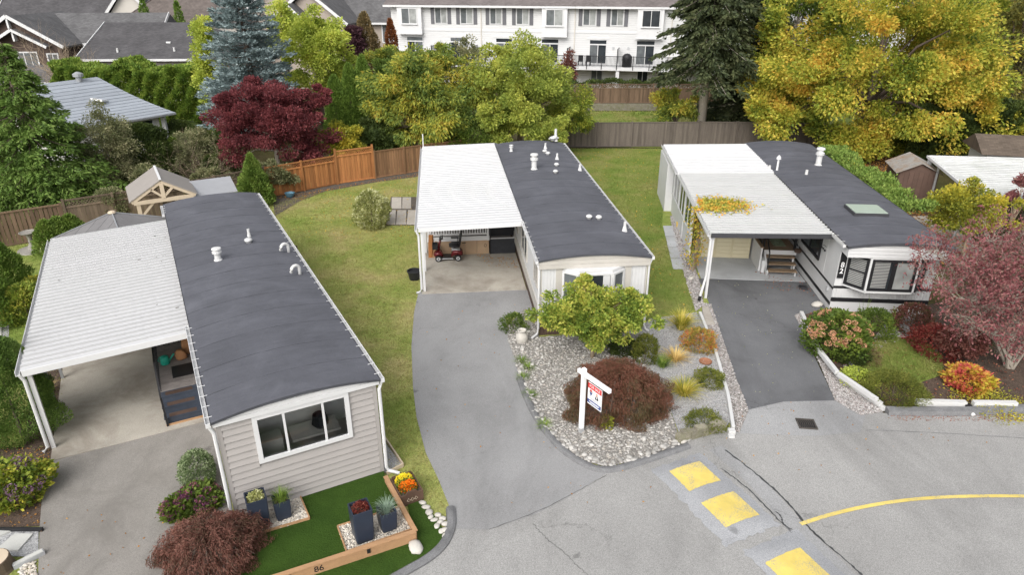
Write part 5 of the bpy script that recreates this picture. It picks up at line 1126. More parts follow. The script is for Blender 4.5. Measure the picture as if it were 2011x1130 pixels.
for s in (-1, 1):
    for i in range(9):
        y0_, y1_ = -1.4+.3*i+.003, -1.4+.3*(i+1)-.003
        MB().add([(0, y0_, 2.43), (s*1.1, y0_, 1.88), (s*1.1, y1_, 1.88), (0, y1_, 2.43), (0, (y0_+y1_)/2, 2.47), (s*1.1, (y0_+y1_)/2, 1.92)], [(0, 1, 5, 4), (4, 5, 2, 3), (0, 4, 3), (1, 2, 5)]).build('roof_sheet', m_oldsheet, sw_)
s2 = P(1985, 295, 2.5); sx_ = thing('shed', 'white walled shed with brown shingle roof behind the neighbour', 'shed', (s2.x+1.2, s2.y+1.5, 0), R(-15)); m_brsh = SHINGLE('brown_shingle', (.12, .095, .075))
bx('wall', m_wallw, sx_, -1.6, 3, -1.2, 1.5, 0, 2.2); MB().add([(-2, -1.6, 2.15), (3.4, -1.6, 2.15), (3.4, .2, 2.95), (-2, .2, 2.95), (-2, 1.9, 2.15), (3.4, 1.9, 2.15)], [(0, 1, 2, 3), (3, 2, 5, 4), (0, 3, 4), (1, 5, 2)]).build('roof', m_brsh, sx_)

# ---- pale tiled house on the left
RL, RR, EL, ER = P(40, 171, 4.6), P(192, 152, 4.6), P(120, 260, 2.6), P(345, 222, 2.6)
th = thing('bungalow', 'pale blue grey tiled bungalow half hidden behind left conifers', 'house', (ER.x, ER.y, 0)); o3 = Vector((ER.x, ER.y, 0))
m_tile = M('pale_blue_tile', (.30, .325, .36), .42, .1, 4, rnd=.07, spec=.45); m_tilew = M('bungalow_render', (.62, .61, .57), .8, .06)
N_ = 15
def lerp(a, b, t): return a+(b-a)*t
def rp(s, t):                                              # s along, t up the slope, flared at the eave
    q = lerp(lerp(EL, ER, s), lerp(RL, RR, s), t); q = Vector(q); q.z -= .16*math.sin(math.pi*t); return q-o3
for i in range(N_):
    t0, t1 = i/N_, (i+1)/N_+.01; vs = []; K = 12
    for j in range(K+1): vs.append(rp(j/K, t0)+Vector((0, 0, .05)))
    for j in range(K+1): vs.append(rp(j/K, t1)+Vector((0, 0, .012)))
    for j in range(K+1): vs.append(rp(j/K, t0)+Vector((0, 0, .0)))
    n = K+1; MB().add(vs, [(j, j+1, n+j+1, n+j) for j in range(K)]+[(2*n+j, 2*n+j+1, j+1, j) for j in range(K)]).build('tile_course', m_tile, th)
bk = (RR-ER); bk.z = 0
MB().add([RL-o3, RR-o3, RR+bk*.8-o3-Vector((0, 0, 2)), RL+bk*.8-o3-Vector((0, 0, 2))], [(0, 1, 2, 3)]).build('rear_slope', m_tile, th)
ri = (RR-RL).normalized(); inn = Vector((-.79, .62, 0))
wl = [ER+inn*.7-ri*1.0, EL+inn*.7, EL+inn*9, ER+inn*9-ri*1.0]
MB().prism([(p.x-o3.x, p.y-o3.y) for p in wl], 0, 2.62).build('wall', m_tilew, th)
bar('eave_gutter', m_greymetal, th, rp(0, 0)+Vector((0, 0, -.03)), rp(1, 0)+Vector((0, 0, -.03)), .1, .1)
dvec = (EL-ER).normalized(); p_ = ER+inn*.69-ri*1.0-o3; an_ = math.atan2(-dvec.y, -dvec.x)
bar('corner_post', m_trim, th, (p_.x+.35*ri.x, p_.y+.35*ri.y, 0), (p_.x+.35*ri.x, p_.y+.35*ri.y, 2.5), .25, .25)
window(th, (p_.x+dvec.x*1.6, p_.y+dvec.y*1.6, .5), an_, 1.2, 1.9, [1], .08, m_trim, m_glass)
skp = rp(.62, .52); MB().box((0, 0, 0), (.7, 1.5, .12)).build('skylight', m_trim, th, skp+Vector((0, 0, .09)), (-.2, .2, math.atan2(ri.y, ri.x)-math.pi/2+.6)); vp_ = rp(.72, .97); MB().lathe([(.2, 0), (.2, .3), (.33, .32), (.33, .5), (.1, .62)], 12).build('turbine_vent', m_greymetal, th, vp_)

# ---- background houses
m_shd = SHINGLE('charcoal_shingle', (.085, .082, .085)); m_shb = SHINGLE('brown_grey_shingle', (.13, .11, .10)); m_shg = SHINGLE('grey_shingle', (.12, .118, .12))
m_tau2 = M('taupe_render', (.36, .31, .265), .8, .06, 1); m_crm2 = M('cream_siding', (.55, .52, .47), .8, .05, 1); m_brn2 = M('dark_brown_shakes', (.085, .06, .05), .85, .3, 4); m_grey2 = M('grey_beige_siding', (.33, .30, .28), .8, .06, 1)
def bhouse(label, x, y, rz, w_, d, zw, rise, wall, rmat, kind='gable_x', oh=.5, wins=(), trim=None, name='house', hipr=0.0, hipl=0.0):
    """kind gable_x: ridge along local x; gable_y: gable faces the camera"""
    t = thing(name, label, 'house', (x, y, 0), rz); trim = trim or m_trim
    bx('wall', wall, t, -w_/2, w_/2, 0, d, 0, zw)
    W2, dz = w_/2+oh, .16
    if kind == 'gable_x':
        e = zw-.05; r_ = zw+rise; a, b, c, e2 = (-W2, -oh), (W2, -oh), (W2-hipr*d/2, d/2), (-W2+hipl*d/2, d/2)
        top = [(a[0], a[1], e), (b[0], b[1], e), (c[0], c[1], r_), (e2[0], e2[1], r_), (-W2, d+oh, e), (W2, d+oh, e)]
        mb = MB(); mb.add(top+[(p[0], p[1], p[2]-dz) for p in top], [(0, 1, 2, 3), (3, 2, 5, 4), (0, 3, 4), (1, 5, 2), (0, 6, 7, 1), (6, 10, 11, 7), (0, 4, 10, 6), (1, 7, 11, 5)])
        rf = mb.build('roof', rmat, t)
        bx('gutter', trim, rf, -W2, W2, -oh-.1, -oh-.005, e-dz-.03, e+.01)
        if not hipl: bar('barge_board', trim, rf, (-W2-.03, -oh, e-.05), (-W2-.03, d/2, r_-.05), .06, .28); MB().add([(-w_/2+.01, 0, zw), (-w_/2+.01, d, zw), (-w_/2+.01, d/2, r_-.2)], [(0, 1, 2)]).build('gable_wall', wall, t)
        if not hipr: bar('barge_board', trim, rf, (W2+.03, -oh, e-.05), (W2+.03, d/2, r_-.05), .06, .28); MB().add([(w_/2-.01, 0, zw), (w_/2-.01, d, zw), (w_/2-.01, d/2, r_-.2)], [(0, 2, 1)]).build('gable_wall', wall, t)
        for s_, hp in ((-1, hipl), (1, hipr)):
            if hp: p1_ = (s_*W2, -oh, e+.03); p2_ = (s_*(W2-hp*d/2), d/2, r_+.03); bar('hip_ridge', rmat, rf, p1_, p2_, .22, .04)
    else:
        e = zw-.05; r_ = zw+rise
        top = [(-W2, -oh, e), (0, -oh, r_), (W2, -oh, e), (-W2, d+oh, e), (0, d+oh, r_), (W2, d+oh, e)]
        mb = MB(); mb.add(top+[(p[0], p[1], p[2]-dz) for p in top], [(0, 1, 4, 3), (1, 2, 5, 4), (0, 6, 7, 1), (1, 7, 8, 2), (6, 9, 10, 7), (7, 10, 11, 8), (0, 3, 9, 6), (2, 8, 11, 5)])
        rf = mb.build('roof', rmat, t); mb = MB(); mb.add([(-w_/2, .0, zw-.01), (w_/2, .0, zw-.01), (0, .0, r_-.2)], [(0, 1, 2)]); mb.build('gable_wall', wall, t)
        for s_ in (-1, 1): bar('barge_board', trim, rf, (s_*W2, -oh-.03, e-.05), (0, -oh-.03, r_-.03), .06, .3)
    for wx, wz, ww, wh, cols in wins: window(t, (wx, -.005, wz), 0, ww, wh, cols, .12, trim, m_glassm, .07, .08)
    return t, rf
def at_house(u, v, Y, **k): q = AT(u, v, Y); return q
# charcoal hip roof behind the hedge
t, rf = bhouse('house with broad charcoal hip roof and roof vents behind tall hedge', -33.0, 67.0, R(2), 13.6, 12.5, 4.1, 2.75, m_grey2, m_shd, 'gable_x', .6, (), None, hipr=1.0)
for x_, k_ in ((2.4, .7), (3.3, .72), (.2, .4), (5.0, .6)):
    y_v = -.6+7.1*k_; bx('vent_box', m_trim, rf, x_-.2, x_+.2, y_v-.12, y_v+.12, 4.05+2.8*k_+.03, 4.05+2.8*k_+.18)
for x_, k_ in ((-4, .18), (1.2, .2), (3.2, .22)): vent_pipe(rf, x_, -.6+7.1*k_, 4.05+2.8*k_, .08, .35, 1.2)
# craftsman house at the left edge
t, rf = bhouse('dark brown craftsman house with white gable trim at the left edge', -47.0, 68.5, R(4), 8.0, 9, 5.0, 2.7, m_brn2, m_shg, 'gable_y', .45, ((-.2, 2.9, 1.9, 1.6, [1, 1.2, 1]), (2.5, 3.1, 1.1, 1.25, [1, 1]), (-3.6, 3.0, 1.4, 1.4, [1, 1])))
MB().add([(-2.4, -1.0, 5.0), (0.4, -1.0, 6.55), (3.2, -1.0, 5.0), (-2.4, .3, 5.0), (.4, .3, 6.55), (3.2, .3, 5.0)], [(0, 1, 4, 3), (1, 2, 5, 4)]).build('porch_gable', m_shg, t)
for s_ in (-1, 1): bar('barge_board', m_trim, t, (.4+s_*2.8, -1.03, 4.95), (.4, -1.03, 6.5), .06, .24)
bx('bracket', m_trim, t, .32, .48, -.9, -.4, 5.5, 6.3); bx('bracket', m_trim, t, -.08, .08, -.5, -.1, 6.6, 7.4)
MB().add([(-1, -3.4, 2.1), (9, -3.4, 2.1), (9, 0, 3.3), (-1, 0, 3.3), (-1, -3.4, 1.95), (9, -3.4, 1.95)], [(0, 1, 2, 3), (4, 5, 1, 0)]).build('lower_roof', m_shg, t); bx('lower_wall', m_grey2, t, 0, 8.6, -2.9, 0, 0, 2.0); bx('gutter', m_trim, t, -1, 9, -3.5, -3.41, 1.95, 2.1)
bx('garage_door', m_white, t, 2.2, 4.4, -2.96, -2.901, 0, 1.8)
t, rf = bhouse('grey beige wing with long grey roof behind the craftsman house', -41.5, 72.5, R(4), 11, 8, 5.0, 2.6, m_grey2, m_shg, 'gable_x', .4)
t, rf = bhouse('far dark roofed house with white gable at the top left corner', -50, 88, R(5), 22, 12, 6.2, 4.6, m_crm2, m_shd, 'gable_x', .5)
t, rf = bhouse('cream gabled far house beside the dark roofed house', -45.5, 87.5, R(12), 6.5, 9, 5.6, 4.4, m_crm2, m_shd, 'gable_y', .5)
t, rf = bhouse('brown hip roofed far house left of the blue spruce', -37.5, 84, R(-3), 14, 12, 6.3, 5, m_crm2, m_shb, 'gable_x', .6, ((-5.5, 4.2, 1.4, 1.3, [1, 1]), (-2.5, 4.2, 1.2, 1.3, [1])), hipl=1.0, hipr=.8)
t, rf = bhouse('taupe far house with front gable right of the brown roof', -27.5, 86, R(0), 7.5, 10, 6.8, 3.6, m_tau2, m_shb, 'gable_y', .6)
t, rf = bhouse('taupe gabled house with downspout right behind the blue spruce', -21.6, 78, R(-6), 7.5, 11, 6.5, 3.4, m_tau2, m_shg, 'gable_y', .6, ((1.0, 4.9, 1.2, 1.1, [1]),))
t, rf = bhouse('small taupe dormer gable in front of the taupe house', -23.2, 76, R(-6), 4.0, 5, 6.4, 2.1, m_tau2, m_shg, 'gable_y', .4, ((.3, 4.7, 1.3, 1.3, [1, 1]),))
t, rf = bhouse('taupe house with satellite dish left of the townhouses', -16.2, 82, R(-8), 9, 10, 6.4, 4.2, m_tau2, m_shg, 'gable_x', .6, ((1.6, 4.2, 1.5, 2.0, [1, 1]), (3.6, 4.2, 1.0, 1.9, [1]), (1.6, .6, 1.8, 2.4, [1])))
MB().lathe([(.01, 0), (.25, .05), (.38, .15), (.36, .15), (.2, .07)], 14).build('satellite_dish', m_galv, rf, (-2.3, -.7, 6.7), (R(60), 0, .4))
t, rf = bhouse('grey roofed house glimpsed behind the yellow maple', 33, 95, R(0), 16, 10, 6.5, 4, m_crm2, m_shg, 'gable_x', .6, ((-6, 4, 1.6, 1.8, [1, 1]), (-1, 4, 1.6, 1.8, [1, 1]), (4, 4, 1.6, 1.8, [1, 1])))

# ---- townhouse row
TA = AT(770, 60, 79.2); TR = R(-12.2); tw = thing('townhouse_row', 'long white three storey townhouse row with rear decks and shutters', 'townhouses', (TA.x, TA.y, 0), TR)
def FX(u, z=6.0, y=0.0):
    """distance along the townhouse front for a photo column"""
    k = (u-1005.5)/CAM_F; c, s = math.cos(TR), math.sin(TR); cp_, sp_ = math.cos(CAM_PITCH), math.sin(CAM_PITCH)
    X0, Y0 = TA.x-s*y, TA.y+c*y; return (k*(Y0*cp_+(CAM_H-z)*sp_)-X0)/(c-k*s*cp_)
m_vin = bpy.data.materials.new('white_lap_siding'); m_vin.use_nodes = True
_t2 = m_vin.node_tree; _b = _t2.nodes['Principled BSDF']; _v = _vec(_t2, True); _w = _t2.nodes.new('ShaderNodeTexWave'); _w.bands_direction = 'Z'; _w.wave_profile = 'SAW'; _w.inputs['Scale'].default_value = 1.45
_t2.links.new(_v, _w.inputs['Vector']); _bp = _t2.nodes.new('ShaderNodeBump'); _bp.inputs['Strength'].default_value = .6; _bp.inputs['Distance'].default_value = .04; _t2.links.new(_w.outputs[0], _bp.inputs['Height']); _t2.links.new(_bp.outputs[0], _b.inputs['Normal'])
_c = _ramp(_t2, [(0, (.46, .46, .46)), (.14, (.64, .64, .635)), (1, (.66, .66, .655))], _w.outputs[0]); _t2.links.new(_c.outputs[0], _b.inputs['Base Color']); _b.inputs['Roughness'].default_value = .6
LT = 52.0
bx('wall', m_vin, tw, 0, LT, 0, 10, 2.4, 8.25); bx('lower_wall', m_vin, tw, 0, LT, .02, 9, .2, 2.4)
m_tshing = SHINGLE('townhouse_shingle', (.16, .14, .135)); m_shut = M('grey_shutter', (.13, .13, .14), .7, .1); m_dframe = M('dark_door_glass', (.05, .05, .055), .2, .3)
seg = [0, FX(946.5), FX(1130), FX(1320), FX(1320)+9.6, FX(1320)+19]
for i in range(5):
    x0_, x1_ = seg[i]-(.6 if i == 0 else 0), seg[i+1]; off = -.05*i
    MB().add([(x0_, -.55, 8.3), (x1_, -.55, 8.3), (x1_, 5, 10.9), (x0_, 5, 10.9), (x0_, -.55, 8.2), (x1_, -.55, 8.2), (x1_, 10.5, 8.3), (x0_, 10.5, 8.3)], [(0, 1, 2, 3), (4, 5, 1, 0), (3, 2, 6, 7)]).build('roof', m_tshing, tw)
    bx('eave_gutter', m_trim, tw, x0_, x1_-.02, -.7, -.551, 8.08, 8.28); bx('soffit', m_trim, tw, x0_, x1_, -.55, 0, 8.12, 8.16)
    bx('downspout', m_crm2, tw, x1_-.12, x1_-.02, -.1, -.001, 2.7, 8.1); bx('belt_board', m_trim, tw, x0_+.01, x1_-.13, -.04, -.001, 5.72, 5.9)
UPW = [(854, 878), (904, 929), (962, 986), (1014, 1039), (1145, 1171), (1200, 1225)]; BAY = [(780, 827, 788, 819, 5.45), (1064, 1114, 1072, 1106, 5.4), (1252, 1304, 1261, 1297, 5.35)]
extra = [FX(1320)+k for k in (1.4, 4.4)]
for i, (a, b) in enumerate(UPW):
    x0_, x1_ = FX(a, 7.2), FX(b, 7.2); window(tw, (x0_, -.005, 6.45), 0, x1_-x0_, 1.6, [1, 1], .07, m_trim, [m_glassm, m_glass2], .06, .06)
    for xs in (x0_-.45, x1_+.06): bx('shutter', m_shut, tw, xs, xs+.39, -.04, -.001, 6.4, 8.05)
for x0_ in extra:
    window(tw, (x0_, -.005, 6.45), 0, 1.4, 1.6, [1, 1], .07, m_trim, [m_glassm, m_glass2], .06, .06)
for i, (a, b, c, d, zb) in enumerate(BAY):
    x0_, x1_ = FX(a, 7.2, -.6), FX(b, 7.2, -.6); by_ = bx('box_bay', m_trim, tw, x0_, x1_, -.6, -.001, zb, 8.119)
    f0, f1 = FX(c, 7.2, -.6), FX(d, 7.2, -.6); window(tw, (f0, -.605, 6.4), 0, f1-f0, 1.6, [1, 1], .07, m_trim, [m_glassm if i < 2 else m_glass, m_glass2 if i < 2 else m_glass], .06, .06, .08); bx('bay_ledge', m_trim, tw, x0_-.05, x1_+.05, -.66, -.601, zb-.08, zb+.05)
DRS = [(800, 832, 0), (885, 918, 1), (974, 1007, 2), (1063, 1097, 2), (1157, 1191, 2), (1249, 1285, 2)]
for a, b, k in DRS:
    x0_, x1_ = FX(a, 4), FX(b, 4); w_ = x1_-x0_
    window(tw, (x0_, -.005, 4.65), 0, w_, .46, [1], .05, m_trim, m_glassm if k < 2 else m_glass, .05, .06, name='transom')
    window(tw, (x0_, -.005, 2.72), 0, w_, 1.93, [1, 1], .07, m_trim, [m_glass, m_glass2 if k == 1 else m_glassm] if k < 2 else [m_glassm, m_glass], .07, .06, name='patio_door')
    bx('head_trim', m_trim, tw, x0_-.25, x1_+.25, -.05, -.001, 5.15, 5.35)
for i in range(4): window(tw, (FX(1320)+2+i*4.8, -.005, 2.72), 0, 1.8, 2.4, [1, 1], .07, m_trim, m_glass, .07, .06, name='patio_door')
for u in (873, 1022, 1047, 1204, 1234): x = FX(u, 4.3); MB().tube([(x, -.12, 4.35), (x, -.001, 4.35)], .13, 12).build('wall_lamp', m_galv, tw)
# deck and railing
DD = 2.5
bx('deck_slab', m_trim, tw, -.3, LT, -DD, -.001, 2.38, 2.70)
for x in [FX(1211, 1, -DD)+k*9.3 for k in (-2, -1, 0, 1, 2)]: bx('deck_column', m_trim, tw, x-.17, x+.17, -DD+.1, -DD+.45, .2, 2.379)
pst = [FX(u, 3, -DD) for u in (790, 840, 890, 940, 990, 1040, 1084, 1122, 1152, 1181, 1211, 1243, 1275)]; pst += [pst[-1]+1.75*k for k in range(1, 12)]
bx('top_rail', m_black, tw, pst[0], pst[-1], -DD+.03, -DD+.09, 3.72, 3.77); bx('bottom_rail', m_black, tw, pst[0], pst[-1], -DD+.04, -DD+.08, 2.82, 2.86)
bx('side_rail', m_black, tw, pst[0]-.02, pst[0]+.03, -DD+.05, -.1, 3.7, 3.75)
for x in pst: bx('rail_post', m_black, tw, x-.045, x+.045, -DD-.02, -DD+.02, 2.45, 3.8)
for i in range(len(pst)-1):
    mb = MB(); n = max(2, int((pst[i+1]-pst[i])/.125))
    for k in range(1, n): x = pst[i]+(pst[i+1]-pst[i])*k/n; mb.b(x-.02, x+.02, -DD+.046, -DD+.074, 2.861, 3.719)
    mb.build('baluster_panel', m_black, tw)
for u in (853, 932, 1022, 1116, 1213):
    x = FX(u, 3.6, -1.3); o = bx('privacy_post', m_black, tw, x, x+.08, -DD+.1, -DD+.18, 2.7, 4.45); bx('screen_rail', m_black, tw, x+.01, x+.06, -DD+.2, -.1, 4.35, 4.4); bx('privacy_screen', m_glass2, tw, x+.02, x+.05, -DD+.2, -.1, 3.0, 4.34)
for a, b, g_ in ((1160, 1183, m_glassm), (1250, 1272, m_glass), (1120, 1132, m_glass), (1290, 1312, m_glassm)): x0_, x1_ = FX(a, 1.3), FX(b, 1.3); window(tw, (x0_, -.0, .75), 0, x1_-x0_, 1.5, [1, 1], .07, m_trim, g_, .06, .05)
def deck_thing(name, label, cat, u, y=-1.3): x = FX(u, 3.2, y); c, s = math.cos(TR), math.sin(TR); return thing(name, label, cat, (TA.x+c*x-s*y, TA.y+s*x+c*y, 2.70), TR)
g1 = deck_thing('barbecue', 'tall covered barbecue on the deck right of the last privacy screen', 'barbecue', 1231, -1.7); MB().lathe([(.5, 0), (.48, .5), (.52, .7), (.45, 1.05), (.25, 1.25), (.02, 1.3)], 10).build('cover', m_blackplastic, g1, smooth=True); MB().tube([(-.2, 0, 1.22), (.2, 0, 1.24)], .03, 6).build('handle', m_blackplastic, g1)
g2 = deck_thing('barbecue', 'low black barbecue on the deck behind the left yellow tree', 'barbecue', 962, -1.9); MB().b(-.6, .6, -.3, .3, .75, .95).build('table', m_blackplastic, g2); MB().lathe([(.35, .95), (.36, 1.1), (.25, 1.25), (.02, 1.3)], 8).build('hood', m_blackplastic, g2)
for x in (-.5, .5): bx('leg', m_blackplastic, g2, x-.03, x+.03, -.2, .2, 0, .75)
g3 = deck_thing('patio_sofa', 'dark patio sofa at the left end of the townhouse deck', 'sofa', 797, -1.9); bx('seat', m_blackplastic, g3, -.9, .9, -.35, .35, .15, .45); bx('backrest', m_blackplastic, g3, -.9, .9, .2, .36, .451, .95); bx('arm', m_blackplastic, g3, -1.0, -.9, -.35, .36, .15, .65); bx('arm', m_blackplastic, g3, .9, 1.0, -.35, .36, .15, .65)
for k, (u, lb) in enumerate(((1140, 'dark patio chair left of the middle sliding door'), (1155, 'dark patio chair beside the middle sliding door'))):
    g4 = deck_thing('patio_chair', lb, 'chair', u, -1.6); bx('seat', m_blackplastic, g4, -.25, .25, -.25, .25, .4, .45); bx('backrest', m_blackplastic, g4, -.25, .25, .22, .26, .45, 1.0)
    for sx in (-.22, .22):
        for sy in (-.22, .22): bx('leg', m_blackplastic, g4, sx-.02, sx+.02, sy-.02, sy+.02, 0, .4)

# bottom left corner: stump seat and edging block
ts = thing('tree_stump', 'round weathered stump cut off by the bottom left corner', 'stump', P(-8, 1122)); MB().lathe([(.36, 0), (.33, .06), (.31, .3), (.30, .31), (.001, .312)], 18).build('bark', m_oldwood, ts); MB().lathe([(.29, .313), (.001, .318)], 18).build('cut_face', m_palewood, ts)
eb = thing('edging_block', 'grey concrete edging block beside the worn driveway', 'block', P(58, 1103), R(48)); MB().b(-.28, .28, -.06, .06, 0, .1).build('block', m_conc2, eb); MB().b(-.26, .26, -.05, .05, .1, .115).build('block_top', m_palepaver, eb)
tag(stones('corner_pebbles', rg, inpoly(rg, PX([(38, 1118), (70, 1098), (74, 1140), (40, 1140)]), 130), .01, .02, .05, m_palepeb), 'pale pebbles at the bottom left beside the driveway', 'pebbles')
# ================================================================== vegetation
def unit(v): return v/np.maximum(np.linalg.norm(v, axis=-1, keepdims=True), 1e-9)
def leaf_arrays(rng, p, ax, L_, W_, bend=.15):
    n = len(p); ax = unit(ax); s = unit(np.cross(ax, rng.normal(size=(n, 3)))); up = np.cross(s, ax)
    L_ = (L_*rng.uniform(.7, 1.3, n))[:, None] if np.isscalar(L_) else L_[:, None]; W_ = (W_*rng.uniform(.75, 1.25, n))[:, None]/2 if np.isscalar(W_) else W_[:, None]/2
    v = np.stack([p, p+ax*L_*.5+s*W_+up*L_*bend*.5, p+ax*L_, p+ax*L_*.5-s*W_+up*L_*bend*.5], 1)
    return v.reshape(-1, 3)
def leaf_obj(name, arrs, mat, parent=None, loc=None):
    v = np.concatenate(arrs); n = len(v)//4
    return link(name, np_mesh(name, v, np.arange(n*4).reshape(n, 4), mat), parent, loc)
def dirs(rng, n): return unit(rng.normal(size=(n, 3)))
def blob(rng, c, rad, nclump, clump_r, per, L_, W_, droop=.0, shell=.35, low=-.75, flat=.7, out=1.0):
    """clumps through an ellipsoid, leaves through each clump; returns leaf arrays and clump centres"""
    d = dirs(rng, nclump*3); d = d[d[:, 2] > low][:nclump]; n = len(d)
    r = (shell+(1-shell)*rng.random(n)**.6)
    cen = d*r[:, None]*np.array(rad)*(1+rng.uniform(-.12, .14, (n, 1)))
    cr = clump_r*rng.uniform(.6, 1.35, n)
    q = dirs(rng, n*per).reshape(n, per, 3); rr = rng.random((n, per, 1))**.45
    off = q*rr*cr[:, None, None]*np.array([1, 1, flat])
    p = (cen[:, None, :]+off).reshape(-1, 3)
    ax = (q*.7+(d*out)[:, None, :]*.6).reshape(-1, 3)+rng.normal(size=(n*per, 3))*.45; ax[:, 2] -= droop
    return leaf_arrays(rng, p+np.array(c), ax, L_, W_), cen+np.array(c)
def trunk_mesh(rng, h, r, cen, nb, mat, parent, lean=(0, 0), split=.35, name='trunk'):
    mb = MB(); top = Vector((lean[0], lean[1], h)); fork = top*split
    mb.tube([(0, 0, -.05), fork*.5+Vector((rng.uniform(-.05, .05), rng.uniform(-.05, .05), 0)), fork, fork.lerp(top, .5), top], [r*1.25, r, r*.85, r*.5, r*.15], 9)
    if len(cen):
        for i in rng.choice(len(cen), min(nb, len(cen)), replace=False):
            e = Vector(cen[i]); z0 = min(max(e.z*.45, h*.15), h*.8); s = fork.lerp(top, min(1, max(0, (z0-fork.z)/max(.01, top.z-fork.z)))); s = s if z0 > fork.z else Vector((fork.x, fork.y, 1))*1.0 if False else s
            m_ = s.lerp(e, .5)+Vector((0, 0, .12*(e-s).length)); mb.tube([s, m_, e], [r*.42, r*.26, r*.07], 6, False)
    return mb.build(name, mat, parent, smooth=True)
def crown_geo(u, v, Y, ru, rv):
    c = AT(u, v, Y); dep = Y*math.cos(CAM_PITCH)+(CAM_H-c.z)*math.sin(CAM_PITCH); return c, ru*dep/CAM_F, rv*dep/CAM_F/.97
def btree(name, label, cat, u, v, Y, ru, rv, mat, seed, nclump=60, per=260, L_=.2, W_=.13, cf=.26, ry=None, droop=.2, bark=None, trunk=.18, shell=.35, low=-.75, group=None, nb=14, extra=(), flat=.7, lean=(0, 0)):
    rng = np.random.default_rng(seed); c, rx, rz = crown_geo(u, v, Y, ru, rv); ry = ry or rx*.85
    t = thing(name, label, cat, (c.x, c.y, 0), 0, group)
    a, cen = blob(rng, (0, 0, c.z), (rx, ry, rz), nclump, cf*(rx+rz)/2, per, L_, W_, droop, shell, low, flat)
    arrs = [a]
    for (eu, ev, er, en) in extra:                          # side lobes of the crown
        q = AT(eu, ev, Y); k = er*(Y*.91+3)/CAM_F; b_, c2 = blob(rng, (q.x-c.x, rng.uniform(-.3, .3)*ry, q.z), (k, k, k*.8), en, k*.45, per, L_, W_, droop, .3, low, flat); arrs.append(b_); cen = np.concatenate([cen, c2])
    cen = cen[cen[:, 2] > .3] if len(cen) else cen
    trunk_mesh(rng, max(.4, c.z+rz*.55), trunk, cen, nb, bark or m_bark, t, lean)
    leaf_obj('crown', arrs, mat, t); return t
def spruce(name, label, x, y, H, r0, z0, mat, seed, nlev=42, nbr=11, per=70, L_=.26, W_=.06, droop=.15, up=.3, bark=None, tr=.2, curve=.25, power=1.0):
    rng = np.random.default_rng(seed); t = thing(name, label, 'tree', (x, y, 0)); arrs = []
    MB().tube([(0, 0, -.05), (0, 0, H*.4), (0, 0, H)], [tr*1.2, tr*.8, .02], 10).build('trunk', bark or m_bark, t, smooth=True); bm = MB()
    for i in range(nlev):
        f = (i+rng.random()*.7)/nlev; z = z0+(H-z0)*f; rr = r0*(1-f)**power*rng.uniform(.85, 1.12)+.12
        for k in range(nbr if f < .7 else max(5, nbr-4)):
            a = rng.uniform(0, 6.283); l = rr*rng.uniform(.75, 1.15); n = max(8, int(per*(l/r0)**.8)+6)
            s = rng.random(n)**.55; d = np.array([math.cos(a), math.sin(a)])
            zc = z-droop*l*s+curve*l*s**2
            side = rng.normal(size=n)*.16*l*(.35+.65*s)*(1.2-s)+rng.normal(size=n)*.05
            p = np.stack([d[0]*l*s-d[1]*side, d[1]*l*s+d[0]*side, zc+rng.normal(size=n)*.06-abs(side)*.2], 1)
            ax = np.stack([d[0]*np.ones(n)-d[1]*np.sign(side)*.8, d[1]*np.ones(n)+d[0]*np.sign(side)*.8, np.full(n, up)], 1)+rng.normal(size=(n, 3))*.35
            arrs.append(leaf_arrays(rng, p, ax, L_, W_))
            if k % 3 == 0: bm.tube([(0, 0, z), (d[0]*l*.5, d[1]*l*.5, z-droop*l*.5+curve*l*.25), (d[0]*l*.9, d[1]*l*.9, z-droop*l*.9+curve*l*.81)], [.035, .025, .01], 4, False)
    bm.build('branches', bark or m_bark, t); leaf_obj('crown', arrs, mat, t); return t
def column(name, label, x, y, H, r, mat, seed, n=9000, L_=.16, W_=.06, prof=None, group=None, cat='tree', lump=.14, up=1.2, sx=1.0, stem=True, rz=0.0, vert=True):
    """dense upright conifer or clipped shrub: leaf sprays in a lumpy shell round an envelope"""
    rng = np.random.default_rng(seed); t = thing(name, label, cat, (x, y, 0), rz, group); prof = prof or (lambda f: (min(1, f*5+.35))*(1-f**2.6)**.75)
    f = rng.random(n)**.85; a = rng.uniform(0, 6.283, n); ph = rng.uniform(0, 6.28, 6)
    rr = np.array([prof(k) for k in f])*r
    rr = rr*(1+lump*(np.sin(3*a+ph[0]+f*5)+np.sin(7*a+ph[1]-f*9)*.6+np.sin(f*23+ph[2]+2*a)*.7))*(1-.35*rng.random(n)**2.2)
    p = np.stack([rr*np.cos(a)*sx, rr*np.sin(a), f*H+rng.normal(size=n)*.03], 1); p[:, 2] = np.maximum(p[:, 2], .02)
    ax = np.stack([np.cos(a), np.sin(a), np.full(n, up)], 1)+rng.normal(size=(n, 3))*.5
    if stem: MB().tube([(0, 0, -.03), (0, 0, H*.3), (0, 0, H*.6)], [.06*min(1, r), .03*min(1, r), .01], 7).build('stem', m_bark, t)
    leaf_obj('foliage', [leaf_arrays(rng, p, ax, L_, W_)], mat, t); return t
def dome(f): return max(0.05, (1-(2*f-.75)**2/1.6)) if f < .38 else math.sqrt(max(0, 1-((f-.38)/.62)**2))*.97
def bush(name, label, u, v, r, h, mat, seed, n=3500, L_=.08, W_=.05, lump=.16, up=.5, cat='shrub', group=None, sx=1.0, z0=0.0, prof=None):
    p = P(u, v); return column(name, label, p.x, p.y, h, r, mat, seed, n, L_, W_, prof or dome, group, cat, lump, up, sx)
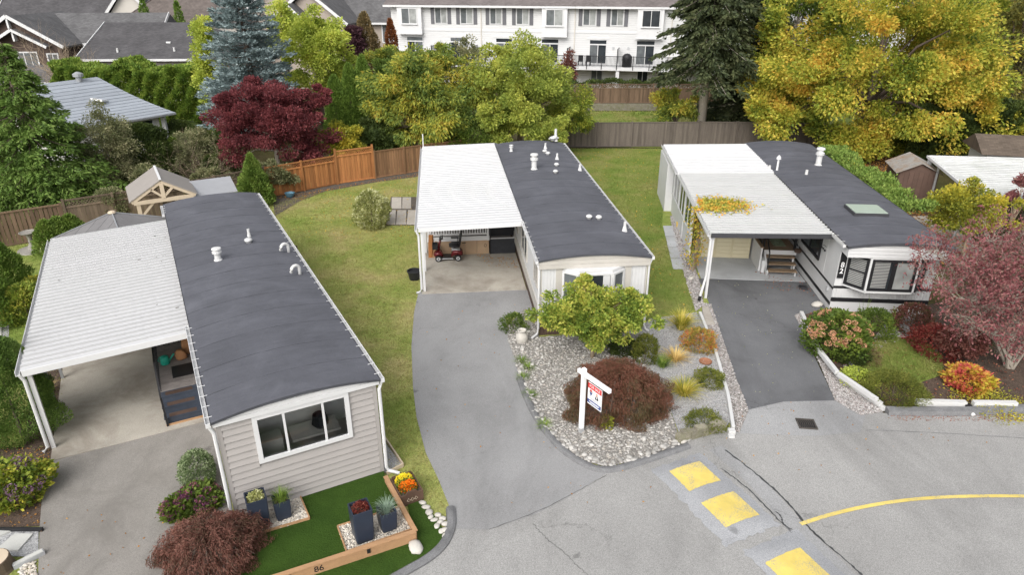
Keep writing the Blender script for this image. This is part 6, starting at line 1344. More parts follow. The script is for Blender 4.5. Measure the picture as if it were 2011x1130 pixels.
def hedge(name, label, a, b, wd, h, mat, seed, n, L_=.16, W_=.08, lump=.25, z0=0.0, cat='hedge'):
    rng = np.random.default_rng(seed); a, b = np.array(a[:2]), np.array(b[:2]); d = b-a; L2_ = np.linalg.norm(d); u = d/L2_; nn = np.array([-u[1], u[0]]); t = thing(name, label, cat, (a[0], a[1], z0))
    face = rng.random(n); s = rng.random(n)*L2_; h_ = h*(1+.05*np.sin(s*1.3)+.04*np.sin(s*3.1+1)+rng.normal(size=n)*.012)
    front = face < .62; off = np.where(front, -wd/2, rng.uniform(-wd/2, wd/2, n)); z = np.where(front, rng.random(n)**.8*h_, h_)
    lum = lump*(np.sin(s*2.1+z*1.7)*.5+np.sin(s*4.7-z*3.3+2)*.35+np.sin(s*.9+z*.6)*.4); dep = rng.random(n)**2*.35
    off = np.where(front, off+lum+dep, off); z = np.where(front, z, z+lum*.6-dep)
    p = np.stack([u[0]*s+nn[0]*off, u[1]*s+nn[1]*off, np.maximum(z, .02)], 1)
    ax = np.where(front[:, None], np.array([-nn[0], -nn[1], .8]), np.array([0, 0, 1.]))+rng.normal(size=(n, 3))*.5
    leaf_obj('foliage', [leaf_arrays(rng, p, ax, L_, W_)], mat, t)
    mb = MB()
    for k in range(int(L2_/1.2)): q = u*(k+.5)*1.2; mb.tube([(q[0], q[1], 0), (q[0], q[1], h*.8)], [.05, .02], 5)
    mb.build('stems', m_bark, t); return t
def weeping(name, label, u, v, r, h, mat, seed, n=20000, L_=.15, W_=.022, sx=1.0, ry=None):
    rng = np.random.default_rng(seed); p0 = P(u, v); t = thing(name, label, 'tree', (p0.x, p0.y, 0)); ph = rng.uniform(0, 6.28, 8)
    a = rng.uniform(0, 6.283, n); f = rng.random(n)**.8                     # f 0 = top, 1 = hem
    th = f*math.pi*.62; lay = 1-.34*rng.random(n)**1.6
    lob = 1+.10*np.sin(3*a+ph[0])+.09*np.sin(5*a+ph[1])+.08*np.sin(9*a+ph[2]+f*4)+.07*np.sin(f*19+ph[3]+4*a)+.05*np.sin(f*31-7*a+ph[5])
    gap = np.sin(f*13+ph[6]+6*a)+np.sin(11*a-f*9+ph[7]); lay = np.where(gap > 1.15, lay*.82, lay)
    R_ = np.sin(np.minimum(th, math.pi/2))*r*lob*lay; z = h*(.22+.78*np.cos(th)*lay*(1+.04*np.sin(4*a+ph[4]))); z = np.where(th > math.pi/2, h*.22*(1-(th-math.pi/2)/(math.pi*.12)*.95), z)
    p = np.stack([R_*np.cos(a)*sx, R_*np.sin(a)*(ry or 1), np.maximum(z, .03)], 1)
    k = np.clip(f*1.3, 0, 1); ax = np.stack([np.cos(a)*(1.1-k), np.sin(a)*(1.1-k), -.15-k*1.0], 1)+rng.normal(size=(n, 3))*(.75-.4*k)[:, None]
    leaf_obj('crown', [leaf_arrays(rng, p, ax, L_, W_, .05)], mat, t)
    mb = MB(); mb.tube([(0, 0, -.03), (.03, .02, h*.35), (-.02, 0, h*.6)], [.06*r, .05*r, .03*r], 8)
    for i in range(16):
        b_ = rng.uniform(0, 6.28); q = rng.uniform(.55, .9); e = (r*q*math.cos(b_)*sx, r*q*math.sin(b_), h*(.25+.55*math.cos(q*1.4))); mb.tube([(0, 0, h*.4), (e[0]*.5, e[1]*.5, h*.85), e], [.025, .018, .006], 5, False)
    for i in range(70):
        b_ = rng.uniform(0, 6.28); q = rng.uniform(.2, 1.0); s_ = (r*q*math.cos(b_)*sx*.8, r*q*math.sin(b_)*.8*(ry or 1), h*(.3+.66*math.cos(q*1.35))); mb.tube([s_, (s_[0]*1.12, s_[1]*1.12, s_[2]+.05), (s_[0]*1.3, s_[1]*1.3, s_[2]-.02)], [.006, .005, .003], 3, False)
    mb.build('trunk', m_bark, t); return t
def blades(rng, n, r, h, spread=1.0, wd=.018, seg=4, base=.12):
    a = rng.uniform(0, 6.283, n); q = rng.random(n)**.6*spread; l = h*rng.uniform(.7, 1.25, n); d = np.stack([np.cos(a), np.sin(a)], 1); b0 = (d*rng.random((n, 1))*base)
    rows = []; s = np.stack([-d[:, 1], d[:, 0]], 1)
    for k in range(seg+1):
        f = k/seg; out = r*q*(f**1.4)*1.05; z = l*(f-.62*q*f**2.2)
        w_ = wd*(1-f*.92)/2
        c = np.concatenate([b0+d*out[:, None], np.maximum(z, .015)[:, None]], 1); so = np.concatenate([s*w_, np.zeros((n, 1))], 1); rows.append(c-so); rows.append(c+so)
    v = np.stack(rows, 1); k2 = 2*(seg+1); fc = np.array([(2*i, 2*i+1, 2*i+3, 2*i+2) for i in range(seg)])
    f = (fc[None]+(np.arange(n)*k2)[:, None, None]).reshape(-1, 4); return v.reshape(-1, 3), f
def grass(name, label, u, v, r, h, mat, seed, n=260, wd=.02, spread=1.0, z=0.0, cat='ornamental grass', parent=None, base=.12):
    rng = np.random.default_rng(seed); vv, ff = blades(rng, n, r, h, spread, wd, base=base)
    if parent is not None: return link(name, np_mesh(name, vv, ff, mat), parent, (0, 0, z))
    p = P(u, v); t = thing(name, label, cat, (p.x, p.y, z)); link('blades', np_mesh('blades', vv, ff, mat), t)
    MB().lathe([(r*.2, -.01), (r*.17, .04), (.01, .06)], 8).build('crown_base', m_soil, t); return t
def twigs(rng, n0, L0, depth, r0, spread=.5, up=.6, base=(0, 0, 0), tips=None, basew=.2, fan=1.0):
    mb = MB(); tips = [] if tips is None else tips
    def grow(p, d, l, r, k):
        m_ = p+d*l*.5+Vector(rng.normal(size=3))*l*.07; e = p+d*l+Vector(rng.normal(size=3))*l*.08
        mb.tube([p, m_, e], [r, r*.75, r*.5], 4 if k < depth else 3, False)
        if k == 0: tips.append(e); return
        for _ in range(rng.integers(2, 4)): grow(e if rng.random() < .7 else m_, (d+Vector(rng.normal(size=3))*spread+Vector((0, 0, up*.2))).normalized(), l*rng.uniform(.55, .8), r*.5, k-1)
    for _ in range(n0):
        a = rng.uniform(0, 6.283); d = Vector((math.cos(a)*rng.uniform(.2, fan), math.sin(a)*rng.uniform(.2, fan), up*rng.uniform(.8, 1.4))).normalized(); q = Vector(base)+Vector((math.cos(a)*basew*rng.random(), math.sin(a)*basew*rng.random(), 0)); grow(q, d, L0*rng.uniform(.7, 1.2), r0, depth)
    return mb, tips

# ---- foliage colours
f_ymaple = FOL('autumn_maple_leaves', [(.06, .095, .016), (.12, .16, .022), (.20, .23, .03), (.29, .285, .04), (.40, .35, .055), (.45, .33, .055), (.44, .27, .045)], .42, .5, k=1.5)
f_ylow = FOL('yellow_green_leaves', [(.08, .10, .018), (.17, .18, .025), (.28, .25, .03), (.38, .30, .04)], .7)
f_olive = FOL('olive_leaves', [(.05, .055, .018), (.10, .10, .025), (.17, .15, .035), (.25, .19, .05)], .6)
f_deep = FOL('deep_green_leaves', [(.02, .032, .010), (.04, .058, .015), (.065, .085, .02)], .8)
f_mid = FOL('mid_green_leaves', [(.035, .06, .012), (.07, .105, .018), (.12, .155, .025)], .9)
f_cherry = FOL('turning_cherry_leaves', [(.055, .09, .022), (.085, .125, .028), (.12, .155, .032), (.165, .19, .035), (.23, .24, .04), (.32, .28, .04), (.27, .20, .04)], .55, .6)
f_birch = FOL('lime_yellow_leaves', [(.095, .13, .025), (.165, .20, .038), (.235, .26, .05), (.33, .33, .065)], .7)
f_lime = FOL('golden_lime_leaves', [(.13, .17, .03), (.22, .265, .045), (.30, .335, .06), (.36, .36, .07)], .8, k=1.8)
f_blue = FOL('blue_spruce_needles', [(.085, .115, .115), (.14, .18, .18), (.19, .24, .24), (.26, .31, .31)], 1.6, .7, .2, k=1.55)
f_dark = FOL('dark_spruce_needles', [(.025, .034, .017), (.042, .054, .024), (.062, .075, .032), (.085, .092, .042)], 1.2, .7, .25, k=1.5)
f_burg = FOL('burgundy_maple_leaves', [(.045, .014, .016), (.08, .021, .024), (.115, .03, .033), (.155, .045, .045)], 1.4, .7, .4, k=2.0)
f_cedar = FOL('cedar_sprays', [(.035, .06, .014), (.06, .10, .022), (.09, .14, .03), (.125, .17, .045)], 1.5, .6, .35, k=2.1)
f_thuja = FOL('thuja_sprays', [(.05, .085, .016), (.085, .135, .024), (.125, .18, .034)], 2.2, .6, .3, k=1.9)
f_hedge = FOL('hedge_leaves', [(.045, .08, .015), (.08, .125, .02), (.12, .165, .028), (.165, .20, .04)], 1.6, .6, .35, k=2.1)
f_bright = FOL('bright_cypress_sprays', [(.07, .12, .02), (.12, .18, .035), (.19, .245, .055)], 2.5, .6, .15, k=1.4)
f_greygreen = FOL('grey_green_leaves', [(.06, .07, .03), (.11, .12, .055), (.17, .17, .085), (.24, .22, .13)], 1.5, .7)
f_varieg = FOL('variegated_leaves', [(.10, .12, .03), (.20, .21, .07), (.30, .30, .13), (.42, .42, .26)], 2, .9)
f_camel = FOL('yellowing_broad_leaves', [(.07, .11, .02), (.115, .16, .026), (.17, .21, .035), (.25, .265, .05), (.34, .32, .07)], 1.6, .8, k=1.85)
f_lace = FOL('dark_red_lace_leaves', [(.08, .072, .034), (.105, .066, .036), (.13, .058, .038), (.165, .068, .045)], 1.1, .8, k=1.6)
f_lace2 = FOL('russet_lace_leaves', [(.085, .055, .035), (.12, .06, .045), (.17, .072, .056), (.22, .115, .085)], 1.8, .8, k=1.5)
f_ygrass = FOL('yellow_grass_blades', [(.12, .14, .02), (.24, .23, .03), (.36, .31, .06), (.48, .40, .12)], 3, .9)
f_tangrass = FOL('tan_grass_blades', [(.28, .20, .07), (.42, .31, .12), (.52, .42, .20)], 3, .9)
f_ggrass = FOL('green_grass_blades', [(.06, .11, .02), (.12, .18, .03), (.20, .26, .06)], 3, .9)
f_fescue = FOL('blue_fescue_blades', [(.12, .17, .13), (.20, .26, .20), (.28, .34, .27)], 3, .9)
f_hydr = FOL('hydrangea_leaves', [(.05, .08, .015), (.10, .14, .02), (.19, .22, .03), (.30, .28, .04)], 2, .8)
f_purple = FOL('faded_purple_florets', [(.09, .05, .09), (.16, .09, .15), (.22, .14, .19)], 6, .9); f_darkpurp = FOL('dark_purple_florets', [(.05, .015, .045), (.10, .03, .075), (.18, .06, .10), (.30, .14, .12)], 6, .9)
f_pinkfl = FOL('faded_pink_panicles', [(.30, .16, .09), (.42, .23, .14), (.50, .31, .20)], 5, .9)
f_red = FOL('crimson_leaves', [(.09, .015, .015), (.18, .03, .025), (.24, .05, .04), (.27, .10, .07)], 2, .8, k=1.0)
f_pink = FOL('dusky_pink_leaves', [(.14, .05, .05), (.22, .075, .08), (.28, .11, .115), (.26, .15, .12)], 2.5, .9, k=1.25)
f_rust = FOL('rust_leaves', [(.08, .03, .012), (.14, .05, .02), (.20, .08, .03)], 2, .8); f_purpletree = FOL('purple_plum_leaves', [(.03, .015, .02), (.055, .025, .032), (.08, .04, .045)], 2, .8)
f_brown = FOL('brown_green_leaves', [(.08, .065, .03), (.14, .105, .05), (.19, .14, .07)], 2, .8)
f_barb = FOL('barberry_leaves', [(.14, .14, .03), (.24, .20, .04), (.32, .18, .05), (.34, .08, .05)], 2.2, .8)
f_box = FOL('boxwood_leaves', [(.05, .08, .03), (.10, .14, .06), (.17, .21, .11), (.24, .27, .17)], 5, .9)
f_moss = FOL('heather_sprigs', [(.06, .075, .015), (.10, .115, .02), (.16, .16, .035)], 3, .8)
f_orange = FOL('orange_mums', [(.55, .14, .01), (.65, .22, .015), (.60, .10, .01)], 9, .9); f_yelm = FOL('yellow_mums', [(.60, .42, .02), (.70, .55, .05)], 9, .9)
f_vine = FOL('yellow_vine_leaves', [(.12, .15, .03), (.20, .22, .04), (.33, .28, .05), (.42, .27, .05), (.42, .21, .04)], 2.2, .7, k=1.75)
f_litter = FOL('fallen_yellow_leaves', [(.30, .20, .03), (.42, .28, .05), (.30, .14, .05)], 3, .9); f_litred = FOL('fallen_red_leaves', [(.14, .05, .035), (.22, .08, .05), (.18, .10, .06)], 3, .9); f_litor = FOL('fallen_orange_leaves', [(.16, .08, .03), (.28, .13, .03), (.36, .20, .05)], 3, .9)
f_blade = FOL('lawn_blades', [(.13, .165, .032), (.19, .195, .055), (.235, .21, .08), (.26, .21, .10)], .45, .5, .3, k=1.7); f_blade2 = FOL('green_lawn_blades', [(.09, .14, .026), (.125, .165, .034), (.165, .175, .05), (.20, .18, .075)], .45, .5, .3, k=1.7); f_bladet = FOL('turf_blades', [(.026, .058, .009), (.034, .07, .012), (.044, .085, .016)], 2, .6, .1)

# ---- large trees, right to left
btree('maple_tree', 'big golden yellow maple towering behind the right hand home', 'tree', 1725, 118, 46, 250, 190, f_ymaple, 1, 170, 560, .21, .13, .16, 6.2, .25, None, .32, .3, -.8, extra=((1515, 232, 48, 9), (1545, 150, 55, 9), (1640, 262, 70, 12), (1880, 215, 75, 12), (1770, 290, 50, 8)), nb=30)
btree('olive_tree', 'dull olive tree at the top right corner', 'tree', 1995, 140, 51, 105, 175, f_olive, 2, 70, 330, .24, .14, .22, 4.0, .2, None, .25)
btree('yellow_green_tree', 'yellow green tree low at the right under the olive tree', 'tree', 1905, 232, 45, 95, 62, f_ylow, 3, 55, 300, .2, .13, .25, 3.0, .2)
btree('deciduous_tree', 'tall mid green tree between dark spruce and golden maple', 'tree', 1560, 75, 56, 95, 150, f_mid, 4, 70, 330, .26, .16, .22, 4, .2, m_barkpale, .25)
spruce('spruce_tree', 'tall dark drooping spruce with bare pale trunk by back fence', 13.6, 49.6, 18.5, 3.5, 5.4, f_dark, 5, 40, 13, 110, .34, .12, .5, -.6, m_barkpale, .30, .05, .6)
spruce('spruce_tree', 'second dark spruce behind, between tall spruce and maple', 17.9, 53.5, 16, 3.6, 1.2, f_dark, 6, 38, 12, 95, .36, .13, .35, -.4, m_bark, .26, .05)
btree('vine_maple', 'small orange and green shrubby maple beside the spruce trunk', 'tree', 1330, 208, 50.5, 46, 36, f_cherry, 7, 36, 200, .2, .12, .3, 1.6, .2, None, .07)
hedge('evergreen_hedge', 'dark evergreen hedge behind the neighbouring white roof', P(1760, 318), P(2150, 318), 2.0, 3.3, f_deep, 8, 26000, .28, .14, .4)
btree('cherry_tree', 'turning cherry tree with drooping leaves behind middle carport', 'tree', 838, 208, 44.6, 114, 108, f_cherry, 9, 125, 340, .24, .085, .2, 3.4, .75, None, .2, .15, -.9, nb=24, extra=((765, 262, 45, 9), (870, 118, 26, 6), (905, 290, 45, 8), (930, 170, 48, 10), (945, 240, 50, 10), (800, 120, 24, 5), (745, 215, 34, 7), (852, 98, 14, 3)))
btree('birch_tree', 'lime yellow tree behind the dark roof of the middle home', 'tree', 1022, 192, 44.8, 94, 96, f_birch, 10, 125, 340, .17, .10, .21, 3.2, .3, None, .18, .15, -.9, nb=24, extra=((985, 118, 22, 6), (1045, 112, 26, 7), (985, 100, 12, 3), (1090, 170, 34, 7), (1105, 235, 34, 7), (1050, 97, 12, 3)))
btree('olive_shrub', 'loose olive green shrub right of the lime yellow tree', 'shrub', 1118, 218, 46.5, 46, 52, f_hydr, 11, 42, 220, .18, .06, .3, 1.7, .5, None, .06)
btree('laurel', 'mid green laurel left of the turning cherry tree', 'shrub', 752, 162, 52, 52, 42, f_mid, 12, 50, 260, .22, .12, .28, 2.4, .1, None, .1)
btree('yellow_shrub', 'yellow green shrub between burgundy maple and cedar fence', 'shrub', 668, 280, 42.0, 42, 38, f_ylow, 13, 36, 220, .15, .10, .3, 1.2, .1, None, .05)
btree('dark_shrub', 'dark green shrub mass below the three thuja columns', 'shrub', 735, 285, 43.5, 50, 48, f_deep, 14, 40, 240, .18, .11, .3, 1.4, .1, None, .06)
for i, (u, top, lb) in enumerate(((655, 150, 'leftmost and shortest of the three thuja columns'), (681, 128, 'middle one of the three thuja columns'), (706, 113, 'rightmost and tallest of the three thuja columns'))):
    q = AT(u, top, 45.2); column('thuja', lb, q.x, 45.2+.3*i, q.z, .88, f_thuja, 20+i, 15000, .17, .06, group='thuja columns')
btree('golden_tree', 'bright lime gold tree right of the blue spruce', 'tree', 622, 120, 56, 66, 88, f_lime, 15, 80, 300, .2, .12, .24, 2.8, .2, None, .16, extra=((610, 52, 24, 7), (655, 80, 25, 6)))
btree('golden_tree', 'lime gold tree peeking out behind the top of blue spruce', 'tree', 552, 62, 58, 30, 50, f_lime, 16, 30, 220, .2, .12, .35, 1.2, .2)
btree('golden_tree', 'golden conifer column along the left side of blue spruce', 'tree', 412, 145, 53, 19, 92, f_lime, 17, 46, 220, .2, .11, .3, 1.2, .2)
spruce('blue_spruce', 'big blue spruce rising above the burgundy maple', AT(488, 120, 50).x, 50, 13.8, 3.75, .6, f_blue, 18, 48, 13, 105, .27, .095, .12, .35, m_bark, .24, .16, .8)
btree('burgundy_maple', 'wide burgundy red maple overhanging the cedar fence', 'tree', 535, 249, 40.6, 114, 82, f_burg, 19, 140, 330, .15, .085, .19, 3.2, .15, m_barkpale, .14, .3, -.6, nb=34, extra=((612, 196, 30, 8), (470, 200, 34, 8), (600, 310, 34, 8), (500, 172, 24, 6)), flat=.55)
hedge('tall_hedge', 'tall broad green hedge behind the pale tiled bungalow', AT(140, 200, 57.5), AT(420, 200, 56), 3.0, 4.35, f_hedge, 30, 70000, .26, .12, .5)
spruce('cedar_tree', 'large green western cedar filling the left edge', AT(35, 200, 33).x, 33, AT(35, 82, 33).z, 4.1, .3, f_cedar, 31, 40, 15, 130, .22, .075, .3, -.45, None, .3, .06, .85)
btree('grey_shrub', 'grey green loose shrub between cedar and pale bungalow', 'shrub', 205, 300, 35.5, 62, 80, f_greygreen, 32, 70, 260, .12, .05, .24, 1.6, .2, m_twig, .08, nb=24)
q = AT(272, 245, 37.5); column('holly', 'dark green clipped holly in front of the bungalow wall', q.x, 37.5, q.z, 1.45, f_deep, 33, 15000, .14, .08, lambda f: (min(1, f*4+.5))*(1-f**5)**.6)
btree('low_shrub', 'pale flecked shrub below the bare twiggy bush', 'shrub', 345, 318, 38.5, 36, 34, f_greygreen, 34, 30, 200, .1, .06, .32, 1.0, .1, None, .05)
rng = np.random.default_rng(35)
for nm, lb, u, v, Y, n0, L0, dp, r0, mt, fan in (('bare_bush', 'bare tan twiggy bush in front of burgundy maple', 405, 345, 38.5, 26, 1.15, 4, .035, m_twig, 1.2), ('bare_tree', 'leafless tan tree beside the craftsman house', 150, 130, 62.5, 13, 2.6, 5, .10, m_twig, .8), ('bare_tree', 'leafless reddish tree below the craftsman windows', 112, 160, 60.5, 10, 1.9, 5, .08, m_twig, 1.0)):
    q = AT(u, v, Y); t = thing(nm, lb, 'tree' if 'tree' in nm else 'shrub', (q.x, Y, 0)); mb, tips = twigs(rng, n0, L0, dp, r0, .45, .8 if 'tree' in nm else .5, (0, 0, 0 if 'bush' in nm else .0), fan=fan)
    mb.build('branches', mt, t)
    if 'bush' in nm: leaf_obj('leaves', [leaf_arrays(rng, np.array([list(e) for e in tips]).repeat(2, 0), rng.normal(size=(len(tips)*2, 3)), .09, .05)], f_greygreen, t)
q = AT(490, 305, 35); column('golden_cypress', 'bright green upright cypress at the end of the near roof', q.x, 35, q.z, 1.05, f_bright, 36, 13000, .16, .07, lambda f: min(1, f*5+.55)*(1-f**1.15), lump=.14)
btree('leafy_shrub', 'loose green shrub at the left end of cedar fence', 'shrub', 540, 345, 36.6, 34, 30, f_greygreen, 37, 28, 200, .14, .08, .32, .9, .1, None, .04)
column('columnar_tree', 'brownish green columnar tree beside the taupe house', AT(717, 60, 67).x, 67, AT(717, 25, 67).z, 1.35, f_brown, 38, 8000, .24, .12); column('columnar_tree', 'rust red columnar tree at the townhouse corner', AT(767, 60, 70).x, 70, AT(767, 38, 70).z, .75, f_rust, 39, 5000, .22, .1)
btree('plum_tree', 'dark purple leaved plum in front of the taupe house', 'tree', 686, 82, 66, 28, 32, f_purpletree, 40, 36, 200, .24, .14, .3)
for i, (u, v) in enumerate(((283, 22), (350, 28))): column('thin_conifer', ('thin young conifer before the brown hip roof, left of the pair', 'thin young conifer before the brown hip roof, right of the pair')[i], AT(u, v, 80).x, 80, AT(u, v-24, 80).z, .7, f_thuja, 41+i, 1800, .3, .12, lump=.25)
btree('red_shrub', 'small red leaved tree beside the townhouse deck', 'tree', 1116, 137, 67.5, 14, 34, FOL('faded_red_leaves', [(.12, .05, .04), (.18, .06, .05), (.22, .10, .07)], 2, .8, k=1.1), 43, 18, 90, .2, .1, .4, .9, .1, None, .05)
btree('green_shrub', 'slim green shrub against the townhouse deck railing', 'tree', 918, 112, 66, 20, 38, f_greygreen, 44, 22, 140, .2, .1, .4, 1.0, .1, None, .05)
hedge('low_hedge', 'low clipped hedge between upper fence and townhouse', (3, 64.6), (26, 64.6), 1.0, 2.3, f_deep, 45, 14000, .2, .1, .1)
btree('far_shrub', 'orange tinted shrubs left below the townhouse deck', 'shrub', 760, 118, 62, 40, 24, f_cherry, 46, 30, 160, .22, .12, .35, 1.4, .1)
hedge('far_trees', 'far green tree line behind the houses', (-80, 118), (95, 118), 6, 9.2, f_mid, 47, 26000, .9, .5, 1.6, cat='trees'); bpy.data.objects['far_trees']['kind'] = 'stuff'
# side hedge by the right hand home
hedge('side_hedge', 'bright green hedge along the far side of the right hand home', L3(14.0, 38), L3(14.0, 27.4), 1.3, 2.55, f_bright, 48, 24000, .13, .07, .14)
# ---- middle distance plants
p = P(729, 449); column('variegated_shrub', 'round pale variegated shrub alone on the middle lawn', p.x, p.y+.3, 1.75, .82, f_varieg, 50, 6500, .11, .055, dome, cat='shrub', up=.6)
for i, (u, v, r, h, lb) in enumerate(((14, 585, .85, 2.3, 'rounded arborvitae at the left edge of the yard, farther one'), (-18, 640, .9, 2.4, 'rounded arborvitae cut by the left edge, nearer one'))): p = P(u, v); column('arborvitae', lb, p.x, p.y, h, r, f_thuja, 51+i, 9000, .12, .05, lambda f: min(1, f*4+.5)*(1-f**2.5)**.8)
for i, (u, v, lb) in enumerate(((105, 502, 'small bright conifer behind the carport corner, left of three'), (128, 495, 'small bright conifer behind the carport corner, middle of three'), (151, 490, 'small bright conifer behind the carport corner, right of three'))): p = P(u, v); column('small_conifer', lb, p.x, p.y, 1.55, .6, f_bright, 54+i, 4500, .12, .05, group='small conifers behind the carport')
bush('euonymus', 'yellow and green variegated euonymus beside the near carport', 58, 625, .85, 1.25, f_camel, 57, 4500, .09, .06); bush('euonymus', 'golden euonymus touching the near carport gutter', 86, 605, .6, 1.2, f_ylow, 58, 3200, .08, .05)
btree('trellis_shrub', 'silvery shrub climbing the lattice fence', 'shrub', 215, 398, 31.4, 40, 30, f_greygreen, 59, 30, 180, .1, .05, .3, .6, .1, None, .04); btree('trellis_shrub', 'pale shrub under the pergola', 'shrub', 350, 420, 29.8, 22, 18, f_varieg, 60, 16, 140, .09, .05, .35, .5, .1, None, .03)
p = P(10, 912); column('large_arborvitae', 'big dark green arborvitae beside the front carport post', p.x-.35, p.y+1.2, 2.9, 1.05, f_cedar, 61, 34000, .075, .032, lambda f: min(1, f*3+.6)*(1-f**2.2)**.7)
def hydrangea(name, label, u, v, r, h, lm, fm, seed, nh, hr=.09, nl=1800):
    t = bush(name, label, u, v, r, h, lm, seed, int(nl*1.6), .11, .075, .12, .4); rng = np.random.default_rng(seed)
    for k in range(nh):
        a = rng.uniform(0, 6.283); f = rng.uniform(.45, .98); rr = dome(f)*r*1.0; q = dirs(rng, 90); pp_ = q*hr*rng.uniform(.7, 1.1)*np.array([1, 1, .75])
        _fh = leaf_obj('flower_head', [leaf_arrays(rng, pp_, q+rng.normal(size=(90, 3))*.5, .035, .03)], fm, t, (rr*math.cos(a), rr*math.sin(a), f*h+.03)); _fh['kind'] = 'stuff'
    return t
hydrangea('hydrangea', 'mop head hydrangea with faded purple blooms by the front carport post', 36, 975, .72, .85, f_hydr, f_purple, 62, 22, .11)
hydrangea('sedum', 'row of dark purple flower heads between driveway and near home', 388, 996, .5, .42, f_mid, f_darkpurp, 63, 26, .085, 800); hydrangea('sedum', 'small dark purple flower clump beside the driveway edge', 347, 1016, .28, .42, f_mid, f_darkpurp, 64, 9, .075, 350)
bush('boxwood', 'pale green boxwood ball at the corner of the near home', 393, 948, .40, .85, f_box, 65, 4200, .05, .035, .06)
weeping('laceleaf_maple', 'russet laceleaf maple at the bottom edge by the turf yard', 420, 1105, 1.02, .98, f_lace2, 66, 52000, .075, .013)
weeping('laceleaf_maple', 'large dark red laceleaf maple mound behind the sale sign', 1208, 803, 1.3, 1.42, f_lace, 67, 66000, .085, .015, 1.08, .86)
btree('camellia', 'broad yellow green camellia in front of the middle bay window', 'shrub', 1168, 618, 18.75, 114, 52, f_camel, 68, 105, 200, .10, .065, .19, 1.05, .1, m_twig, .06, .2, -.95, nb=26, extra=((1148, 565, 18, 5), (1165, 645, 48, 12), (1235, 620, 40, 8), (1095, 610, 34, 6)))
for nm, lb, u, v, r, h, mt, sd_, n, wd in (('ornamental_grass', 'tall yellow green grass clump at the corner of side lawn', 1337, 648, .72, .85, f_ygrass, 70, 320, .028), ('ornamental_grass', 'tan drying grass clump on the grey gravel', 1325, 710, .62, .5, f_tangrass, 71, 220, .025), ('ornamental_grass', 'golden grass clump beside the laceleaf maple', 1342, 778, .68, .62, f_ygrass, 72, 300, .03), ('ornamental_grass', 'green grass tuft between tan clump and laceleaf maple', 1300, 722, .4, .5, f_ggrass, 73, 160, .022)): grass(nm, lb, u, v, r, h, mt, sd_, n, wd)
bush('upright_shrub', 'upright olive shrub behind the laceleaf maple', 1266, 712, .38, .9, f_moss, 74, 2200, .1, .02, .1, 1.6)
bush('barberry', 'yellow and red barberry beside the white edging', 1372, 687, .52, .7, f_barb, 75, 3200, .06, .04); bush('dwarf_shrub', 'small olive dwarf shrub by the lower white edging', 1392, 756, .4, .45, f_moss, 76, 2200, .06, .03); bush('dwarf_shrub', 'flat mossy shrub behind the low block wall', 1382, 838, .5, .35, f_moss, 77, 2600, .06, .02); bush('groundcover', 'dark ivy patch at the right corner of the middle home', 1230, 690, .55, .25, f_deep, 78, 2200, .07, .05)
bush('cotoneaster', 'wispy green shrub at the driveway corner of the middle home', 1008, 648, .42, .55, f_mid, 79, 1800, .07, .03, .2)
for i, (u, v) in enumerate(((1024, 712), (1040, 780), (1028, 745), (1068, 838), (1038, 725))): grass('weed_tuft', ('green weeds at the driveway edge just below the urn', 'green weeds halfway down the stone bed edge', 'thin weeds between two tufts on the stone bed edge', 'low green weeds at the lower stone bed edge', 'feathery weeds right of the driveway edge tufts')[i], u, v, .28, .22, f_ggrass, 80+i, 110, .014, cat='weeds')
grass('weed_tuft', 'small green spiky weed near the kerb left of the sign', 1068, 842, .2, .2, f_ggrass, 86, 60, .02, cat='weeds')
bush('yellow_weed', 'small yellowing weed at the foot of the laceleaf maple', 1192, 843, .14, .38, f_ylow, 87, 260, .06, .05)
hydrangea('hydrangea', 'tall hydrangea with pink tan panicles by the white edging', 1640, 692, .98, 1.35, f_mid, f_pinkfl, 88, 74, .085, 2600)
bush('boxwood', 'round green shrub below the bay window of number 82', 1712, 660, .62, .95, f_mid, 89, 4000, .06, .04); bush('spiky_shrub', 'dark glossy low shrub at the foot of pink hydrangea', 1668, 712, .42, .5, f_deep, 90, 1500, .14, .035, .2)
bush('heather_mound', 'big low mossy green mound at the road corner', 1752, 778, .86, .58, f_moss, 91, 9000, .07, .016, .08); bush('golden_ground_cover', 'lime gold groundcover behind stacked white edging', 1682, 752, .5, .35, f_lime, 92, 1700, .06, .05); bush('wispy_shrub', 'thin brownish shrub at the edge of small front lawn', 1705, 715, .34, .5, f_brown, 93, 900, .05, .03)
bush('crimson_shrub', 'dark crimson shrub next to the small front lawn', 1838, 694, .85, .85, f_red, 94, 3400, .08, .05); bush('dark_red_shrub', 'dusky red shrub below the bay window corner', 1788, 650, .62, .95, FOL('dusky_mixed_leaves', [(.05, .05, .02), (.09, .045, .03), (.14, .05, .045)], 3, .8), 95, 3000, .08, .05)
bush('azalea', 'bright red and yellow azalea on the mulch bed', 1898, 762, .58, .62, FOL('azalea_leaves', [(.30, .28, .03), (.36, .22, .04), (.34, .08, .05), (.30, .05, .05)], 1.6, .6), 96, 2400, .11, .06)
bush('yellow_ground_cover', 'flat yellow groundcover along the white kerb timber', 1940, 795, .85, .16, f_ylow, 97, 1500, .06, .04, .25)
for i, (u, v, a_) in enumerate(((1690, 640, -.3), (1752, 648, .9))): grass('iris', ('yellowing iris leaves at the left below bay window', 'yellowing iris leaves at the right below bay window')[i], u, v, .4, .95, f_ggrass, 98+i, 26, .035, .8)
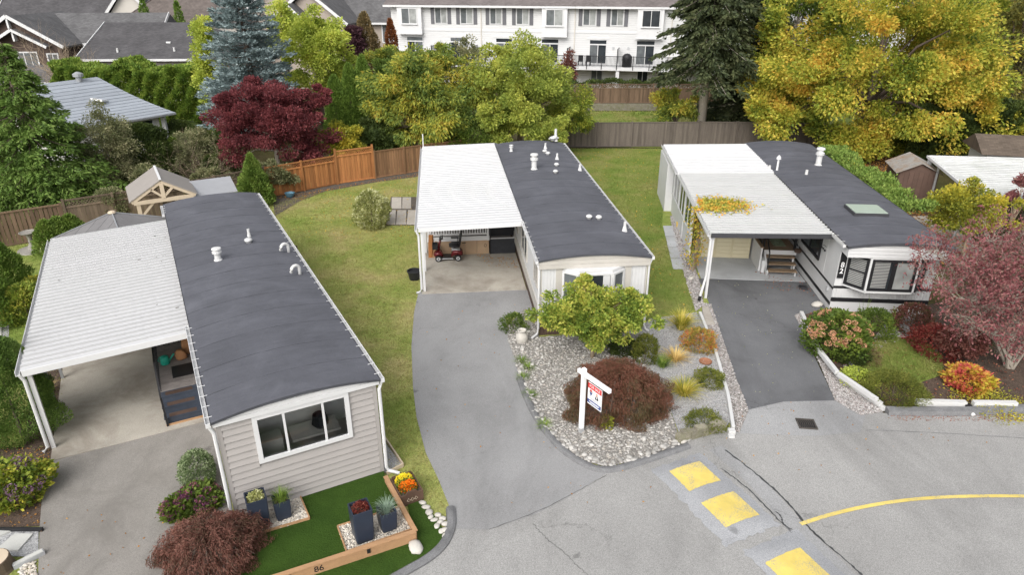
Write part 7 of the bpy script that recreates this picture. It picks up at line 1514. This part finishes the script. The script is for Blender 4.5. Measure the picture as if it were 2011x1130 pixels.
# dogwood at the right edge: stems, twigs and pink leaves
rng = np.random.default_rng(101); dq = P(1982, 722); t = thing('dogwood', 'pink leaved dogwood with bare grey twigs at the right edge', 'tree', (dq.x, dq.y, 0))
mb = MB(); tips = []
for k, (ex, ey, ez) in enumerate(((-1.4, .5, 3.1), (-.9, 1.2, 3.7), (-.2, .2, 3.4), (.5, .8, 3.8), (1.2, .2, 3.0), (-1.9, -.1, 2.3), (-2.5, .5, 2.6), (-2.2, 1.2, 3.2), (-1.7, -.6, 1.6), (.2, 1.7, 3.3), (-1.0, -.5, 2.6), (.7, -.7, 2.7))):
    e = Vector((ex, ey, ez)); b_ = Vector((.12*math.cos(k), .12*math.sin(k), 0)); m_ = b_.lerp(e, .45)+Vector((-.1, 0, .35)); mb.tube([b_, m_, e], [.055, .035, .015], 6, False)
    for f in (.45, .6, .75, .9, 1.0):
        s = m_.lerp(e, (f-.45)/.55); tm, tp = twigs(rng, 7, .5, 3, .011, .55, .35, s, None, .02, 1.3); b0 = len(mb.v); mb.v += tm.v; mb.f += [tuple(i+b0 for i in q) for q in tm.f]; mb.m += tm.m; tips += tp
mb.build('branches', m_twiggrey, t); ta = np.array([list(e) for e in tips]); k_ = rng.random(len(ta)) < .55+.3*(ta[:, 2] > 2.6); ta = ta[k_].repeat(4, 0); ta += rng.normal(size=ta.shape)*.07
ax = rng.normal(size=ta.shape); ax[:, 2] -= .8; leaf_obj('leaves', [leaf_arrays(rng, ta, ax, .10, .05)], f_pink, t)
btree('yellow_shrub', 'yellow green shrub behind the pink dogwood at right', 'shrub', 1915, 408, 27.0, 82, 50, f_ylow, 102, 62, 200, .11, .07, .26, 1.3, .1, m_twig, .06)
btree('magenta_shrub', 'patch of magenta leaves at the far right above dogwood', 'shrub', 2008, 372, 27.5, 22, 24, f_pink, 103, 14, 140, .1, .06, .4, .5, .1, m_twig, .04)
# vine on the right hand carport
rng = np.random.default_rng(104); t = thing('vine', 'yellow autumn vine spilling over the right hand carport roof', 'vine', (*L3(5.2, 26.2), 0), R(-5)); arrs = []
NV = 2500; pa = rng.normal(size=(NV, 2))*np.array([.55, .42])+np.array([.75, .55]); pa[:, 0] = abs(pa[:, 0]); kk = 0
arrs.append(leaf_arrays(rng, np.concatenate([pa, 2.66+.14*rng.random((NV, 1))], 1), rng.normal(size=(NV, 3))*np.array([1, 1, .5]), .10, .08))
z = 2.7-2.4*rng.random(900)**1.5; wv = .14+.12*rng.random(900); arrs.append(leaf_arrays(rng, np.stack([-.06+rng.normal(size=900)*wv, .2+rng.normal(size=900)*(.3-.05*z), z], 1), rng.normal(size=(900, 3))-np.array([0, 0, .8]), .10, .07))
leaf_obj('leaves', arrs, f_vine, t); mb = MB()
for k in range(5): mb.tube([(.05*k-.1, .1*k, 0), (-.05+.04*k, .15, 1.2), (0, .1*k, 2.6), (.5+.2*k, .3+.12*k, 2.75)], [.025, .02, .018, .006], 5, False)
mb.build('stem', m_twig, t)
# planter contents
def in_planter(pl, mat, seed, kind):
    t, p, h = pl; rng = np.random.default_rng(seed)
    if kind == 'grass': grass('grass', '', 0, 0, .28, .42, mat, seed, 170, .012, 1.0, h-.09, parent=t, base=.1)
    else:
        q = dirs(rng, 500); q[:, 2] = abs(q[:, 2]); leaf_obj('plant', [leaf_arrays(rng, q*rng.random((500, 1))**.4*np.array([.17, .17, .16])+np.array([0, 0, h-.08]), q+rng.normal(size=(500, 3))*.4, .05, .03)], mat, t)
in_planter(pl_a, f_varieg, 110, 'b'); in_planter(pl_b, f_ggrass, 111, 'grass'); in_planter(pl_c, f_red, 112, 'b'); in_planter(pl_d, f_fescue, 113, 'grass')
rng = np.random.default_rng(114)
for nm, mt, y0_, sd_ in (('orange_mums', f_orange, -.08, 1), ('yellow_mums', f_yelm, .18, 2)):
    q = dirs(rng, 900); q[:, 2] = abs(q[:, 2]); leaf_obj(nm, [leaf_arrays(rng, q*rng.random((900, 1))**.3*np.array([.21, .16, .2])+np.array([0, y0_, .24]), q+rng.normal(size=(900, 3))*.6, .04, .035)], mt, mbx)
q = dirs(rng, 500); q[:, 2] = abs(q[:, 2]); leaf_obj('mum_leaves', [leaf_arrays(rng, q*np.array([.22, .3, .15])+np.array([0, 0, .22]), q+rng.normal(size=(500, 3))*.5, .06, .04)], f_mid, mbx)
grass('ornamental_grass', 'pale grass tuft under the near carport edge', 90, 775, .4, .6, f_tangrass, 115, 150, .018); grass('ornamental_grass', 'yellow striped grass by the second carport post', 84, 812, .34, .4, f_ygrass, 116, 140, .025)
# ---- lawns and fallen leaves
def scatter_blades(name, label, poly, n, mat, seed, L_=.07, W_=.026, z=0.0, excl=()):
    rng = np.random.default_rng(seed); p = inpoly(rng, poly, n)
    for e in excl: p = p[~pip(p, e)]
    m_ = len(p); ax = rng.normal(size=(m_, 3)); ax[:, 2] = .75
    return tag(leaf_obj(name, [leaf_arrays(rng, np.concatenate([p, np.full((m_, 1), z)], 1), ax, L_, W_)], mat), label, 'grass', None, 'stuff')
mid = [L1(3.5, 13.3), L1(3.5, 29.4), L1(1.0, 30.5), P(535, 400), P(640, 376), P(740, 358), P(838, 345), L2(-1.1, 37), L2(-1.1, 24)]+[tuple(P(*q)) for q in ((815, 600), (807, 680), (810, 760), (817, 820), (835, 890), (860, 945), (882, 1000), (830, 985), (795, 930))]
scatter_blades('grass_blades', 'yellowing grass of the lawn between near and middle homes', mid, 70000, f_blade, 120, .05, .02, 0, [[L2(-1, 23), L2(3, 23), L2(3, 37), L2(-1, 37)], PX([(757, 443), (768, 387), (830, 387), (826, 443)])])
scatter_blades('grass_blades', 'green grass of the lawn between middle and right homes', right_lawn, 70000, f_blade2, 121, .06, .026); scatter_blades('grass_blades', 'green grass of the yard left of the near carport', left_lawn, 22000, f_blade2, 122, .06, .022); scatter_blades('grass_blades', 'small green front lawn of number 82', LAWN3, 20000, f_blade2, 123, .05, .016, .035)
scatter_blades('grass_blades', 'mown grass strip between the back fence and retaining wall', [(2, 48.6), (26, 48.6), (26, 62.3), (2, 62.3)], 26000, f_blade2, 124, .13, .07)
def litter(name, label, poly, n, mat, seed, L_=.06, z=.02):
    rng = np.random.default_rng(seed); p = inpoly(rng, poly, n); ax = rng.normal(size=(n, 3)); ax[:, 2] *= .15
    return tag(leaf_obj(name, [leaf_arrays(rng, np.concatenate([p, np.full((n, 1), z)+rng.random((n, 1))*.02], 1), ax, L_, L_*.7, .1)], mat), label, 'leaves', None, 'stuff')
litter('fallen_leaves', 'yellow leaves fallen on the lawn below the cherry tree', PX([(640, 380), (838, 345), (830, 480), (560, 470)]), 420, f_litter, 130, .07); litter('fallen_leaves', 'yellow leaves fallen on the side lawn', right_lawn, 380, f_litter, 131, .08)
litter('fallen_leaves', 'orange leaves carpeting the ground under the golden maple', PX([(1600, 300), (1790, 290), (1800, 340), (1850, 440), (1950, 520), (1850, 520), (1740, 400)]), 5200, f_litor, 132, .11); litter('fallen_leaves', 'red brown leaves drifted along the right hand kerb', PX([(1745, 818), (2011, 812), (2100, 812), (2100, 830), (1760, 828)]), 700, f_litred, 133, .035); litter('fallen_leaves', 'red leaves scattered over the mulch bed', BED3, 2600, f_litred, 134, .06, .035)
litter('fallen_leaves', 'brown leaves at the foot of the porch steps at number 82', PX([(1475, 520), (1610, 545), (1600, 590), (1500, 565)]), 160, f_litred, 135, .06, .04); litter('fallen_leaves', 'dry leaves around the dark grey screen panel', PX([(925, 495), (1035, 515), (1030, 530), (960, 525)]), 120, f_litor, 136, .06, .04); litter('fallen_leaves', 'bark chips and leaves over the bed by the worn driveway', BED1, 420, f_litor, 137, .05, .02)
litter('fallen_leaves', 'leaves in the strip at the foot of cedar fence', PX([(535, 390), (838, 338), (838, 345), (740, 358), (640, 376), (590, 395)]), 500, f_litor, 138, .06, .02)

for o in list(bpy.data.objects):
    if o.name.startswith('branches'): o['kind'] = 'stuff'
# shrub masses between bungalow, pergola and burgundy maple
for i, (u, v, Y, ru, rv, mt, lb) in enumerate(((322, 300, 40.5, 30, 30, f_mid, 'green shrub at the foot of the bungalow corner post'), (380, 285, 43.5, 40, 26, f_greygreen, 'grey green shrub between the tall hedge and bare bush'), (432, 318, 39.5, 34, 30, f_deep, 'dark shrub under the left side of burgundy maple'), (300, 352, 34.5, 40, 24, f_greygreen, 'sprawling grey green shrub behind the pergola roof'), (415, 350, 36.8, 34, 18, f_greygreen, 'low pale shrub at the fence behind the near roof'), (170, 380, 33.2, 44, 26, f_mid, 'green shrub below the western cedar at the lattice fence'), (360, 262, 47.5, 42, 22, f_deep, 'dark green shrub along the base of the tall hedge'), (445, 290, 44.5, 34, 40, f_deep, 'dark shrub between blue spruce and burgundy maple'), (930, 282, 43.2, 44, 34, f_mid, 'green shrub filling the gap between cherry and lime yellow tree'), (1085, 262, 42.5, 40, 26, f_birch, 'lime yellow shrub low behind the middle home vents'))):
    btree('garden_shrub', lb, 'shrub', u, v, Y, ru, rv, mt, 150+i, 34, 200, .13, .07, .3, None, .1, None, .05)

btree('red_shrub', 'low dusky red shrub spreading under the pink dogwood', 'shrub', 1890, 668, 18.6, 52, 34, FOL('dusky_red_leaves', [(.10, .05, .035), (.16, .06, .05), (.20, .09, .07)], 2, .8, k=1.3), 170, 34, 110, .09, .05, .3, .6, .1, m_twiggrey, .03)
btree('twiggy_shrub', 'grey green twiggy shrub at the foot of the pink dogwood', 'shrub', 1945, 640, 19.2, 48, 46, f_greygreen, 171, 30, 70, .07, .03, .3, .7, .1, m_twiggrey, .03, nb=30)
litter('fallen_leaves', 'few dry leaves blown over the road', PX(ROADP[5:-2]), 90, f_litor, 172, .05, .012)
litter('fallen_leaves', 'few dry leaves on the middle driveway', PX(DRIVE2), 45, f_litor, 173, .05, .016); litter('fallen_leaves', 'small leaves and petals on the sealed driveway', PX(DRIVE3), 130, f_varieg, 174, .035, .017); litter('fallen_leaves', 'scattered leaves on the worn driveway', PX(DRIVE1[:3]+DRIVE1[6:]), 40, f_litor, 175, .05, .016)
